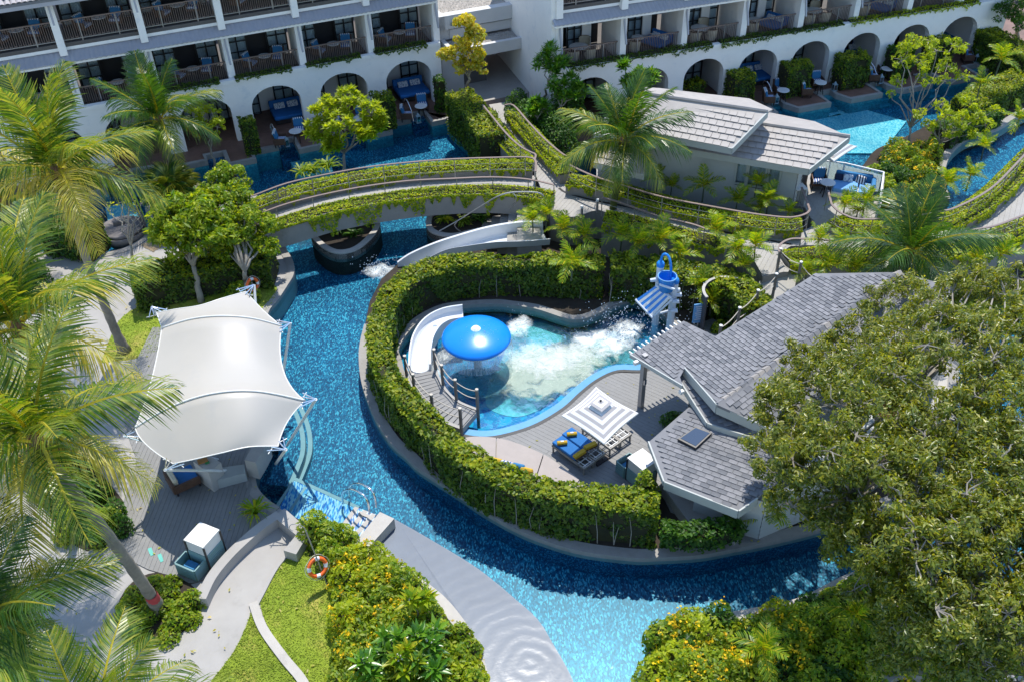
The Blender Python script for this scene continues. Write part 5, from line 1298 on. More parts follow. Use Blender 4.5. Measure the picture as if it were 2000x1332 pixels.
# ---------------------------------------------------------------- kids deck boards and what stands on it
deckK = SPL([(1330, 690), (1262, 727), (1207, 729), (1170, 745), (1136, 771), (1103, 801), (1052, 832), (1000, 850), (950, 860), (900, 854), (880, 850)], ZL, 4) + PP([(900, 900), (960, 940), (1060, 975), (1180, 985), (1290, 960), (1310, 1000), (1440, 1060), (1480, 1060), (1560, 960), (1800, 860), (1840, 720), (1700, 640), (1500, 620), (1400, 620), (1345, 640)], ZL)
dkk = struct(MB().prism(deckK, ZL - .03, ZL + .002).build('splash_deck', 'soil')); boards('deck_boards', deckK, ZL + .03, R_(-37), .16, 'board_grey', dkk, step=3)
def parasol(name, label, hem, apex, base, m1, m2, nb=8, frame='rail_steel'):
    o = thing(name, label, 'parasol', base)
    mb = MB(); mats = []; 
    for i in range(4):
        a, b = hem[i], hem[(i + 1) % 4]
        def pt(r, u):
            c = a.lerp(b, u); m_ = apex.lerp(c, r); sag = .07 * math.sin(math.pi * u) * r
            q = m_ + (apex - m_) * sag; q.z = apex.z + (a.lerp(b, u).z - apex.z) * (r ** .9) - .02 * math.sin(math.pi * u) * r; return q
        U = 6
        for k in range(nb):
            r0, r1 = .0 + k / nb, (k + 1) / nb
            for j in range(U):
                mb.add([pt(r0, j / U), pt(r1, j / U), pt(r1, (j + 1) / U), pt(r0, (j + 1) / U)], [(0, 1, 2, 3)]); mats.append(k % 2)
        for j in range(U): mb.add([pt(1, j / U), pt(1, j / U) - Vector((0, 0, .05)), pt(1, (j + 1) / U) - Vector((0, 0, .05)), pt(1, (j + 1) / U)], [(0, 1, 2, 3)]); mats.append(0)
    c = mb.build('canopy', m1, o); c.data.materials.append(MATS[m2]); c.data.polygons.foreach_set('material_index', mats)
    vm = MB(); vmt = []
    for i in range(8):
        rot = lambda h, k: Vector((apex.x, apex.y, apex.z + .04)).lerp(Vector((h.x, h.y, apex.z - .30)), k)
        hs = hem[i // 2] if i % 2 == 0 else hem[i // 2].lerp(hem[(i // 2 + 1) % 4], .5)
        he = hem[((i + 1) // 2) % 4] if (i + 1) % 2 == 0 else hem[(i + 1) // 2 % 4 if (i + 1) < 8 else 0].lerp(hem[((i + 1) // 2 + 1) % 4], .5)
        for k in range(3):
            f0, f1 = k / 3 * .30, (k + 1) / 3 * .30; vm.add([rot(hs, f0), rot(hs, f1), rot(he, f1), rot(he, f0)], [(0, 1, 2, 3)]); vmt.append((k + 1) % 2)
    v = vm.build('vent_cap', m1, o); v.data.materials.append(MATS[m2]); v.data.polygons.foreach_set('material_index', vmt)
    MB().lathe([(.035, .03), (.035, .07), (0, .09)], apex, 10).build('finial', 'frame_dark', o)
    return o
plain('stripe_white', (.66, .66, .66), .85, .04, 12, .15); plain('stripe_grey', (.36, .345, .35), .85, .06, 12, .15)
hz = 2.2; hem = [P(1097, 811, hz), P(1180, 866, hz), P(1247, 806, hz), P(1164, 755, hz)]; hem = hem[::1]
ap = sum(hem, Vector()) / 4; ap.z = 2.75
um = parasol('striped_parasol', 'square grey and white striped parasol over the loungers by the splash pool', hem, ap, P(1167, 880, ZL), 'stripe_white', 'stripe_grey', 9)
pb = Vector((ap.x, ap.y, ZL)); MB().tube([pb, ap + Vector((0, 0, -.03))], .035, 8).build('pole', 'rail_steel', um); MB().box(pb + Vector((0, 0, .05)), (.6, .6, .09), R_(40)).build('foot', 'table_leg', um)
for h in hem: MB().tube([ap - Vector((0, 0, .12)), h - Vector((0, 0, .02))], .012, 5).build('rib', 'rail_steel', um)
hz2 = 3.5; hm2 = [P(1575, 296, hz2), P(1628, 316, hz2), P(1674, 286, hz2), P(1632, 272, hz2)]; ap2 = sum(hm2, Vector()) / 4; ap2.z = 3.95
um2 = parasol('striped_parasol', 'white striped parasol tucked under the eaves of the villa by the pool', hm2, ap2, P(1625, 320, ZW), 'stripe_white', 'stripe_grey', 7)
MB().tube([Vector((ap2.x, ap2.y, ZW)), ap2], .03, 8).build('pole', 'plastic_white', um2)

def lounger(A, B, wdt, label, mattress='fabric_blue', rz_extra=0):
    """A: head end, B: foot end of one lounger"""
    d = (B - A); L = d.length; rz = math.atan2(d.y, d.x); c = (A + B) / 2; c.z = ZL + .03
    o = thing('sun_lounger', label, 'sun lounger', c, rz)
    mb = MB()
    for y in (-wdt / 2 + .03, wdt / 2 - .03): mb.box((0, y, .30), (L, .05, .09))
    for x in (-L / 2 + .025, L / 2 - .025): mb.box((x, 0, .30), (.05, wdt - .1, .09))
    mb.build('frame', 'wicker_light', o, local=True)
    for x in (-L / 2 + .05, L / 2 - .05):
        for y in (-wdt / 2 + .04, wdt / 2 - .04): MB().box((x, y, .13), (.05, .05, .26)).build('leg', 'wicker_light', o, local=True)
    for k in range(7): MB().box((-L / 2 + L * (k + .5) / 7, 0, .31), (.03, wdt - .1, .03)).build('slat', 'plastic_white', o, local=True)
    for y in (-.12, .12): MB().box((0, y, .33), (L - .1, .025, .02)).build('slat', 'plastic_white', o, local=True)
    if mattress: MB().rbox((-L * .14, 0, .42), (L * .72, wdt - .02, .12), .04, crown=.01).build('mattress', mattress, o, local=True)
    MB().tube([(L * .22, -wdt / 2 + .07, .36), (L * .12, -wdt / 2 + .07, .62), (L * .12, wdt / 2 - .07, .62), (L * .22, wdt / 2 - .07, .36)], .014, 6).build('back_frame', 'plastic_white', o, local=True) if not mattress else None
    return o
q1, q2, q3, q4 = P(1078, 870, .5), P(1116, 838, .5), P(1183, 884, .5), P(1141, 917, .5)
lounger(q1.lerp(q2, .25), q4.lerp(q3, .25), (q1 - q2).length * .49, 'nearer blue lounger of the pair left of the striped parasol')
lounger(q1.lerp(q2, .75), q4.lerp(q3, .75), (q1 - q2).length * .49, 'blue lounger of the pair closer to the splash pool edge, left of the striped parasol')
r1, r2, r3, r4 = P(1135, 838, .45), P(1178, 808, .45), P(1234, 849, .45), P(1192, 880, .45)
lounger(r1.lerp(r2, .25), r4.lerp(r3, .25), (r1 - r2).length * .49, 'bare slatted lounger under the striped parasol, the nearer of two', None)
lounger(r1.lerp(r2, .75), r4.lerp(r3, .75), (r1 - r2).length * .49, 'bare slatted lounger under the striped parasol, the farther of two', None)
for (x, y), w_ in (((1098, 864), 'nearer'), ((1117, 847), 'farther')):
    c = P(x, y, .75); o = thing('towel_roll', f'rolled olive yellow towel on the head end of the {w_} blue lounger', 'towel', c, R_(5), 'rolled towels on the blue loungers')
    MB().tube([(-.17, 0, 0), (.17, 0, 0)], .075, 12).build('roll', 'fabric_yellow', o, local=True); MB().box((0, 0, .072), (.10, .06, .012)).build('tag_ribbon', 'towel_white', o, local=True)
for (x, y, a), w_ in (((1132, 886, 40), 'nearer'), ((1153, 870, 30), 'farther')):
    c = P(x, y, .72); o = thing('round_cushion', f'yellow fringed cushion lying on the foot of the {w_} blue lounger', 'cushion', c, R_(a)); MB().rbox((0, 0, 0), (.5, .2, .13), .05).build('cover', 'fabric_yellow', o, local=True); MB().box((0, -.11, -.03), (.44, .03, .04)).build('fringe', 'wicker', o, local=True)
# big round lounge bed
rb_ = thing('round_lounge_bed', 'huge curved beige lounge bed of wedge cushions behind the tall hedge', 'lounge bed', P(1030, 920, ZL))
arc = SPL([(884, 862), (905, 855), (930, 852), (970, 855), (1010, 865), (1062, 887), (1100, 912), (1133, 937), (1152, 960)], .5, 4); hub = P(985, 975, .5)
inn = SPL([(884, 870), (920, 895), (960, 920), (1000, 941), (1050, 958), (1100, 968), (1145, 972)], .5, 5)
def cutp(poly, k0, k1): return poly[k0:k1 + 1]
nA = len(arc) - 1; nI = len(inn) - 1; seams = [0, 12, 20, 28, nA]
MB().prism([Vector((p.x, p.y, 0)) for p in arc + inn[::-1]], ZL, ZL + .2).build('base', 'wicker_light', rb_)
for a, b in zip(seams, seams[1:]):
    ia, ib = round(a / nA * nI), round(b / nA * nI)
    pts = arc[a:b + 1] + inn[ia:ib + 1][::-1]; cen = sum(pts, Vector()) / len(pts); pts = [p + (cen - p).normalized() * .025 for p in pts]
    MB().prism(pts, ZL + .2, ZL + .38).build('wedge_cushion', 'fabric_beige', rb_)
for i, (x, y, m_, nm) in enumerate(((968, 903, 'fabric_yellow', 'yellow cushion at the left end of the row on the round lounge bed'), (988, 909, 'stripe_blue', 'blue striped cushion on the round lounge bed beside the yellow one'), (1012, 914, 'fabric_teal', 'plain blue cushion in the row on the round lounge bed'), (1028, 922, 'fabric_yellow', 'yellow cushion at the right end of the row on the round lounge bed'))):
    c = P(x, y, .68); o = thing('scatter_cushion', nm, 'cushion', c, R_(-20)); MB().rbox((0, 0, 0), (.44, .2, .30), .06, rx=R_(-30)).build('cover', m_, o, local=True)
def cabinet(label, tl_, tt, tr_, tb, zt, low, h=.95):
    a, b, c, d = P(*tl_, zt), P(*tt, zt), P(*tr_, zt), P(*tb, zt); cen = (a + b + c + d) / 4; ex = ((d - a) + (c - b)) / 2; ey = ((b - a) + (c - d)) / 2
    rz = math.atan2(ex.y, ex.x); W_, D_ = ex.length, ey.length; o = thing('towel_cabinet', label, 'cabinet', Vector((cen.x, cen.y, ZL + .03)), rz); H = zt - ZL - .03
    MB().box((0, 0, H / 2 - .02), (W_ - .04, D_ - .04, H - .04)).build('body', 'box_top', o, local=True)
    MB().box((0, 0, H - .02), (W_, D_, .05)).build('lid', 'box_top', o, local=True)
    n = 7
    for k in range(n):
        z = .05 + k * (H * .55) / n
        for sy in (-1, 1): MB().box((0, sy * (D_ / 2 - .005), z + .03), (W_ - .08, .03, H * .55 / n - .015), rx=R_(8 * sy)).build('louvre', 'teal_slat', o, local=True)
        MB().box((W_ / 2 - .005, 0, z + .03), (.03, D_ - .08, H * .55 / n - .015)).build('louvre', 'teal_slat', o, local=True)
    for sx in (-1, 1):
        for sy in (-1, 1): MB().box((sx * (W_ / 2 - .01), sy * (D_ / 2 - .01), H / 2 - .03), (.05, .05, H - .06)).build('corner_post', 'frame_dark', o, local=True)
    lx, ly, lw_, ld, lh = low
    mb = MB(); 
    for (x, y, sx, sy) in ((lx - lw_ / 2, ly, .04, ld), (lx + lw_ / 2, ly, .04, ld), (lx, ly - ld / 2, lw_ - .04, .04), (lx, ly + ld / 2, lw_ - .04, .04)): mb.box((x, y, lh / 2), (sx, sy, lh))
    mb.box((lx, ly, .05), (lw_ - .04, ld - .04, .04)).build('bin', 'teal_slat', o, local=True)
    MB().rbox((lx, ly, lh * .45), (lw_ * .6, ld * .6, .2), .05).build('folded_towels', 'fabric_teal', o, local=True)
    for k in range(5): MB().box((lx, ly - ld / 2 - .02, .06 + k * lh / 5), (lw_ - .04, .02, lh / 5 - .03)).build('louvre', 'teal_slat', o, local=True)
    return o
cabinet('white topped towel cabinet with teal louvres and open bin on the left deck', (358, 1053), (391, 1019), (428, 1033), (397, 1070), 1.25, (-.1, -.62, .75, .5, .48))
cabinet('white topped towel cabinet with teal bin behind the hedge end by the pavilion', (1226, 896), (1254, 872), (1283, 899), (1258, 918), 1.2, (-.62, -.05, .42, .6, .5))
for i, (x, y) in enumerate(((294, 1075), (313, 1087))):
    o = thing('painted_footprint', ('left' if i == 0 else 'right') + ' green painted footprint on the pale deck boards', 'footprint', P(x, y, ZL + .026), R_(-60), 'green footprints on the deck')
    MB().rbox((0, 0, 0), (.24, .10, .008), .003).build('sole', 'foot_green', o, local=True); MB().rbox((.17, 0, 0), (.07, .08, .008), .003).build('heel', 'foot_green', o, local=True)

# ---------------------------------------------------------------- lifebuoys
def ring(o, c, r, n_dir, name='ring'):
    """torus round axis n_dir"""
    a = n_dir.orthogonal().normalized(); b = n_dir.cross(a); N = 40
    path = [c + (a * math.cos(2 * math.pi * i / N) + b * math.sin(2 * math.pi * i / N)) * r for i in range(N + 1)]
    MB().tube(path, .062, 10, False).build(name, 'buoy', o, smooth_=True)
    for k in range(4):
        s = k * 10 + 3; MB().tube(path[s:s + 4], .066, 10).build('white_band', 'towel_white', o)
    rp = [c + (a * math.cos(2 * math.pi * i / N) + b * math.sin(2 * math.pi * i / N)) * (r + .09 + .035 * abs(math.sin(4 * math.pi * i / N * 1))) for i in range(N + 1)]
    MB().tube(rp, .01, 4, False).build('grab_line', 'rope', o)
lp0 = P(641, 1146, ZL); lp1 = P(597, 1035, 2.35)
pole = thing('lifebuoy_pole', 'leaning steel hook pole carrying the lifebuoy on the small lawn', 'pole', lp0)
MB().tube([lp0, lp1], .022, 8).build('shaft', 'rail_steel', pole)
d_ = (lp1 - lp0).normalized(); hk = [lp1, lp1 + Vector((-.05, .02, .12)), lp1 + Vector((-.2, .04, .22)), lp1 + Vector((-.4, .05, .2)), lp1 + Vector((-.46, .02, .08)), lp1 + Vector((-.36, -.02, .0))]
MB().tube(smooth(hk, 5), .012, 6).build('hook', 'rail_steel', pole)
cb = P(620, 1107, 1.0); lb1 = thing('lifebuoy', 'orange lifebuoy with white bands hanging on the steel pole on the lawn', 'lifebuoy', cb); ring(lb1, cb, .27, Vector((.62, -.75, .42)).normalized())
cb = P(493, 557, .9); lb2 = thing('lifebuoy', 'orange lifebuoy on a low wooden stand behind the tent', 'lifebuoy', cb); ring(lb2, cb, .26, Vector((.75, -.6, .15)).normalized())
st_ = thing('lifebuoy_stand', 'low wooden post stand holding the lifebuoy behind the tent', 'stand', P(493, 590, ZL))
for x in (486, 500): b = P(x, 588, ZL); MB().tube([b, b + Vector((0, 0, .95))], .03, 6).build('post', 'post_wood', st_)
MB().tube([P(486, 588, .9), P(500, 588, .9)], .025, 6).build('crossbar', 'post_wood', st_)

# ---------------------------------------------------------------- tensile tent
tt = thing('fabric_tent', 'large off white tensile fabric canopy stretched over the pool bar deck', 'canopy', P(430, 760, ZL))
rows = [
 [(306, 611, 3.15), (345, 604, 3.35), (390, 597, 3.45), (435, 583, 3.45), (480, 570, 3.2)],
 [(316, 641, 3.4), (372, 624, 3.95), (430, 618, 4.15), (490, 622, 3.95), (550, 637, 3.2)],
 [(296, 742, 3.25), (360, 728, 3.65), (430, 720, 3.85), (500, 722, 3.65), (553, 722, 3.1)],
 [(264, 835, 3.2), (332, 795, 3.85), (412, 769, 4.25), (500, 764, 4.1), (596, 782, 3.1)],
 [(286, 868, 3.1), (352, 856, 3.45), (428, 840, 3.7), (498, 826, 3.65), (562, 822, 3.1)],
 [(338, 905, 3.0), (376, 897, 3.15), (432, 884, 3.3), (487, 872, 3.25), (543, 871, 3.0)]]
R3 = [[P(*p) for p in r] for r in rows]; R3 = [smooth(r, 8) for r in R3]; cols_ = []
nU = len(R3[0])
for i in range(nU): cols_.append([r[i] for r in R3])
# ridges at rows 1 and 3 stay creased: interpolate each panel on its own
seg = [(0, 1), (1, 3), (3, 5)]; grid = []
for (a, b) in seg:
    for k in range(10 if b - a == 2 else 6):
        t = k / (10 if b - a == 2 else 6); row = []
        for i in range(nU):
            c = cols_[i]
            if b - a == 1: row.append(c[a].lerp(c[b], t) - Vector((0, 0, .12 * math.sin(math.pi * t))))
            else: row.append(c[a] * (1 - t) ** 2 + (c[a + 1] * 2 - (c[a] + c[b]) * .5) * 2 * t * (1 - t) + c[b] * t * t)
        grid.append(row)
grid.append([c[5] for c in cols_])
nV = len(grid); vs = [p for r in grid for p in r]
MB().add(vs, [(j * nU + i, j * nU + i + 1, (j + 1) * nU + i + 1, (j + 1) * nU + i) for j in range(nV - 1) for i in range(nU - 1)]).build('membrane', 'tent', tt, smooth_=True)
for r in (R3[1], R3[3]): MB().tube([p + Vector((0, 0, .012)) for p in r], .03, 6).build('ridge_seam', 'tent_white', tt, smooth_=True)
for edge_ in (R3[0], R3[5], [g[0] for g in grid], [g[-1] for g in grid]): MB().tube(edge_, .018, 5).build('edge_cable', 'tent_white', tt)
for (x, y, z, ox, oy) in ((306, 611, 3.15, -.25, .3), (480, 570, 3.2, .25, .35), (550, 637, 3.2, .3, .1), (596, 782, 3.1, .35, 0), (543, 871, 3.0, .28, -.2), (338, 905, 3.0, -.15, -.3), (264, 848, 3.1, -.3, -.1)):
    c = P(x, y, z); tip = c + Vector((ox, oy, .05)); ft = c.lerp(Vector((-8.9, 24.8, 0)), .55); MB().tube([Vector((ft.x, ft.y, ZL)), tip], .05, 10).build('mast', 'tent_white', tt)
    tg = Vector((-oy, ox, 0)).normalized()
    for s in (-.34, -.15, .15, .34): MB().tube([tip, c + tg * s - Vector((ox, oy, 0)) * .35 + Vector((0, 0, .03))], .02, 6).build('tie_rod', 'chrome', tt)
    MB().tube([c + tg * s_ - Vector((ox, oy, 0)) * (.4 * (1 - abs(s_) / .45)) for s_ in (-.4, -.2, 0, .2, .4)], .015, 5).build('corner_cable', 'tent_white', tt)
# pool bar below the tent
bar = thing('pool_bar', 'white stone pool bar counter half hidden under the front of the tent', 'bar counter', P(420, 915, ZL))
MB().prism(PP([(378, 903), (408, 925), (432, 905), (400, 885)], 1.05), ZL, 1.1).build('counter', 'coping_light', bar)
MB().prism(PP([(398, 925), (425, 940), (480, 925), (478, 908), (430, 915)], .5), ZL, .55).build('base', 'trim', bar)
MB().prism(PP([(478, 900), (500, 905), (515, 880), (525, 860), (500, 862)], .9), ZL, .95).build('counter', 'coping_light', bar)
tr_ = thing('serving_tray', 'wooden tray with a green leaf on the pool bar counter', 'tray', P(396, 900, 1.12), R_(25)); MB().box((0, 0, .02), (.32, .22, .03)).build('board', 'board_food', tr_, local=True); MB().box((.12, -.14, .01), (.14, .12, .012)).build('leaf', 'leaf_plate', tr_, local=True)
ac = thing('lounge_chair', 'low brown wicker lounge chair with dark blue seat under the tent edge', 'lounge chair', P(362, 945, ZL + .03), R_(35))
MB().box((0, 0, .2), (.85, .8, .12)).box((-.45, 0, .36), (.08, .85, .4)).box((0, -.43, .34), (.85, .08, .3)).build('shell', 'wicker', ac, local=True); MB().rbox((.03, .02, .33), (.78, .72, .16), .05).build('seat_cushion', 'fabric_blue', ac, local=True); MB().rbox((-.32, 0, .5), (.16, .66, .36), .05).build('back_cushion', 'fabric_cream', ac, local=True)
for x in (-.38, .38):
    for y in (-.36, .36): MB().box((x, y, .08), (.06, .06, .16)).build('leg', 'table_leg', ac, local=True)
# floating basket bed in the small basin
nb_ = thing('basket_daybed', 'round wicker basket daybed with grey cushion and lattice hood standing in the shallow basin', 'daybed', P(243, 462, 0))
c = P(243, 462, 0); MB().lathe([(.7, -.3), (1.02, .15), (1.08, .42), (1.02, .42), (.9, .3), (0, .3)], c, 28).build('basket', 'fabric_grey', nb_, smooth_=True)
MB().lathe([(.95, .40), (1.0, .5), (.9, .56), (0, .58)], c, 28).build('cushion', 'fabric_grey', nb_, smooth_=True)
for k in range(9): a = R_(-60 + k * 16); MB().tube([c + Vector((1.06 * math.cos(a), 1.06 * math.sin(a), .42)), c + Vector((1.0 * math.cos(a), 1.0 * math.sin(a), .95)), c + Vector((.62 * math.cos(a), .62 * math.sin(a), 1.35))], .018, 5).build('lattice_rod', 'wicker_light', nb_)
for z, r in ((.6, 1.05), (.8, 1.02), (1.0, .97), (1.2, .8)): MB().tube([c + Vector((r * math.cos(R_(a)), r * math.sin(R_(a)), z)) for a in range(-62, 72, 12)], .018, 5).build('lattice_hoop', 'wicker_light', nb_)
MB().rbox(c + Vector((-.1, .1, .66)), (.5, .2, .3), .06, rz=.5).build('pillow', 'fabric_grey', nb_)
# villa terrace furniture
vt_ = P(1617, 356, ZW + .7); vt_.z = ZW + .03
put(TB, vt_, .2, 'small round table with white top on the villa terrace', gT)
put(CH, vt_ + Vector((-.15, .75, 0)), R_(-8), 'blue cushioned armchair behind the small table on the villa terrace', gC)
so = thing('corner_sofa', 'light blue outdoor corner sofa with patterned cushions on the villa terrace', 'sofa', P(1662, 378, ZW + .03), R_(-20))
MB().box((0, 0, .14), (1.7, 1.2, .24)).build('frame', 'plastic_white', so, local=True); MB().rbox((-.3, -.1, .34), (1.05, .95, .18), .05).build('seat_cushion', 'fabric_sky', so, local=True); MB().rbox((.55, -.1, .34), (.55, .95, .18), .05).build('seat_cushion', 'fabric_sky', so, local=True)
MB().rbox((0, .52, .55), (1.6, .2, .4), .06).build('back_cushion', 'fabric_teal', so, local=True); MB().rbox((.85, 0, .5), (.2, 1.0, .36), .06).build('back_cushion', 'fabric_teal', so, local=True)
MB().rbox((-.25, .3, .56), (.42, .16, .32), .05, rx=-.4).build('pillow', 'fabric_pattern', so, local=True); MB().rbox((.3, .3, .56), (.42, .16, .36), .05, rz=-.4, rx=-.4).build('pillow', 'stripe_navy', so, local=True); MB().rbox((-.65, .32, .54), (.36, .14, .28), .05, rx=-.4).build('pillow', 'fabric_navy', so, local=True)
# rope fence on the ramp down to the splash pool
rf = thing('rope_fence', 'wooden posts with sagging white rope along the ramp down to the pavilion', 'rope fence', P(1500, 540, .8))
for row in ([(1525, 487, 2.6), (1565, 513, 2.5), (1602, 545, 2.4)], [(1517, 536, 2.35), (1481, 568, 2.2), (1445, 602, 2.05), (1408, 637, 1.9)]):
    tp = [P(*q) for q in row]
    for t in tp: MB().tube([t - Vector((0, 0, 1.15)), t], .06, 8).build('post', 'post_wood', rf); MB().tube([t, t + Vector((0, 0, .04))], .065, 8).build('post_cap', 'towel_white', rf)
    for a, b in zip(tp, tp[1:]):
        for dz in (-.08, -.5): MB().tube([a.lerp(b, i / 8) + Vector((0, 0, dz - .12 * math.sin(math.pi * i / 8))) for i in range(9)], .018, 5).build('rope', 'rope', rf)
rmp = [P(1500, 500, ZW), P(1540, 500, ZW), P(1560, 560, 1.2), P(1500, 600, 1.0), P(1480, 560, 1.2)]
mm_ = MB().slabpoly(rmp, .3); rampo = struct(mm_.build('ramp', 'walkdeck'))
sw = thing('shower_screen', 'curved dark shower wall with pale capping behind the pavilion porch', 'shower wall', P(1410, 640, ZL))
scn = P(1412, 640, ZL); pth = [scn + Vector((.95 * math.cos(R_(a)), .95 * math.sin(R_(a)), 0)) for a in range(20, 215, 13)]
for a, b in zip(pth, pth[1:]):
    MB().strip([a + (b - a) * .02, b - (b - a) * .02], -.04, .04, 0, 1.75).build('panel', 'screen_dark', sw)
MB().strip([p + Vector((0, 0, 1.75)) for p in pth], -.055, .055, 0, .04).build('capping', 'coping_light', sw); MB().tube([scn + Vector((.3, .75, 0)), scn + Vector((.3, .75, 1.6)), scn + Vector((.3, .6, 1.75))], .02, 6).build('shower_pipe', 'chrome', sw)
ns = thing('notice_board', 'small pale blue notice board with faint white lines by the shower wall', 'sign', P(1365, 640, ZL))
nbp = P(1366, 612, 1.0); MB().box(nbp, (.5, .05, .9), R_(8)).build('panel', 'fabric_sky', ns)
for k in range(7): MB().box(nbp + Vector((.0, -.032, .33 - k * .1)), (.36 - .05 * (k % 3), .012, .03), R_(8)).build('text_line', 'towel_white', ns)
MB().tube([Vector((nbp.x, nbp.y + .04, ZL)), nbp + Vector((0, .04, .3))], .03, 6).build('post', 'rail_steel', ns)
for x, y, w_ in ((1166, 415, 'left'), (1136, 428, 'right')):
    o = thing('bollard_light', f'short grey bollard light at the walkway edge, the {w_} one of two by the palm', 'bollard', P(x, y, ZW)); b = P(x, y, ZW); MB().tube([b, b + Vector((0, 0, .55))], .06, 8).build('post', 'rail_steel', o); MB().tube([b + Vector((0, 0, .55)), b + Vector((0, 0, .66))], .065, 8).build('lamp_head', 'towel_white', o)
# steel rails on the river steps
for k, (x, y) in enumerate(((735, 990), (722, 1002))):
    b = P(x, y, .5); o = thing('step_rail', 'shiny bent steel rail on the river steps, ' + ('far' if k == 0 else 'near') + ' one', 'handrail', b)
    d = (P(690, 965, 0) - P(740, 1000, 0)).normalized()
    MB().tube(smooth([b, b + Vector((0, 0, .55)), b + d * .2 + Vector((0, 0, .75)), b + d * .75 + Vector((0, 0, .6)), b + d * 1.25 + Vector((0, 0, .1)), b + d * 1.35 - Vector((0, 0, .5))], 5), .035, 8).build('bar', 'chrome', o, smooth_=True)
nv2 = thing('stone_niche', 'white stone niche with two lanterns inside at the corner of the villa', 'niche', P(1557, 400, ZW))
b = P(1556, 398, ZW); MB().box(b + Vector((-.22, 0, .4)), (.05, .5, .8), .2).box(b + Vector((.22, 0, .4)), (.05, .5, .8), .2).box(b + Vector((0, .2, .4)), (.4, .05, .8), .2).build('surround', 'plastic_white', nv2); MB().box(b + Vector((0, 0, .83)), (.5, .55, .05), .2).build('top', 'plastic_white', nv2)
# ---------------------------------------------------------------- planting
def hedge(name, label, path, w, h, mat='leaf_hedge', L=.13, W=.075, dens=420, cat='hedge', group=None, amp=.12, base=0.0, stems=0):
    """clipped hedge: thousands of small leaves over a dark twiggy core, along a ground path"""
    path = resample([Vector(p) for p in path], .25); N = len(path); z0 = path[0].z
    o = thing(name, label, cat, path[N // 2], 0, group)
    A = np.array([[p.x, p.y, p.z] for p in path]); T = np.gradient(A, axis=0); T[:, 2] = 0; T = nrm(T); Bn = np.stack([-T[:, 1], T[:, 0], 0 * T[:, 0]], 1)
    MB().strip(path, -w / 2 + .14, w / 2 - .14, base, h - .18).build('branches', 'twig', o)
    Ltot = float(np.sum(np.linalg.norm(np.diff(A, axis=0), axis=1))); per = 2 * h + w
    n = int((Ltot * per + 2 * w * h) * dens); ncap = int(2 * w * h * dens)
    s = rng.uniform(0, N - 1.001, n); i = s.astype(int); f = (s - i)[:, None]
    c = A[i] * (1 - f) + A[i + 1] * f; b = nrm(Bn[i] * (1 - f) + Bn[i + 1] * f); t = T[i]
    u = rng.uniform(0, per, n); side = np.where(u < h, -1, np.where(u < h + w, 0, 1))
    y = np.where(side == 0, (u - h) - w / 2, side * w / 2); z = np.where(side < 0, u, np.where(side > 0, u - h - w, h))
    nn = np.where(side[:, None] == 0, np.array([[0, 0, 1.]]), b * side[:, None])
    p = c + b * y[:, None] + np.array([0, 0, 1.]) * z[:, None]
    k = ncap; e = rng.integers(0, 2, k); ce = np.where(e[:, None] == 0, A[0], A[-1]); be = np.where(e[:, None] == 0, Bn[0], Bn[-1]); te = np.where(e[:, None] == 0, -T[0], T[-1])
    p[:k] = ce + be * rng.uniform(-w / 2, w / 2, (k, 1)) + np.array([0, 0, 1.]) * rng.uniform(0, h, (k, 1)); nn[:k] = te
    # rounded shoulders and lumps
    top = np.clip((p[:, 2] - (c[:, 2] if False else A[:, 2].mean()) - h + .25) / .25, 0, 1); nz = vnoise(p, 1.9, 3) * amp + vnoise(p, 5.5, 4) * amp * .6
    p = p + nn * (nz[:, None]) - nn * (rng.uniform(0, .16, (n, 1)) ** 1.0) ; p[:, 2] += nz * .25
    thin = vnoise(p, 2.6, 8) + vnoise(p, 7, 9) * .6 + .72 + (side == 0) * .75 - .12 * np.clip(1 - z / h * 1.6, 0, 1) > rng.uniform(-.2, .9, n)
    p, nn = p[thin], nn[thin]
    nn = nn + np.array([0, 0, .45])
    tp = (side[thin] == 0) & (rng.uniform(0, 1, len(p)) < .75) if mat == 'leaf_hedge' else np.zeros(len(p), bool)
    leaves('foliage', p[~tp], nn[~tp], L, W, mat, o, jit=.55)
    if tp.any(): leaves('top_foliage', p[tp] + rng.normal(0, .03, (tp.sum(), 3)), nn[tp], L, W, 'leaf_hedge_top', o, jit=.7)  # most top leaves take a brighter yellow-green than the sides
    if stems:
        mb = MB()
        for _ in range(int(Ltot * stems)):
            i0 = rnd.randrange(N); sg = rnd.choice((-1, 1)); q = A[i0] + Bn[i0] * sg * (w / 2 - .03); q = Vector(q); hh = h * rnd.uniform(.45, .85)
            mb.tube([q, q + Vector((rnd.uniform(-.05, .05), rnd.uniform(-.05, .05), hh * .5)) + Vector(Bn[i0]) * sg * .05, q + Vector((rnd.uniform(-.12, .12), rnd.uniform(-.1, .1), hh))], [.018, .013, .006], 4, False)
        mb.build('stems', 'bark_tree', o, kind='stuff')
    return o
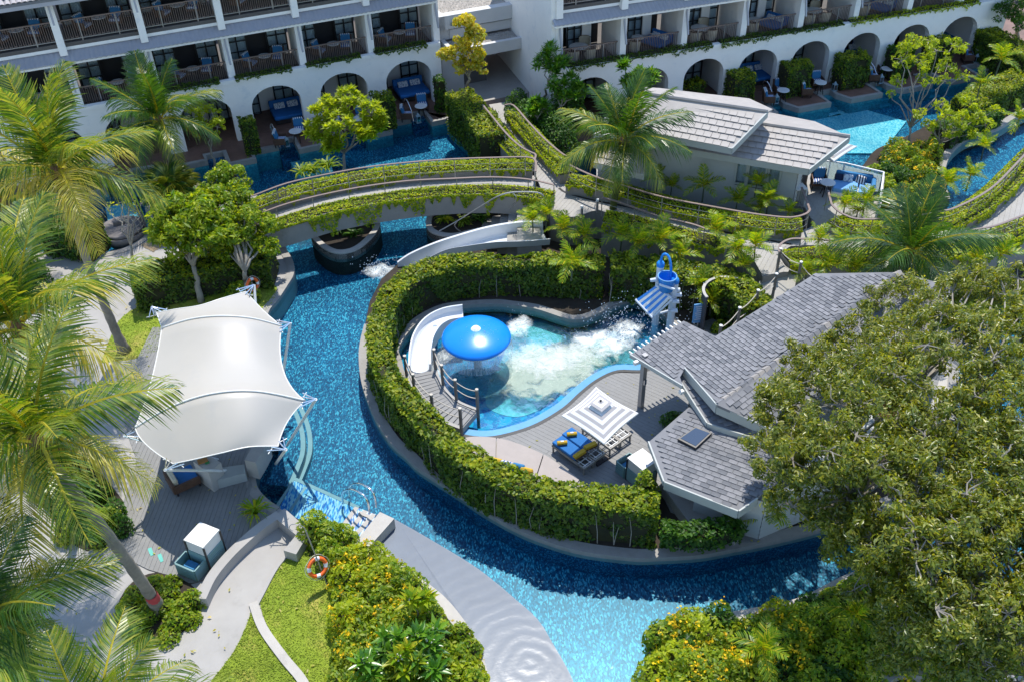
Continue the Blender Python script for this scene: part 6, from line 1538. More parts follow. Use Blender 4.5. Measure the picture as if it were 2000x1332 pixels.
def vines(name, label, path, w, mat='leaf_vine', drape=(.55, .45), dens=520, L=.085, W=.06, seed=1, mound=.16):
    path = resample([Vector(p) for p in path], .2); N = len(path); o = thing(name, label, 'vine', path[N // 2])
    A = np.array([list(p) for p in path]); T = np.gradient(A, axis=0); T[:, 2] = 0; T = nrm(T); Bn = np.stack([-T[:, 1], T[:, 0], 0 * T[:, 0]], 1)
    Lt = float(np.sum(np.linalg.norm(np.diff(A, axis=0), axis=1)))
    MB().strip(path, -w / 2 + .06, w / 2 - .06, -.02, .05).build('stems', 'twig', o)
    P_, N_ = [], []
    n = int(Lt * w * dens); s = rng.uniform(0, N - 1.001, n); i = s.astype(int); f = (s - i)[:, None]; c = A[i] * (1 - f) + A[i + 1] * f
    y = rng.uniform(-w / 2 - .06, w / 2 + .06, n); p = c + Bn[i] * y[:, None]; hh = mound * (.55 + .6 * vnoise(p, 1.7, seed)); p[:, 2] += np.clip(hh * (1 - (np.abs(y) / (w / 2 + .08)) ** 3), .02, 1) + rng.uniform(-.05, .05, n)
    keep = vnoise(p, 2.3, seed + 7) + .75 > rng.uniform(-.6, .35, n); P_.append(p[keep]); N_.append(np.tile([0, 0, 1.], (keep.sum(), 1)))
    for sgn, dr_ in ((-1, drape[0]), (1, drape[1])):
        if dr_ <= 0: continue
        n = int(Lt * dr_ * dens * .85); s = rng.uniform(0, N - 1.001, n); i = s.astype(int); f = (s - i)[:, None]; c = A[i] * (1 - f) + A[i + 1] * f
        b = Bn[i] * sgn; q = c + b * (w / 2)
        ln = dr_ * np.clip(.30 + .8 * vnoise(q, 1.9, seed + 2) + .7 * vnoise(q, 6.5, seed + 3) + .5 * vnoise(q, 15, seed + 4), .04, 1.9); d = rng.uniform(0, 1, n) ** 1.3 * ln
        p = q + b * (.04 + .05 * rng.uniform(0, 1, (n, 1))) - np.array([0, 0, 1.]) * d[:, None]; P_.append(p); N_.append(b + np.array([0, 0, .5]))
    leaves('foliage', np.concatenate(P_), np.concatenate(N_), L, W, mat, o, jit=.5); return o

# ---- palms
def frond_mesh(nm, length, arch, droop, n=64, lw=.05, ll=.62, mat='leaf_palm', twist=0, seed=0, dry=None):
    r = np.random.default_rng(seed); V, F, MI = [], [], []
    def rach(t): # along +x, bending down
        return np.array([length * (t - .12 * arch * t * t), 0.03 * math.sin(3 * t + seed), length * (.30 * t - arch * t * t)])
    ts = np.linspace(0, 1, 15); pr = [rach(t) for t in ts]
    for i, p in enumerate(pr):
        rr = .014 * (1 - ts[i]) + .003; V += [p + [0, rr, 0], p + [0, 0, rr], p + [0, -rr, 0]]
    for i in range(14):
        for k in range(2): F.append((3 * i + k, 3 * i + k + 1, 3 * i + 4 + k, 3 * i + 3 + k)); MI.append(1)
    for side in (-1, 1):
        for j in range(n):
            t = .10 + .90 * (j + r.uniform(-.3, .3)) / n; t = min(max(t, .08), .995); p = rach(t); d = rach(min(t + .01, 1)) - rach(t - .01); d /= np.linalg.norm(d)
            up = np.array([-d[2], 0, d[0]]); l = ll * (math.sin(math.pi * min(1, (t * .86 + .16))) ** .55) * r.uniform(.8, 1.12)
            out = np.array([0, side, 0]); dirv = out * .82 + d * (.45 + .35 * t) + up * (.32 - .25 * t + r.uniform(-.12, .12)); dirv /= np.linalg.norm(dirv)
            dd = droop * r.uniform(.6, 1.35); m1 = p + dirv * l * .45 - np.array([0, 0, dd * l * .10]); m2 = p + dirv * l * .8 - np.array([0, 0, dd * l * .42]); tip = p + dirv * l * .98 - np.array([0, 0, dd * l * .80])
            w = d * lw * .5 * r.uniform(.8, 1.2); b = len(V)
            V += [p - w * .5, p + w * .5, m1 - w, m1 + w, m2 - w * .7, m2 + w * .7, tip]
            F += [(b, b + 1, b + 3, b + 2), (b + 2, b + 3, b + 5, b + 4), (b + 4, b + 5, b + 6)]; MI += [0, 0, 0]
    me = bpy.data.meshes.new(nm); me.from_pydata([tuple(map(float, v)) for v in V], [], F); me.materials.append(MATS[mat]); me.materials.append(MATS['rachis']); me.polygons.foreach_set('material_index', MI); me.update(); return me
FR = {}
for nm, mat in (('green', 'leaf_palm'), ('dry', 'leaf_palm_dry'), ('dark', 'leaf_palm_dark')):
    FR[nm] = [frond_mesh('frond', 1, a, d, 60, .0155, .31, mat, seed=k) for k, (a, d) in enumerate(((.22, .5), (.42, .8), (.62, 1.0), (.85, 1.15)))]
def coconut(label, base, top, n=20, flen=3.6, seed=0, mats=('green',), bark='bark_palm', tr=.17, name='coconut_palm', extra=(), lean=0):
    r = random.Random(seed); base, top = Vector(base), Vector(top); o = thing(name, label, 'palm tree', base)
    if (top - base).length > .5:
        N = 26; mid = base.lerp(top, .45) + Vector((lean, 0, 0)); path = []
        for i in range(N + 1): t = i / N; path.append(base * (1 - t) ** 2 + mid * 2 * t * (1 - t) + top * t * t)
        rad = [tr * (1.55 - 1.0 * min(1, t * 5)) if t < .1 else tr * (1.05 - .35 * t) for t in [i / N for i in range(N + 1)]]
        rad = [q * (1 + .05 * (-1) ** i) for i, q in enumerate(rad)]
        MB().tube(path, rad, 12).build('trunk', bark, o, smooth_=True)
    MB().lathe([(tr * .7, -.5), (tr * 1.3, -.1), (tr * 1.2, .2), (.04, .5)], top, 10).build('crown_shaft', 'fibre_brown', o)
    for i in range(n):
        q = i / n; az = i * 2.39996 + r.uniform(-.25, .25); pitch = -75 + 105 * q ** .8 + r.uniform(-7, 7); kind = min(3, int(q * 4)) if pitch > -60 else 0
        L_ = flen * (.62 + .45 * math.sin(math.pi * min(1, .25 + q * .75))) * r.uniform(.88, 1.1)
        mt = r.choice(mats) if q > .35 else mats[0]
        f = link('frond', FR[mt][kind], o); f.location = top - base + Vector((0, 0, .1)); f.rotation_euler = (0, R_(pitch), az); f.scale = (L_, L_ * r.uniform(.85, 1.1), L_)
    return o
fps = []
def fan_palm(label, c, R, n=26):
    o = thing('fan_palm', label, 'palm tree', Vector((c.x, c.y, ZL))); MB().tube([Vector((c.x, c.y, ZL)), c], [.14, .10], 8).build('trunk', 'bark_palm', o)
    r = np.random.default_rng(5); V, F = [], []
    for k in range(34):
        q = r.uniform(-1, 10)
    r0 = random.Random(3)
    V, F = [], []
    for s in range(30):
        a = R_(-125 + 250 * s / 29); L = .62 * (1 - .12 * abs(a) / 2.2); w = .022; dx, dy = math.cos(a), math.sin(a); b = len(V); br = .42 + r0.uniform(-.1, .1)
        V += [(.5, 0, 0), (.5 + dx * L * .45 - dy * w, dy * L * .45 + dx * w, -.01), (.5 + dx * L * .45 + dy * w, dy * L * .45 - dx * w, -.01), (.5 + dx * L * .75, dy * L * .75, -.05 - .1 * br), (.5 + dx * L * .95, dy * L * .95, -.14 - .3 * br)]
        F += [(b, b + 2, b + 3, b + 1), (b + 1, b + 3, b + 4), (b + 3, b + 2, b + 4)]
    b = len(V); V += [(0, .015, 0), (0, -.015, 0), (.5, -.012, 0), (.5, .012, 0)]; F.append((b, b + 1, b + 2, b + 3))
    me = bpy.data.meshes.new('fan_leaf'); me.from_pydata(V, [], F); me.materials.append(MATS['leaf_palm'])
    for i in range(n):
        q = i / n; f = link('fan_leaf', me, o); f.location = c - Vector((c.x, c.y, ZL)); f.rotation_euler = (r0.uniform(-.3, .3), R_(-70 + 95 * q), i * 2.4); f.scale = (R,) * 3
    return o
def areca_proto(seed, mat='leaf_areca', n=9):
    o = thing('areca_palm', 'x', 'palm'); r = random.Random(seed); ms = [frond_mesh('frond', 1, a, .45, 15, .055, .36, mat, seed=20 + seed + k) for k, a in enumerate((.25, .55, .8))]
    for k in range(r.choice((1, 1, 2))):
        a = r.uniform(0, 6); MB().tube([(0.05 * math.cos(a), .05 * math.sin(a), -.9), (0, 0, .0)], [.045, .03], 6).build('stem', 'bark_areca', o, local=True)
    for i in range(n):
        f = link('frond', ms[min(2, int(i / n * 3))], o); f.rotation_euler = (0, R_(-72 + 66 * i / n + r.uniform(-8, 8)), i * 2.4 + r.uniform(-.3, .3)); L_ = r.uniform(.85, 1.15); f.scale = (L_, L_, L_)
    return o
ARE = [areca_proto(k) for k in range(3)]; a_used = [False] * 3
def areca(px, py, z, s, label, k=None):
    k = rnd.randrange(3) if k is None else k; loc = P(px, py, z)
    if not a_used[k]: o = ARE[k]; a_used[k] = True; o.location = loc; o.scale = (s,) * 3; o.rotation_euler = (0, 0, rnd.uniform(0, 6)); o['label'] = label
    else: o = dup(ARE[k], loc, rnd.uniform(0, 6), label, scale=s)
    o['group'] = 'small feathery garden palms'
    return o

# ---- broadleaf trees
def ball_points(c, r, n, flat=.8, shell=.45):
    d = nrm(rng.normal(0, 1, (n, 3))); rr = r * (1 - shell * rng.uniform(0, 1, (n, 1)) ** 1.5)
    d2 = d * [1, 1, flat]; return np.array(c) + d2 * rr, d
def limb_path(a, b, wob, r, n=5):
    a, b = Vector(a), Vector(b); L = (b - a).length; out = []
    for i in range(n + 1):
        t = i / n; p = a.lerp(b, t) + Vector((r.uniform(-1, 1), r.uniform(-1, 1), r.uniform(-.5, .5))) * wob * L * math.sin(math.pi * t); p.z += .10 * L * math.sin(math.pi * t) * .5; out.append(p)
    return out
def tree(name, label, base, fork, blobs, mat, L, W, dens=260, bark='bark_tree', tr=.12, style='ball', seed=0, droop=False, cat='tree', sub=6, trunk2=None, jit=.75, flowers=None):
    r = random.Random(seed); o = thing(name, label, cat, base); base, fork = Vector(base), Vector(fork)
    MB().tube(limb_path(base, fork, .05, r), [tr * (1.25 - .5 * i / 5) for i in range(6)], 9).build('trunk', bark, o, smooth_=True)
    mb = MB(); PT, NN, UP = [], [], []; petals = []
    for (c, R) in blobs:
        c = Vector(c); lp = limb_path(fork, c, .10, r); mb.tube(lp, [tr * .65 * (1 - .13 * i) for i in range(6)], 6)
        for k in range(sub):
            d = Vector((r.gauss(0, 1), r.gauss(0, 1), r.gauss(.25, .7))).normalized(); tip = c + d * R * r.uniform(.55, .95)
            mb.tube(limb_path(c, tip, .12, r, 3), [tr * .26, tr * .2, tr * .14, tr * .08], 4)
            if style == 'ball':
                rr = R * r.uniform(.24, .52); n = int(dens * rr * rr * 6.5); p, nn = ball_points(tip, rr, n); PT.append(p); NN.append(nn + [0, 0, .6])
            else:
                n = int(dens); az = np.arange(n) * 2.399; el = np.linspace(1.35, -.35, n); dv = np.stack([np.cos(az) * np.cos(el), np.sin(az) * np.cos(el), np.sin(el)], 1)
                PT.append(np.array(tip) + dv * L * .55); UP.append(dv - np.array([0, 0, .18])); nn = np.cross(np.cross(dv, [0, 0, 1.]), dv); NN.append(nn + [0, 0, .1])
                if flowers and r.random() < .35: petals.append(tip + Vector((0, 0, .12)))
    mb.build('limbs', bark, o, smooth_=True)
    PT, NN = np.concatenate(PT), np.concatenate(NN)
    if style == 'ball' and droop:
        up = rng.normal(0, .45, PT.shape) + [0, 0, -1.]; leaves('crown', PT, NN, L, W, mat, o, jit=jit, up=nrm(up))
    elif style == 'ball': leaves('crown', PT, NN, L, W, mat, o, jit=jit)
    else: leaves('crown', PT, NN, L, W, mat, o, jit=.12, up=nrm(np.concatenate(UP)))
    if petals:
        q = np.repeat(np.array([list(p) for p in petals]), 12, 0) + rng.normal(0, .06, (12 * len(petals), 3)); leaves('flowers', q, np.tile([0, 0, 1.], (len(q), 1)), .06, .05, flowers, o, jit=.8, kind='stuff')
    return o
def bush(name, label, c, rx, ry, h, mat, L=.12, W=.07, dens=330, cat='bush', group=None, flowers=None, fd=14, style=None):
    c = Vector(c); o = thing(name, label, cat, c, 0, group); n = int(dens * (rx * ry * 3.14 + 3 * (rx + ry) * .5 * h))
    d = nrm(rng.normal(0, 1, (n, 3))); d[:, 2] = np.abs(d[:, 2]); base_ = np.array(c)
    p = d * [rx, ry, h]; lump = 1 + .20 * vnoise(p + base_, 1.8, 5) + .14 * vnoise(p + base_, 4.5, 6); rr = lump * (1 - .35 * rng.uniform(0, 1, n) ** 2); p = base_ + p * rr[:, None]
    m_ = MB().lathe([(rx * .6, 0), (rx * .62, h * .35), (rx * .4, h * .55), (0, h * .62)], c, 12); m_.v = [(c.x + (v[0] - c.x), c.y + (v[1] - c.y) * ry / rx, v[2]) for v in m_.v]; m_.build('branches', 'twig', o)
    leaves('foliage', p, d + [0, 0, .5], L, W, mat, o, jit=.7)
    if flowers:
        k = int(fd * rx * ry * 3.14); dd = nrm(rng.normal(0, 1, (k, 3))); dd[:, 2] = np.abs(dd[:, 2]) + .3; dd = nrm(dd); q = dd * [rx, ry, h]; q = base_ + q * (1 + .20 * vnoise(q + base_, 1.8, 5) + .14 * vnoise(q + base_, 4.5, 6))[:, None] * 1.02
        keep = vnoise(q, 1.1, 31) > -.15; q = q[keep]; dd = dd[keep]
        q = np.repeat(q, 9, 0) + rng.normal(0, .055, (9 * len(q), 3)); leaves('flowers', q, np.repeat(dd, 9, 0), .075, .06, flowers, o, jit=.8, kind='stuff')
    return o
# ---------------------------------------------------------------- the garden, plant by plant
crest = [(1288, 965), (1230, 960), (1150, 953), (1080, 942), (1000, 917), (930, 884), (880, 850), (838, 808), (800, 768), (768, 730), (747, 695), (738, 655), (738, 615), (752, 575), (780, 537), (830, 510), (900, 495), (1000, 490), (1100, 492), (1180, 497)]
pth = SPL(crest, 2.15, 4); pth = [Vector((p.x, p.y, ZL)) for p in pth]
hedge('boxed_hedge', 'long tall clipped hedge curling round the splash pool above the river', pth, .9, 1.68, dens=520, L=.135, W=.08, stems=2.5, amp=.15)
pth = [Vector((p.x, p.y, ZL)) for p in SPL([(1195, 500), (1250, 503), (1330, 515), (1400, 528), (1455, 555), (1490, 588)], 2.0, 4)]
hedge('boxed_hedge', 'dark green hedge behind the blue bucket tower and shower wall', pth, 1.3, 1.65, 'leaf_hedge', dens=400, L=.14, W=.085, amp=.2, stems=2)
E1 = lambda q, z=ZL: [Vector((p.x, p.y, z)) for p in q]
hedge('low_hedge', 'low dark hedge along the coping below the pavilion wall', SPL([(1290, 1055), (1340, 1062), (1400, 1058), (1440, 1045)], ZL + .3, 4), .6, .7, 'leaf_dark', dens=420)
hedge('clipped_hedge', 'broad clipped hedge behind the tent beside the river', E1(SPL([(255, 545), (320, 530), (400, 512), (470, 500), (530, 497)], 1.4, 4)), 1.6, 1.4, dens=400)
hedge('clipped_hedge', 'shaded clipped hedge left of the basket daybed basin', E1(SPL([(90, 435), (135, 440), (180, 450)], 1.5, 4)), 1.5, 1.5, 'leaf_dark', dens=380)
# lobby and hotel hedges
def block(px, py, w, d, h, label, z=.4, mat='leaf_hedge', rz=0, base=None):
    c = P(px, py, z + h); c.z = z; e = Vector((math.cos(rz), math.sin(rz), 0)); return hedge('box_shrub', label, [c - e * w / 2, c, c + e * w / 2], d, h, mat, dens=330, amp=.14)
block(482, 232, .8, .8, 1.9, 'narrow clipped shrub column on the terrace, farthest left', rz=ANG_L)
block(748, 185, 1.0, 1.0, 1.9, 'clipped shrub column right of the round tree on the terrace', rz=ANG_L)
block(857, 152, .5, .7, 1.9, 'slim dark shrub against the wall at the lobby corner', mat='leaf_dark', rz=ANG_L)
block(1450, 142, 1.3, 1.2, 1.8, 'cubic clipped shrub left of the first arch past the villa roof', rz=ANG_R)
block(1556, 122, 1.5, 1.2, 1.8, 'cubic clipped shrub between the two terrace tables above the roof ridge', rz=ANG_R)
block(1668, 108, 1.6, 1.2, 1.8, 'large cubic clipped shrub beside the pool steps, lit at the top', rz=ANG_R)
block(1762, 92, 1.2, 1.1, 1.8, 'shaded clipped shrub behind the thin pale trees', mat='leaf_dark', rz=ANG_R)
block(1838, 75, 1.5, 1.1, 1.8, 'clipped shrub left of the last terrace on the right', rz=ANG_R)
block(1345, 160, 1.6, 1.0, 1.0, 'low clipped shrub just above the villa ridge', rz=ANG_R)
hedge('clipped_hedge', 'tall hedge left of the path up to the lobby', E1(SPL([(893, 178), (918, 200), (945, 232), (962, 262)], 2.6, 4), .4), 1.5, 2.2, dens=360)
for i, (x, y, r_, h, nm) in enumerate(((1015, 190, .9, 1.6, 'dark shrub right of the lobby entrance'), (1045, 215, 1.3, 1.7, 'broad dark shrub below the plumeria by the white wall'), (1085, 245, 1.2, 1.6, 'dark shrub beside the lobby path near the palm crown'), (1105, 195, 1.0, 1.8, 'shrub behind the coconut palm at the corner of the right wing'))):
    c = P(x, y, 2.2); c.z = ZW - .6; bush('shrub', nm, c, r_, r_, h, 'leaf_dark')
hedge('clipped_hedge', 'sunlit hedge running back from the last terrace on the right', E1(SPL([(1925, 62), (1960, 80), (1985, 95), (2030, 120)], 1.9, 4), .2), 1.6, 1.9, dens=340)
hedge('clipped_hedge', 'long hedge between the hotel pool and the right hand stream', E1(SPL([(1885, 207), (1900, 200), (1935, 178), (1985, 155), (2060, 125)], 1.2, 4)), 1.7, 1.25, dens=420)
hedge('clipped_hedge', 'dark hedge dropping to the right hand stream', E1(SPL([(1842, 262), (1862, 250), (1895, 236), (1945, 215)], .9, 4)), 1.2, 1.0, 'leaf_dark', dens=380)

vines('vines', 'lime green vines over the far planter wall of the bridge', northP, .78, drape=(.5, .2), seed=1)
vines('vines', 'lime green vines hanging from the near planter wall of the bridge', southP, .72, drape=(1.0, .2), seed=2)
vines('vines', 'lime vines spilling toward the walkway in front of the villa', pA, .85, drape=(.7, .2), seed=3)
vines('vines', 'vines on the near walkway planter behind the coconut trunk', pB, .85, drape=(.6, .2), seed=4)
vines('vines', 'bright vines along the curved planter by the right hand stream', pC, .95, drape=(.65, .3), seed=5)
vines('vines', 'vines over the planter between the walkway and the shingled roof', pD, .95, drape=(1.1, .2), seed=6)
vines('vines', 'vines on the planter left of the lobby path', pE, .75, drape=(.5, .5), seed=7)
vines('vines', 'vines on the planter right of the lobby path', pF, .8, drape=(.5, .6), seed=8)
# balcony planters trailing plants (darker, in the shade)
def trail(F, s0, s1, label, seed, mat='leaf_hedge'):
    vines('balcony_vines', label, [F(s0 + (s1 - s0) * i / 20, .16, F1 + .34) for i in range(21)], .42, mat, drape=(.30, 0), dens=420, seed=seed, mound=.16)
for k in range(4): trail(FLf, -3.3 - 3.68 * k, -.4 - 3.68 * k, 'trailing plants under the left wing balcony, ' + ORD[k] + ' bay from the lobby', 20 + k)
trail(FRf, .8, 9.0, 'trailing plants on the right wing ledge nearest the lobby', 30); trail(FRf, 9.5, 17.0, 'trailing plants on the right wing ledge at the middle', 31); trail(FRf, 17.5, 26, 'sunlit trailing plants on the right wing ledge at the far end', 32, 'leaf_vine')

# palms
coconut('huge coconut palm at upper left with a curved ringed trunk', P(243, 685, ZL), P(112, 345, 8.2), 20, 3.8, 1, ('green', 'green', 'dry'), lean=-.2)
coconut('nearest coconut palm at left, red painted band near its foot', P(312, 1190, ZL), P(72, 868, 8.6), 18, 3.4, 2, ('green', 'green', 'dry'), lean=.2)
pb_ = P(312, 1190, ZL); pt_ = P(86, 868, 8.6)
coconut('coconut palm at far left whose crown overlaps the big one', P(188, 905, ZL), P(40, 650, 8.4), 18, 3.6, 3, ('green', 'green', 'dry'))
coconut('coconut palm by the left terraces in front of the arches', P(342, 345, ZL), P(312, 240, 4.2), 20, 3.1, 4, ('dark', 'green'), tr=.14)
coconut('lone coconut palm with mossy green trunk beside the walkway', P(1190, 452, ZL), P(1218, 282, 5.3), 24, 3.0, 5, ('dark', 'green', 'dry'), bark='bark_moss', tr=.17)
coconut('short dark coconut palm behind the shingled roof', P(1790, 560, ZL), P(1778, 500, 3.1), 18, 3.0, 6, ('dark',), tr=.14)
coconut('palm at the bottom left corner with only its fronds in view', P(-60, 1420, ZL), P(-25, 1230, 6.0), 18, 3.0, 7, ('dark', 'green'))
coconut('palm rising from below the frame at lower left', P(200, 1600, ZL), P(205, 1450, 6.5), 17, 2.6, 8, ('green',))
coconut('short palm at the left edge behind the biggest crown', P(30, 470, ZL), P(10, 400, 3.5), 13, 2.4, 9, ('dark', 'green'), tr=.13)
rb = thing('painted_band', 'faded red paint band round the foot of the nearest palm trunk', 'paint mark', pb_.lerp(pt_, .06)); 
def on_trunk(base, top, lean, t):
    mid = base.lerp(top, .45) + Vector((lean, 0, 0)); return base * (1 - t) ** 2 + mid * 2 * t * (1 - t) + top * t * t
MB().tube([on_trunk(pb_, pt_, .2, t) for t in (.085, .10, .115, .13)], [.188, .186, .184, .182], 14, False).build('band', 'red_band', rb, smooth_=True)
fan_palm('round fan palm beside the basket daybed basin', P(335, 372, 1.9), 1.35, 34)

# small feathery palms
spots = [(1040, 432, 1.9, .85, 'beside the white flume, farthest left'), (1068, 420, 2.1, .85, 'over the end of the white flume'), (1100, 450, 2.0, 1.0, 'below the timber landing, left of the trunk'), (1140, 462, 2.2, 1.0, 'just left of the mossy coconut trunk'), (1118, 515, 2.4, 1.0, 'in front of the tall hedge with long hanging fronds'), (1215, 462, 2.0, 1.0, 'right at the foot of the mossy trunk'), (1245, 478, 2.2, 1.0, 'behind the bucket tower to the left'), (1290, 470, 2.3, 1.1, 'spreading pale fronds above the bucket tower'), (1328, 500, 1.9, .9, 'right of the bucket tower top'), (1370, 560, 1.5, .85, 'yellowing, by the notice board'), (1388, 590, 1.2, .8, 'low by the shower wall'), (1400, 452, 2.4, 1.0, 'with yellow green fronds beside the walkway'), (1440, 490, 2.4, .9, 'left of the ramp, first'), (1475, 482, 2.6, .9, 'at the head of the ramp'), (1452, 520, 2.1, .8, 'at the side of the ramp, lower'), (1375, 365, 2.6, .95, 'with bright fronds by the villa windows'), (1440, 395, 2.2, .85, 'low in front of the villa windows'), (1478, 360, 2.9, .7, 'thin stemmed before the villa glass'), (1500, 392, 2.5, .9, 'dark leaved near the villa corner'), (1485, 408, 2.0, .75, 'arching over the planter rail'), (1540, 416, 2.1, .7, 'at the villa end of the planter'),
         (1600, 468, 2.7, .8, 'thin stemmed where the walkway forks'), (1645, 478, 2.7, .8, 'thin stemmed right of the fork'), (1620, 520, 2.2, .9, 'yellowing in the vines above the roof edge'), (1670, 525, 2.3, .9, 'green in the vines above the roof edge'), (1700, 480, 2.7, .85, 'beside the walkway bend'), (1575, 535, 1.9, .8, 'small by the rope fence'), (1905, 510, 2.3, 1.0, 'pale fronds right of the dark coconut crown'), (1955, 500, 2.6, 1.0, 'pale fronds at the right edge near the walkway'),
         (1650, 402, 2.4, .9, 'yellow in front of the villa sofa'), (1690, 395, 2.4, .85, 'dark green by the glass screen corner'), (1675, 415, 2.0, .8, 'low by the curved rail'), (1850, 360, 2.2, .9, 'in the yellow flower shrubs near the stream'), (1895, 345, 2.4, .9, 'leaning over the right hand stream'), (1990, 235, 2.6, 1.0, 'at the right edge over the stream'), (1922, 288, 2.2, .8, 'in the middle of the stream side planting'), (1785, 428, 1.9, .9, 'behind the curved rail at its middle'),
         (1955, 118, 3.0, 1.1, 'tall and thin stemmed beside the last terrace'), (1915, 165, 2.6, .9, 'thin stemmed over the pale shelf'), (1500, 1000, 1.0, .8, 'in the shade below the pavilion wall'), (1530, 985, 1.2, .8, 'against the pavilion wall under the tree'), (1490, 1270, 1.9, .9, 'among the yellow flowers at lower right'), (1670, 1200, 1.7, .9, 'dark under the big tree near the river edge')]
for x, y, z, s, lb_ in spots: areca(x, y, z, s * .95, 'small feathery palm ' + lb_)
for i, (x, y, s, lb_) in enumerate(((1283, 352, .7, 'left'), (1312, 365, .6, 'right'))):
    areca(x, y, 2.1, s, f'small dark spiky plant below the villa wall, the {lb_} of two', 2)
# strap leaf tufts
def tuft(name, label, c, R, n, mat='leaf_areca', w=.03):
    o = thing(name, label, 'plant', c); V, F = [], []
    for i in range(n):
        a = rnd.uniform(0, 6.28); L = R * rnd.uniform(.6, 1.1); e = rnd.uniform(.5, 1.4); d = Vector((math.cos(a), math.sin(a), 0)); s = Vector((-d.y, d.x, 0)) * w; b = len(V)
        q = [Vector((0, 0, 0)), d * L * .35 * math.cos(e) + Vector((0, 0, L * .5 * math.sin(e))), d * L * .75 * math.cos(e * .7) + Vector((0, 0, L * .62 * math.sin(e))), d * L * (math.cos(e * .5)) + Vector((0, 0, L * .40 * math.sin(e)))]
        V += [q[0] - s * .6, q[0] + s * .6, q[1] - s, q[1] + s, q[2] - s * .7, q[2] + s * .7, q[3]]; F += [(b, b + 1, b + 3, b + 2), (b + 2, b + 3, b + 5, b + 4), (b + 4, b + 5, b + 6)]
    me = bpy.data.meshes.new('leaves'); me.from_pydata([tuple(v) for v in V], [], F); me.materials.append(MATS[mat]); link('foliage', me, o); return o
tuft('strap_leaf_plant', 'long strap leaved plant beside the river coping below the tent', P(500, 1005, ZL + .1), .75, 46)
for i, (x, y, lb_) in enumerate(((612, 340, 'left clump'), (640, 332, 'middle clump'), (590, 345, 'far left clump'))): tuft('reed_clump', f'upright green reeds in the pool behind the bridge, {lb_}', P(x, y, .1), .95, 40, 'leaf_bright', .05)
for i, (x, y, lb_) in enumerate(((660, 455, 'left rim'), (690, 462, 'right rim'))): tuft('fern', f'dark fern in the round planter under the bridge, near its {lb_}', P(x, y, .3), .6, 40, 'leaf_dark', .05)
for i, (x, y, lb_) in enumerate(((870, 435, 'left'), (905, 440, 'centre'), (938, 432, 'right'))): tuft('fern', f'green fern in the planter below the steel handrail, {lb_} one', P(x, y, .3), .65, 44, 'leaf_bright' if i < 2 else 'leaf_dark', .05)

# trees
def B(*q): return [(P(x, y, z), r) for x, y, z, r in q]
tree('plumeria_tree', 'round yellow green tree standing in the hotel pool behind the bridge', P(672, 352, .05), P(672, 300, 1.4), B((635, 215, 3.4, .75), (685, 200, 3.7, .8), (725, 225, 3.3, .65), (620, 255, 2.6, .6), (665, 250, 3.0, .8), (715, 262, 2.6, .55), (650, 285, 2.0, .5), (740, 245, 2.8, .4)), 'leaf_lime', .30, .12, 16, style='rosette', seed=2, sub=26, tr=.08, jit=.2)
tree('slender_tree', 'slim golden leaved tree standing in front of the lobby canopy', P(918, 200, 1.0), P(915, 150, 3.4), B((905, 48, 6.4, .55), (930, 70, 5.9, .5), (900, 92, 5.2, .5), (925, 105, 4.9, .5), (880, 110, 4.6, .45), (905, 130, 4.2, .5), (935, 132, 4.2, .4), (865, 105, 4.7, .3)), 'leaf_yellow', .15, .10, 190, style='ball', seed=3, sub=14, tr=.07)
PL = (('tall plumeria with dark rosettes against the white wall of the right wing', (1062, 205), (1070, 165, 3.4), ((1075, 105, 4.7, .5), (1060, 125, 4.3, .45), (1095, 122, 4.3, .45), (1080, 140, 3.9, .4))),
      ('broad plumeria with glossy rosettes right of the lobby hedge', (1085, 235), (1095, 210, 2.6), ((1090, 168, 3.6, .45), (1118, 165, 3.6, .5), (1130, 185, 3.2, .45), (1100, 190, 3.1, .4))),
      ('low plumeria with bright rosettes beside the lobby path', (1050, 250), (1050, 232, 2.2), ((1045, 205, 2.8, .35), (1062, 212, 2.7, .35), (1038, 218, 2.6, .25))),
      ('plumeria with pale rosettes behind the coconut crown', (1235, 215), (1235, 190, 2.8), ((1217, 130, 4.4, .2), (1258, 145, 4.0, .4), (1272, 158, 3.8, .35), (1228, 165, 3.6, .4), (1245, 150, 3.9, .3))))
for i, (lb_, b_, f_, bl) in enumerate(PL): tree('plumeria', lb_, P(*b_, 1.0), P(*f_), B(*bl), 'leaf_plum', .34, .10, 18, style='rosette', seed=10 + i, sub=12, tr=.055)
tree('slender_tree', 'group of thin pale stems with airy crown at the right pool', P(1772, 305, ZL), P(1778, 250, 1.6), B((1775, 95, 5.0, .6), (1795, 125, 4.4, .6), (1830, 100, 4.9, .5), (1862, 90, 5.0, .55), (1850, 130, 4.2, .5), (1805, 155, 3.8, .4), (1755, 160, 3.6, .35), (1880, 150, 3.8, .35), (1740, 185, 3.0, .25), (1815, 80, 5.1, .5), (1760, 120, 4.6, .5), (1845, 160, 3.7, .4)), 'leaf_lime', .18, .065, 120, style='ball', seed=21, sub=9, tr=.065)
tree('slender_tree', 'leafy young tree bending over the yellow flower shrubs', P(1830, 315, ZL), P(1835, 280, 1.3), B((1850, 225, 2.9, .5), (1880, 235, 2.7, .5), (1905, 222, 2.9, .45), (1925, 245, 2.4, .4), (1945, 215, 2.8, .3), (1860, 260, 2.1, .4), (1815, 245, 2.4, .35), (1840, 205, 3.2, .4), (1890, 205, 3.1, .4), (1900, 262, 2.1, .4), (1800, 225, 2.8, .35)), 'leaf_lime', .20, .075, 130, style='ball', seed=22, sub=9, tr=.05)
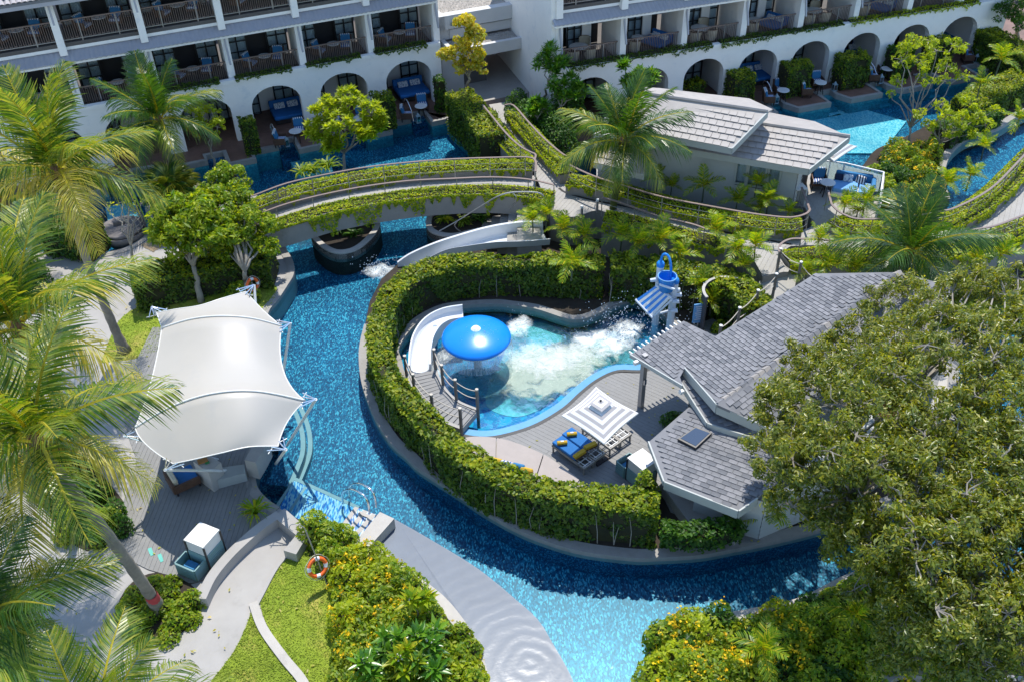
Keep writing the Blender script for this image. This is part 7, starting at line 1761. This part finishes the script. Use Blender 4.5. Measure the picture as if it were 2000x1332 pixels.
tree('shade_tree', 'bright green tree with forked grey trunk behind the tent', P(393, 590, ZL), P(378, 520, 1.7), B((345, 425, 3.3, .95), (385, 420, 3.4, .95), (350, 465, 2.8, .85), (395, 462, 2.9, .8), (430, 450, 3.0, .75), (318, 450, 2.8, .65)), 'leaf_bright', .28, .095, 95, style='ball', seed=31, sub=20, tr=.12)
tree('shade_tree', 'dense small leaved green tree beside the bridge end', P(482, 575, ZL), P(478, 530, 1.6), B((430, 345, 3.9, .6), (450, 380, 3.6, .7), (470, 410, 3.2, .7), (500, 440, 2.8, .7), (450, 440, 2.8, .7), (480, 470, 2.3, .7), (520, 480, 2.2, .5), (440, 490, 2.0, .5), (415, 375, 3.5, .6), (460, 345, 3.8, .6), (400, 400, 3.2, .6), (535, 440, 2.4, .4)), 'leaf_bright', .14, .085, 170, style='ball', seed=32, sub=18, tr=.11)
tree('bare_tree', 'nearly bare small tree with forked grey stems by the basin', P(262, 545, ZL), P(256, 480, 1.6), B((240, 395, 3.3, .5), (275, 400, 3.2, .5), (215, 415, 2.9, .4), (255, 370, 3.6, .35)), 'leaf_lime', .12, .06, 30, style='ball', seed=33, sub=5, tr=.07)
tree('lime_tree', 'yellow green shrub tree in front of the arches by the left palm', P(420, 330, ZL), P(412, 290, 1.5), B((390, 215, 3.3, .55), (415, 225, 3.1, .5), (400, 245, 2.7, .5), (425, 250, 2.6, .35)), 'leaf_lime', .15, .08, 170, style='ball', seed=34, sub=7, tr=.06)
tree('dark_tree', 'dark leafy tree at the top right corner beyond the hotel', P(1985, 80, .5), P(1985, 50, 2.0), B((1985, 5, 3.8, .8), (1960, 25, 3.2, .6), (2010, 20, 3.6, .9), (1990, 45, 2.6, .5)), 'leaf_dark', .16, .07, 150, style='ball', seed=35, sub=8, tr=.1)
# the great tree at the right
crown_px = [(1735, 560), (1790, 545), (1870, 545), (1950, 540), (2060, 540), (2100, 900), (2080, 1330), (1960, 1350), (1850, 1330), (1760, 1290), (1715, 1230), (1700, 1160), (1665, 1090), (1640, 1040), (1590, 1005), (1530, 985), (1480, 940), (1468, 885), (1505, 845), (1490, 800), (1505, 745), (1560, 715), (1590, 680), (1650, 650), (1690, 600)]
r_ = random.Random(77); bl = []; t = 0; holes_ = ((1845, 765, 34), (1690, 800, 14), (1600, 900, 12))
while len(bl) < 240 and t < 9000:
    t += 1; x, y = r_.uniform(1455, 2090), r_.uniform(540, 1345)
    if not inside(crown_px, x, y): continue
    if any((x - hx) ** 2 + (y - hy) ** 2 < hr ** 2 for hx, hy, hr in holes_): continue
    edge_d = min(math.hypot(x - a, y - b) for a, b in crown_px); z = 4.2 + min(2.6, edge_d * .022) + r_.uniform(-.5, .4) - (max(0, y - 1050) * .004)
    c = P(x, y, z)
    if any((c - b[0]).length < .46 for b in bl): continue
    bl.append((c, r_.uniform(.42, .62)))
tb = P(1835, 905, ZL); tf = P(1830, 850, 2.6)
gt = thing('great_tree', 'great spreading tree with drooping olive leaves over the pavilion and river', 'tree', tb)
rr_ = random.Random(5); MB().tube(limb_path(tb, tf, .04, rr_), [.34, .30, .27, .25, .24, .23], 12).build('trunk', 'bark_tree', gt, smooth_=True)
hubs = []
for k in range(9):
    a = k * 2 * math.pi / 9; cc = sum((b[0] for b in bl), Vector()) / len(bl); h = cc + Vector((math.cos(a) * 2.2, math.sin(a) * 2.6, -.9)); hubs.append(h); MB().tube(limb_path(tf, h, .08, rr_, 6), [.17, .15, .13, .11, .10, .09, .08], 7).build('limb', 'bark_tree', gt, smooth_=True)
tw_ = MB(); PT, NN = [], []
for c, R in bl:
    h = min(hubs, key=lambda q: (q - c).length); tw_.tube(limb_path(h, c, .1, rr_, 4), [.055, .045, .036, .028, .02], 5)
    for k in range(7):
        d = Vector((rr_.gauss(0, 1), rr_.gauss(0, 1), rr_.gauss(.1, .5))).normalized(); tip = c + d * R * rr_.uniform(.45, 1.35); tw_.tube(limb_path(c, tip, .15, rr_, 3), [.02, .017, .014, .009], 4, False)
        n = 108; p, nn = ball_points(tip, rr_.uniform(.17, .33), n, .9, .8); PT.append(p); NN.append(nn + [0, 0, .5])
tw_.build('twigs', 'bark_tree', gt, kind='stuff'); PT, NN = np.concatenate(PT), np.concatenate(NN)
leaves('crown', PT, NN, .13, .047, 'leaf_tree', gt, jit=.7, up=nrm(rng.normal(0, .6, PT.shape) + [0, 0, -.8]))

# flowering shrub beds, bush by bush
ROWS = ['first', 'second', 'third', 'fourth', 'fifth', 'sixth', 'seventh', 'eighth', 'ninth', 'tenth', 'eleventh', 'twelfth', 'thirteenth', 'fourteenth', 'fifteenth', 'sixteenth']
def bed(poly_px, z, n, rr, hh, label, mat, flowers, fd, seed, group, name='flowering_shrub', L=.13, W=.07, dens=230, rows=5):
    r = random.Random(seed); pts = []; t = 0; xs = [p[0] for p in poly_px]; ys = [p[1] for p in poly_px]
    while len(pts) < n and t < 6000:
        t += 1; x, y = r.uniform(min(xs), max(xs)), r.uniform(min(ys), max(ys))
        if not inside(poly_px, x, y): continue
        c = P(x, y, z + hh * .8); c.z = z
        if any((c - q[0]).length < rr * .85 for q in pts): continue
        pts.append((c, x, y))
    pts.sort(key=lambda q: q[2]); per = math.ceil(len(pts) / rows)
    for k in range(rows):
        row = sorted(pts[k * per:(k + 1) * per], key=lambda q: q[1])
        for i, (c, x, y) in enumerate(row):
            s = r.uniform(.85, 1.25); nm = f'{label}, {ROWS[k]} row from the top, {ROWS[i]} from the left'
            bush(name, nm, c, rr * s, rr * s * r.uniform(.85, 1.15), hh * r.uniform(.7, 1.25), mat if not isinstance(mat, (list, tuple)) else r.choice(mat), L, W, dens, 'shrub', group, flowers, fd * r.choice((.4, 1, 1.5)))
def wherex(x, a, b, words): return words[min(len(words) - 1, max(0, int((x - a) / (b - a) * len(words))))]
bedpx = [(592, 1012), (640, 1022), (700, 1048), (765, 1095), (830, 1140), (865, 1185), (915, 1240), (928, 1300), (932, 1370), (668, 1370), (664, 1290), (672, 1210), (668, 1140), (640, 1075)]
dist = lambda x, y, q: math.hypot(x - q[0], y - q[1])
marks = (((600, 1015), 'tall at the top corner of the bed'), ((655, 1045), 'beside the tiled stairs'), ((720, 1090), 'along the apron kerb, upper part'), ((800, 1150), 'along the apron kerb, middle'), ((880, 1240), 'along the apron kerb, lower part'), ((660, 1120), 'near the lifebuoy pole'), ((680, 1200), 'at the lawn edge, middle'), ((675, 1300), 'at the lawn edge, bottom'), ((760, 1200), 'in the middle of the bed'), ((780, 1300), 'at the bottom of the bed'), ((880, 1320), 'at the bottom right of the bed'))
seen_l = {}
def lab(base, marks):
    def f(x, y, i):
        m_ = min(marks, key=lambda q: dist(x, y, q[0]))[1]; k = (base, m_); seen_l[k] = seen_l.get(k, 0) + 1
        return base + ' ' + m_ + ('', ', its neighbour', ', third there', ', fourth there', ', fifth there', ', sixth there')[min(5, seen_l[k] - 1)]
    return f
bed(bedpx, ZL, 74, .50, .95, 'yellow flowered shrub beside the water apron', ['leaf_bright', 'leaf_bright', 'leaf_lime'], 'petal_yellow', 6, 5, 'yellow flowered shrubs between lawn and water apron', dens=260, rows=9)
for i, (x, y, z, lb_) in enumerate(((810, 1175, 1.5, 'large rosette plumeria in the bed, topmost, with yellowing leaves'), (830, 1235, 1.5, 'large rosette plumeria right of the others in the flower bed'), (760, 1260, 1.5, 'large rosette plumeria with white flowers at the left of the group'), (795, 1290, 1.4, 'large rosette plumeria at the centre of the flower bed bottom'), (725, 1300, 1.3, 'large rosette plumeria nearest the lawn at the bottom'), (840, 1290, 1.2, 'large rosette plumeria low by the kerb'))):
    c = P(x, y, z); tree('plumeria', lb_, Vector((c.x, c.y, ZL)), Vector((c.x, c.y, .7)), [(c, .38)], 'leaf_plum' if i % 3 else 'leaf_areca', .40, .115, 17, style='rosette', seed=50 + i, sub=6, tr=.04, flowers='petal_white')
bedR = [(1300, 1215), (1350, 1195), (1385, 1190), (1430, 1200), (1480, 1195), (1530, 1190), (1590, 1165), (1650, 1140), (1700, 1120), (1780, 1130), (1850, 1180), (1850, 1290), (1730, 1300), (1700, 1350), (1300, 1370), (1285, 1300), (1280, 1240)]
marks2 = (((1300, 1230), 'at the river corner'), ((1380, 1200), 'along the river, left part'), ((1480, 1200), 'along the river, middle'), ((1600, 1170), 'along the river under the tree edge'), ((1700, 1150), 'in the shade of the great tree'), ((1800, 1220), 'deep under the great tree'), ((1320, 1320), 'at the bottom left of the bed'), ((1420, 1300), 'at the bottom, left of the small palm'), ((1520, 1260), 'right of the small palm'), ((1620, 1280), 'at the bottom centre'), ((1700, 1290), 'beside the small pool rim'))
bed(bedR, ZL, 105, .55, 1.0, 'yellow flowered bush, lower right bed', ['leaf_bright', 'leaf_lime', 'leaf_bright', 'leaf_dark'], 'petal_yellow', 7, 8, 'yellow flowered shrubs in the lower right bed', dens=250, rows=9)
bedG = [(1705, 325), (1740, 290), (1775, 272), (1820, 262), (1842, 285), (1835, 330), (1828, 400), (1800, 425), (1720, 430), (1705, 380)]
marks3 = (((1720, 330), 'nearest the villa glass screen'), ((1770, 310), 'at the foot of the thin pale stems'), ((1820, 330), 'by the stream kerb'), ((1730, 400), 'behind the curved rail, left'), ((1800, 405), 'behind the curved rail, right'), ((1765, 365), 'in the middle of the villa garden'))
bed(bedG, ZL, 40, .55, 1.15, 'yellow flowered shrub behind the villa terrace', ['leaf_bright', 'leaf_dark', 'leaf_bright'], 'petal_yellow', 7, 9, 'shrubs between the villa and the right hand stream', dens=230)
bedP = [(248, 1150), (280, 1135), (330, 1125), (375, 1150), (385, 1180), (360, 1215), (320, 1240), (270, 1245), (238, 1230)]
marks4 = (((270, 1150), 'upper left of the palm foot'), ((350, 1150), 'upper right of the palm foot'), ((260, 1220), 'lower left of the palm foot'), ((350, 1210), 'lower right of the palm foot'))
sheet('palm_bed_soil', SPL([(225, 1210), (245, 1150), (290, 1120), (345, 1122), (392, 1165), (375, 1215), (320, 1255), (255, 1252)], ZL, 3, True), ZL + .004, 'soil')
bed(bedP, ZL, 15, .36, .5, 'low shrub round the red banded palm', 'leaf_bright', 'petal_yellow', .8, 10, 'low shrubs round the nearest palm foot', 'low_shrub', .10, .065, dens=360)
bedQ = [(30, 900), (90, 870), (150, 900), (215, 960), (240, 1010), (190, 1040), (140, 1060), (80, 960)]
marks5 = (((60, 900), 'at the left end'), ((120, 930), 'in the middle'), ((190, 990), 'near the deck'), ((150, 1040), 'at the bottom'))
sheet('left_bed_soil', SPL([(20, 910), (80, 862), (160, 890), (235, 970), (250, 1020), (170, 1075), (110, 1020), (60, 955)], ZL, 3, True), ZL + .004, 'soil')
bed(bedQ, ZL, 22, .40, .7, 'dense low shrub under the left palms', ['leaf_bright', 'leaf_dark'], None, 0, 11, 'low shrubs under the left palms', 'low_shrub', .10, .065, dens=320)
for i, (x, y, rx, h, mt, lb_) in enumerate(((1862, 585, 1.0, 1.3, 'leaf_bright', 'bright green shrub behind the shingled roof, left one'), (1930, 570, 1.0, 1.2, 'leaf_bright', 'bright green shrub behind the shingled roof, right one'), (1775, 575, .6, .9, 'leaf_yellow', 'orange yellow shrub at the roof corner'), (1262, 940, .5, 1.5, 'leaf_bright', 'upright shrub at the hedge end beside the towel cabinet'), (30, 520, 1.3, 1.2, 'leaf_dark', 'dark shrub at the left edge below the basin'), (1405, 633, .35, .5, 'leaf_bright', 'small green shrub between the pavilion roofs and shower'), (1318, 815, .5, .4, 'leaf_dark', 'low plants at the shaded deck edge by the low roof'), (310, 360, .8, 1.0, 'leaf_dark', 'dark undergrowth left of the fan palm'), (1978, 95, .9, .9, 'leaf_vine', 'pale green shrubs beside the far pool kerb'), (465, 560, .8, 1.0, 'leaf_bright', 'leafy undergrowth left of the lifebuoy stand'))):
    c = P(x, y, h * .7 + ZL); c.z = ZL; bush('shrub', lb_, c, rx, rx * .9, h, mt)
pebbles('pebbles', PP([(275, 480), (300, 465), (312, 440), (300, 425), (330, 430), (335, 470), (300, 492)], ZL), ZL, 900, .06, 'pebble_warm')
# play pots glimpsed under the great tree
sheet('play_terrace', PP([(1560, 960), (1800, 860), (1870, 800), (1860, 640), (1760, 620), (1640, 760), (1560, 860)], ZL), ZL + .012, 'coping_light')
for (x, y, r0, mt, lb_) in ((1718, 812, .48, 'pot_terra', 'large terracotta ring planter half hidden under the great tree'), (1768, 802, .2, 'fabric_yellow', 'small yellow ring toy under the great tree'), (1738, 838, .12, 'red_band', 'red bucket under the great tree')):
    c = P(x, y, ZL + .03); o = thing('planter_pot', lb_, 'pot', c); MB().lathe([(r0 * .7, 0), (r0, .35), (r0, .42), (r0 * .88, .42), (r0 * .82, .3), (0, .28)], c, 24).build('body', mt, o, smooth_=True)
    MB().lathe([(r0 * 1.0, .40), (r0 * 1.06, .40), (r0 * 1.06, .45), (r0 * .86, .45)], c, 24).build('rim', mt, o)
# grass blades catch the light on the lawns
gp_, gn_ = [], []
for poly in (lawn1, lawn2, lawn3, lawn4):
    xs = np.array([p.x for p in poly]); ys = np.array([p.y for p in poly]); n = 16000; X = rng.uniform(xs.min(), xs.max(), n); Y = rng.uniform(ys.min(), ys.max(), n); k = inside_np(poly, X, Y); gp_.append(np.stack([X[k], Y[k], np.full(k.sum(), ZL + .02)], 1))
gp_ = np.concatenate(gp_); o = leaves('lawn_grass', gp_, np.tile([0, 0, 1.], (len(gp_), 1)), .07, .018, 'grass_blade', jit=.8, kind='stuff')

# fallen leaves and scraps on the paving
fl_p = []
for q in (landB, deckK):
    for _ in range(900):
        x, y = rnd.uniform(-16, 14), rnd.uniform(14, 34)
        if inside(q, x, y): fl_p.append((x, y, ZL + .045))
leaves('fallen_leaves', fl_p[:700], np.tile([0, 0, 1.], (len(fl_p[:700]), 1)), .10, .05, 'leaf_palm_dry', jit=.25, kind='stuff')
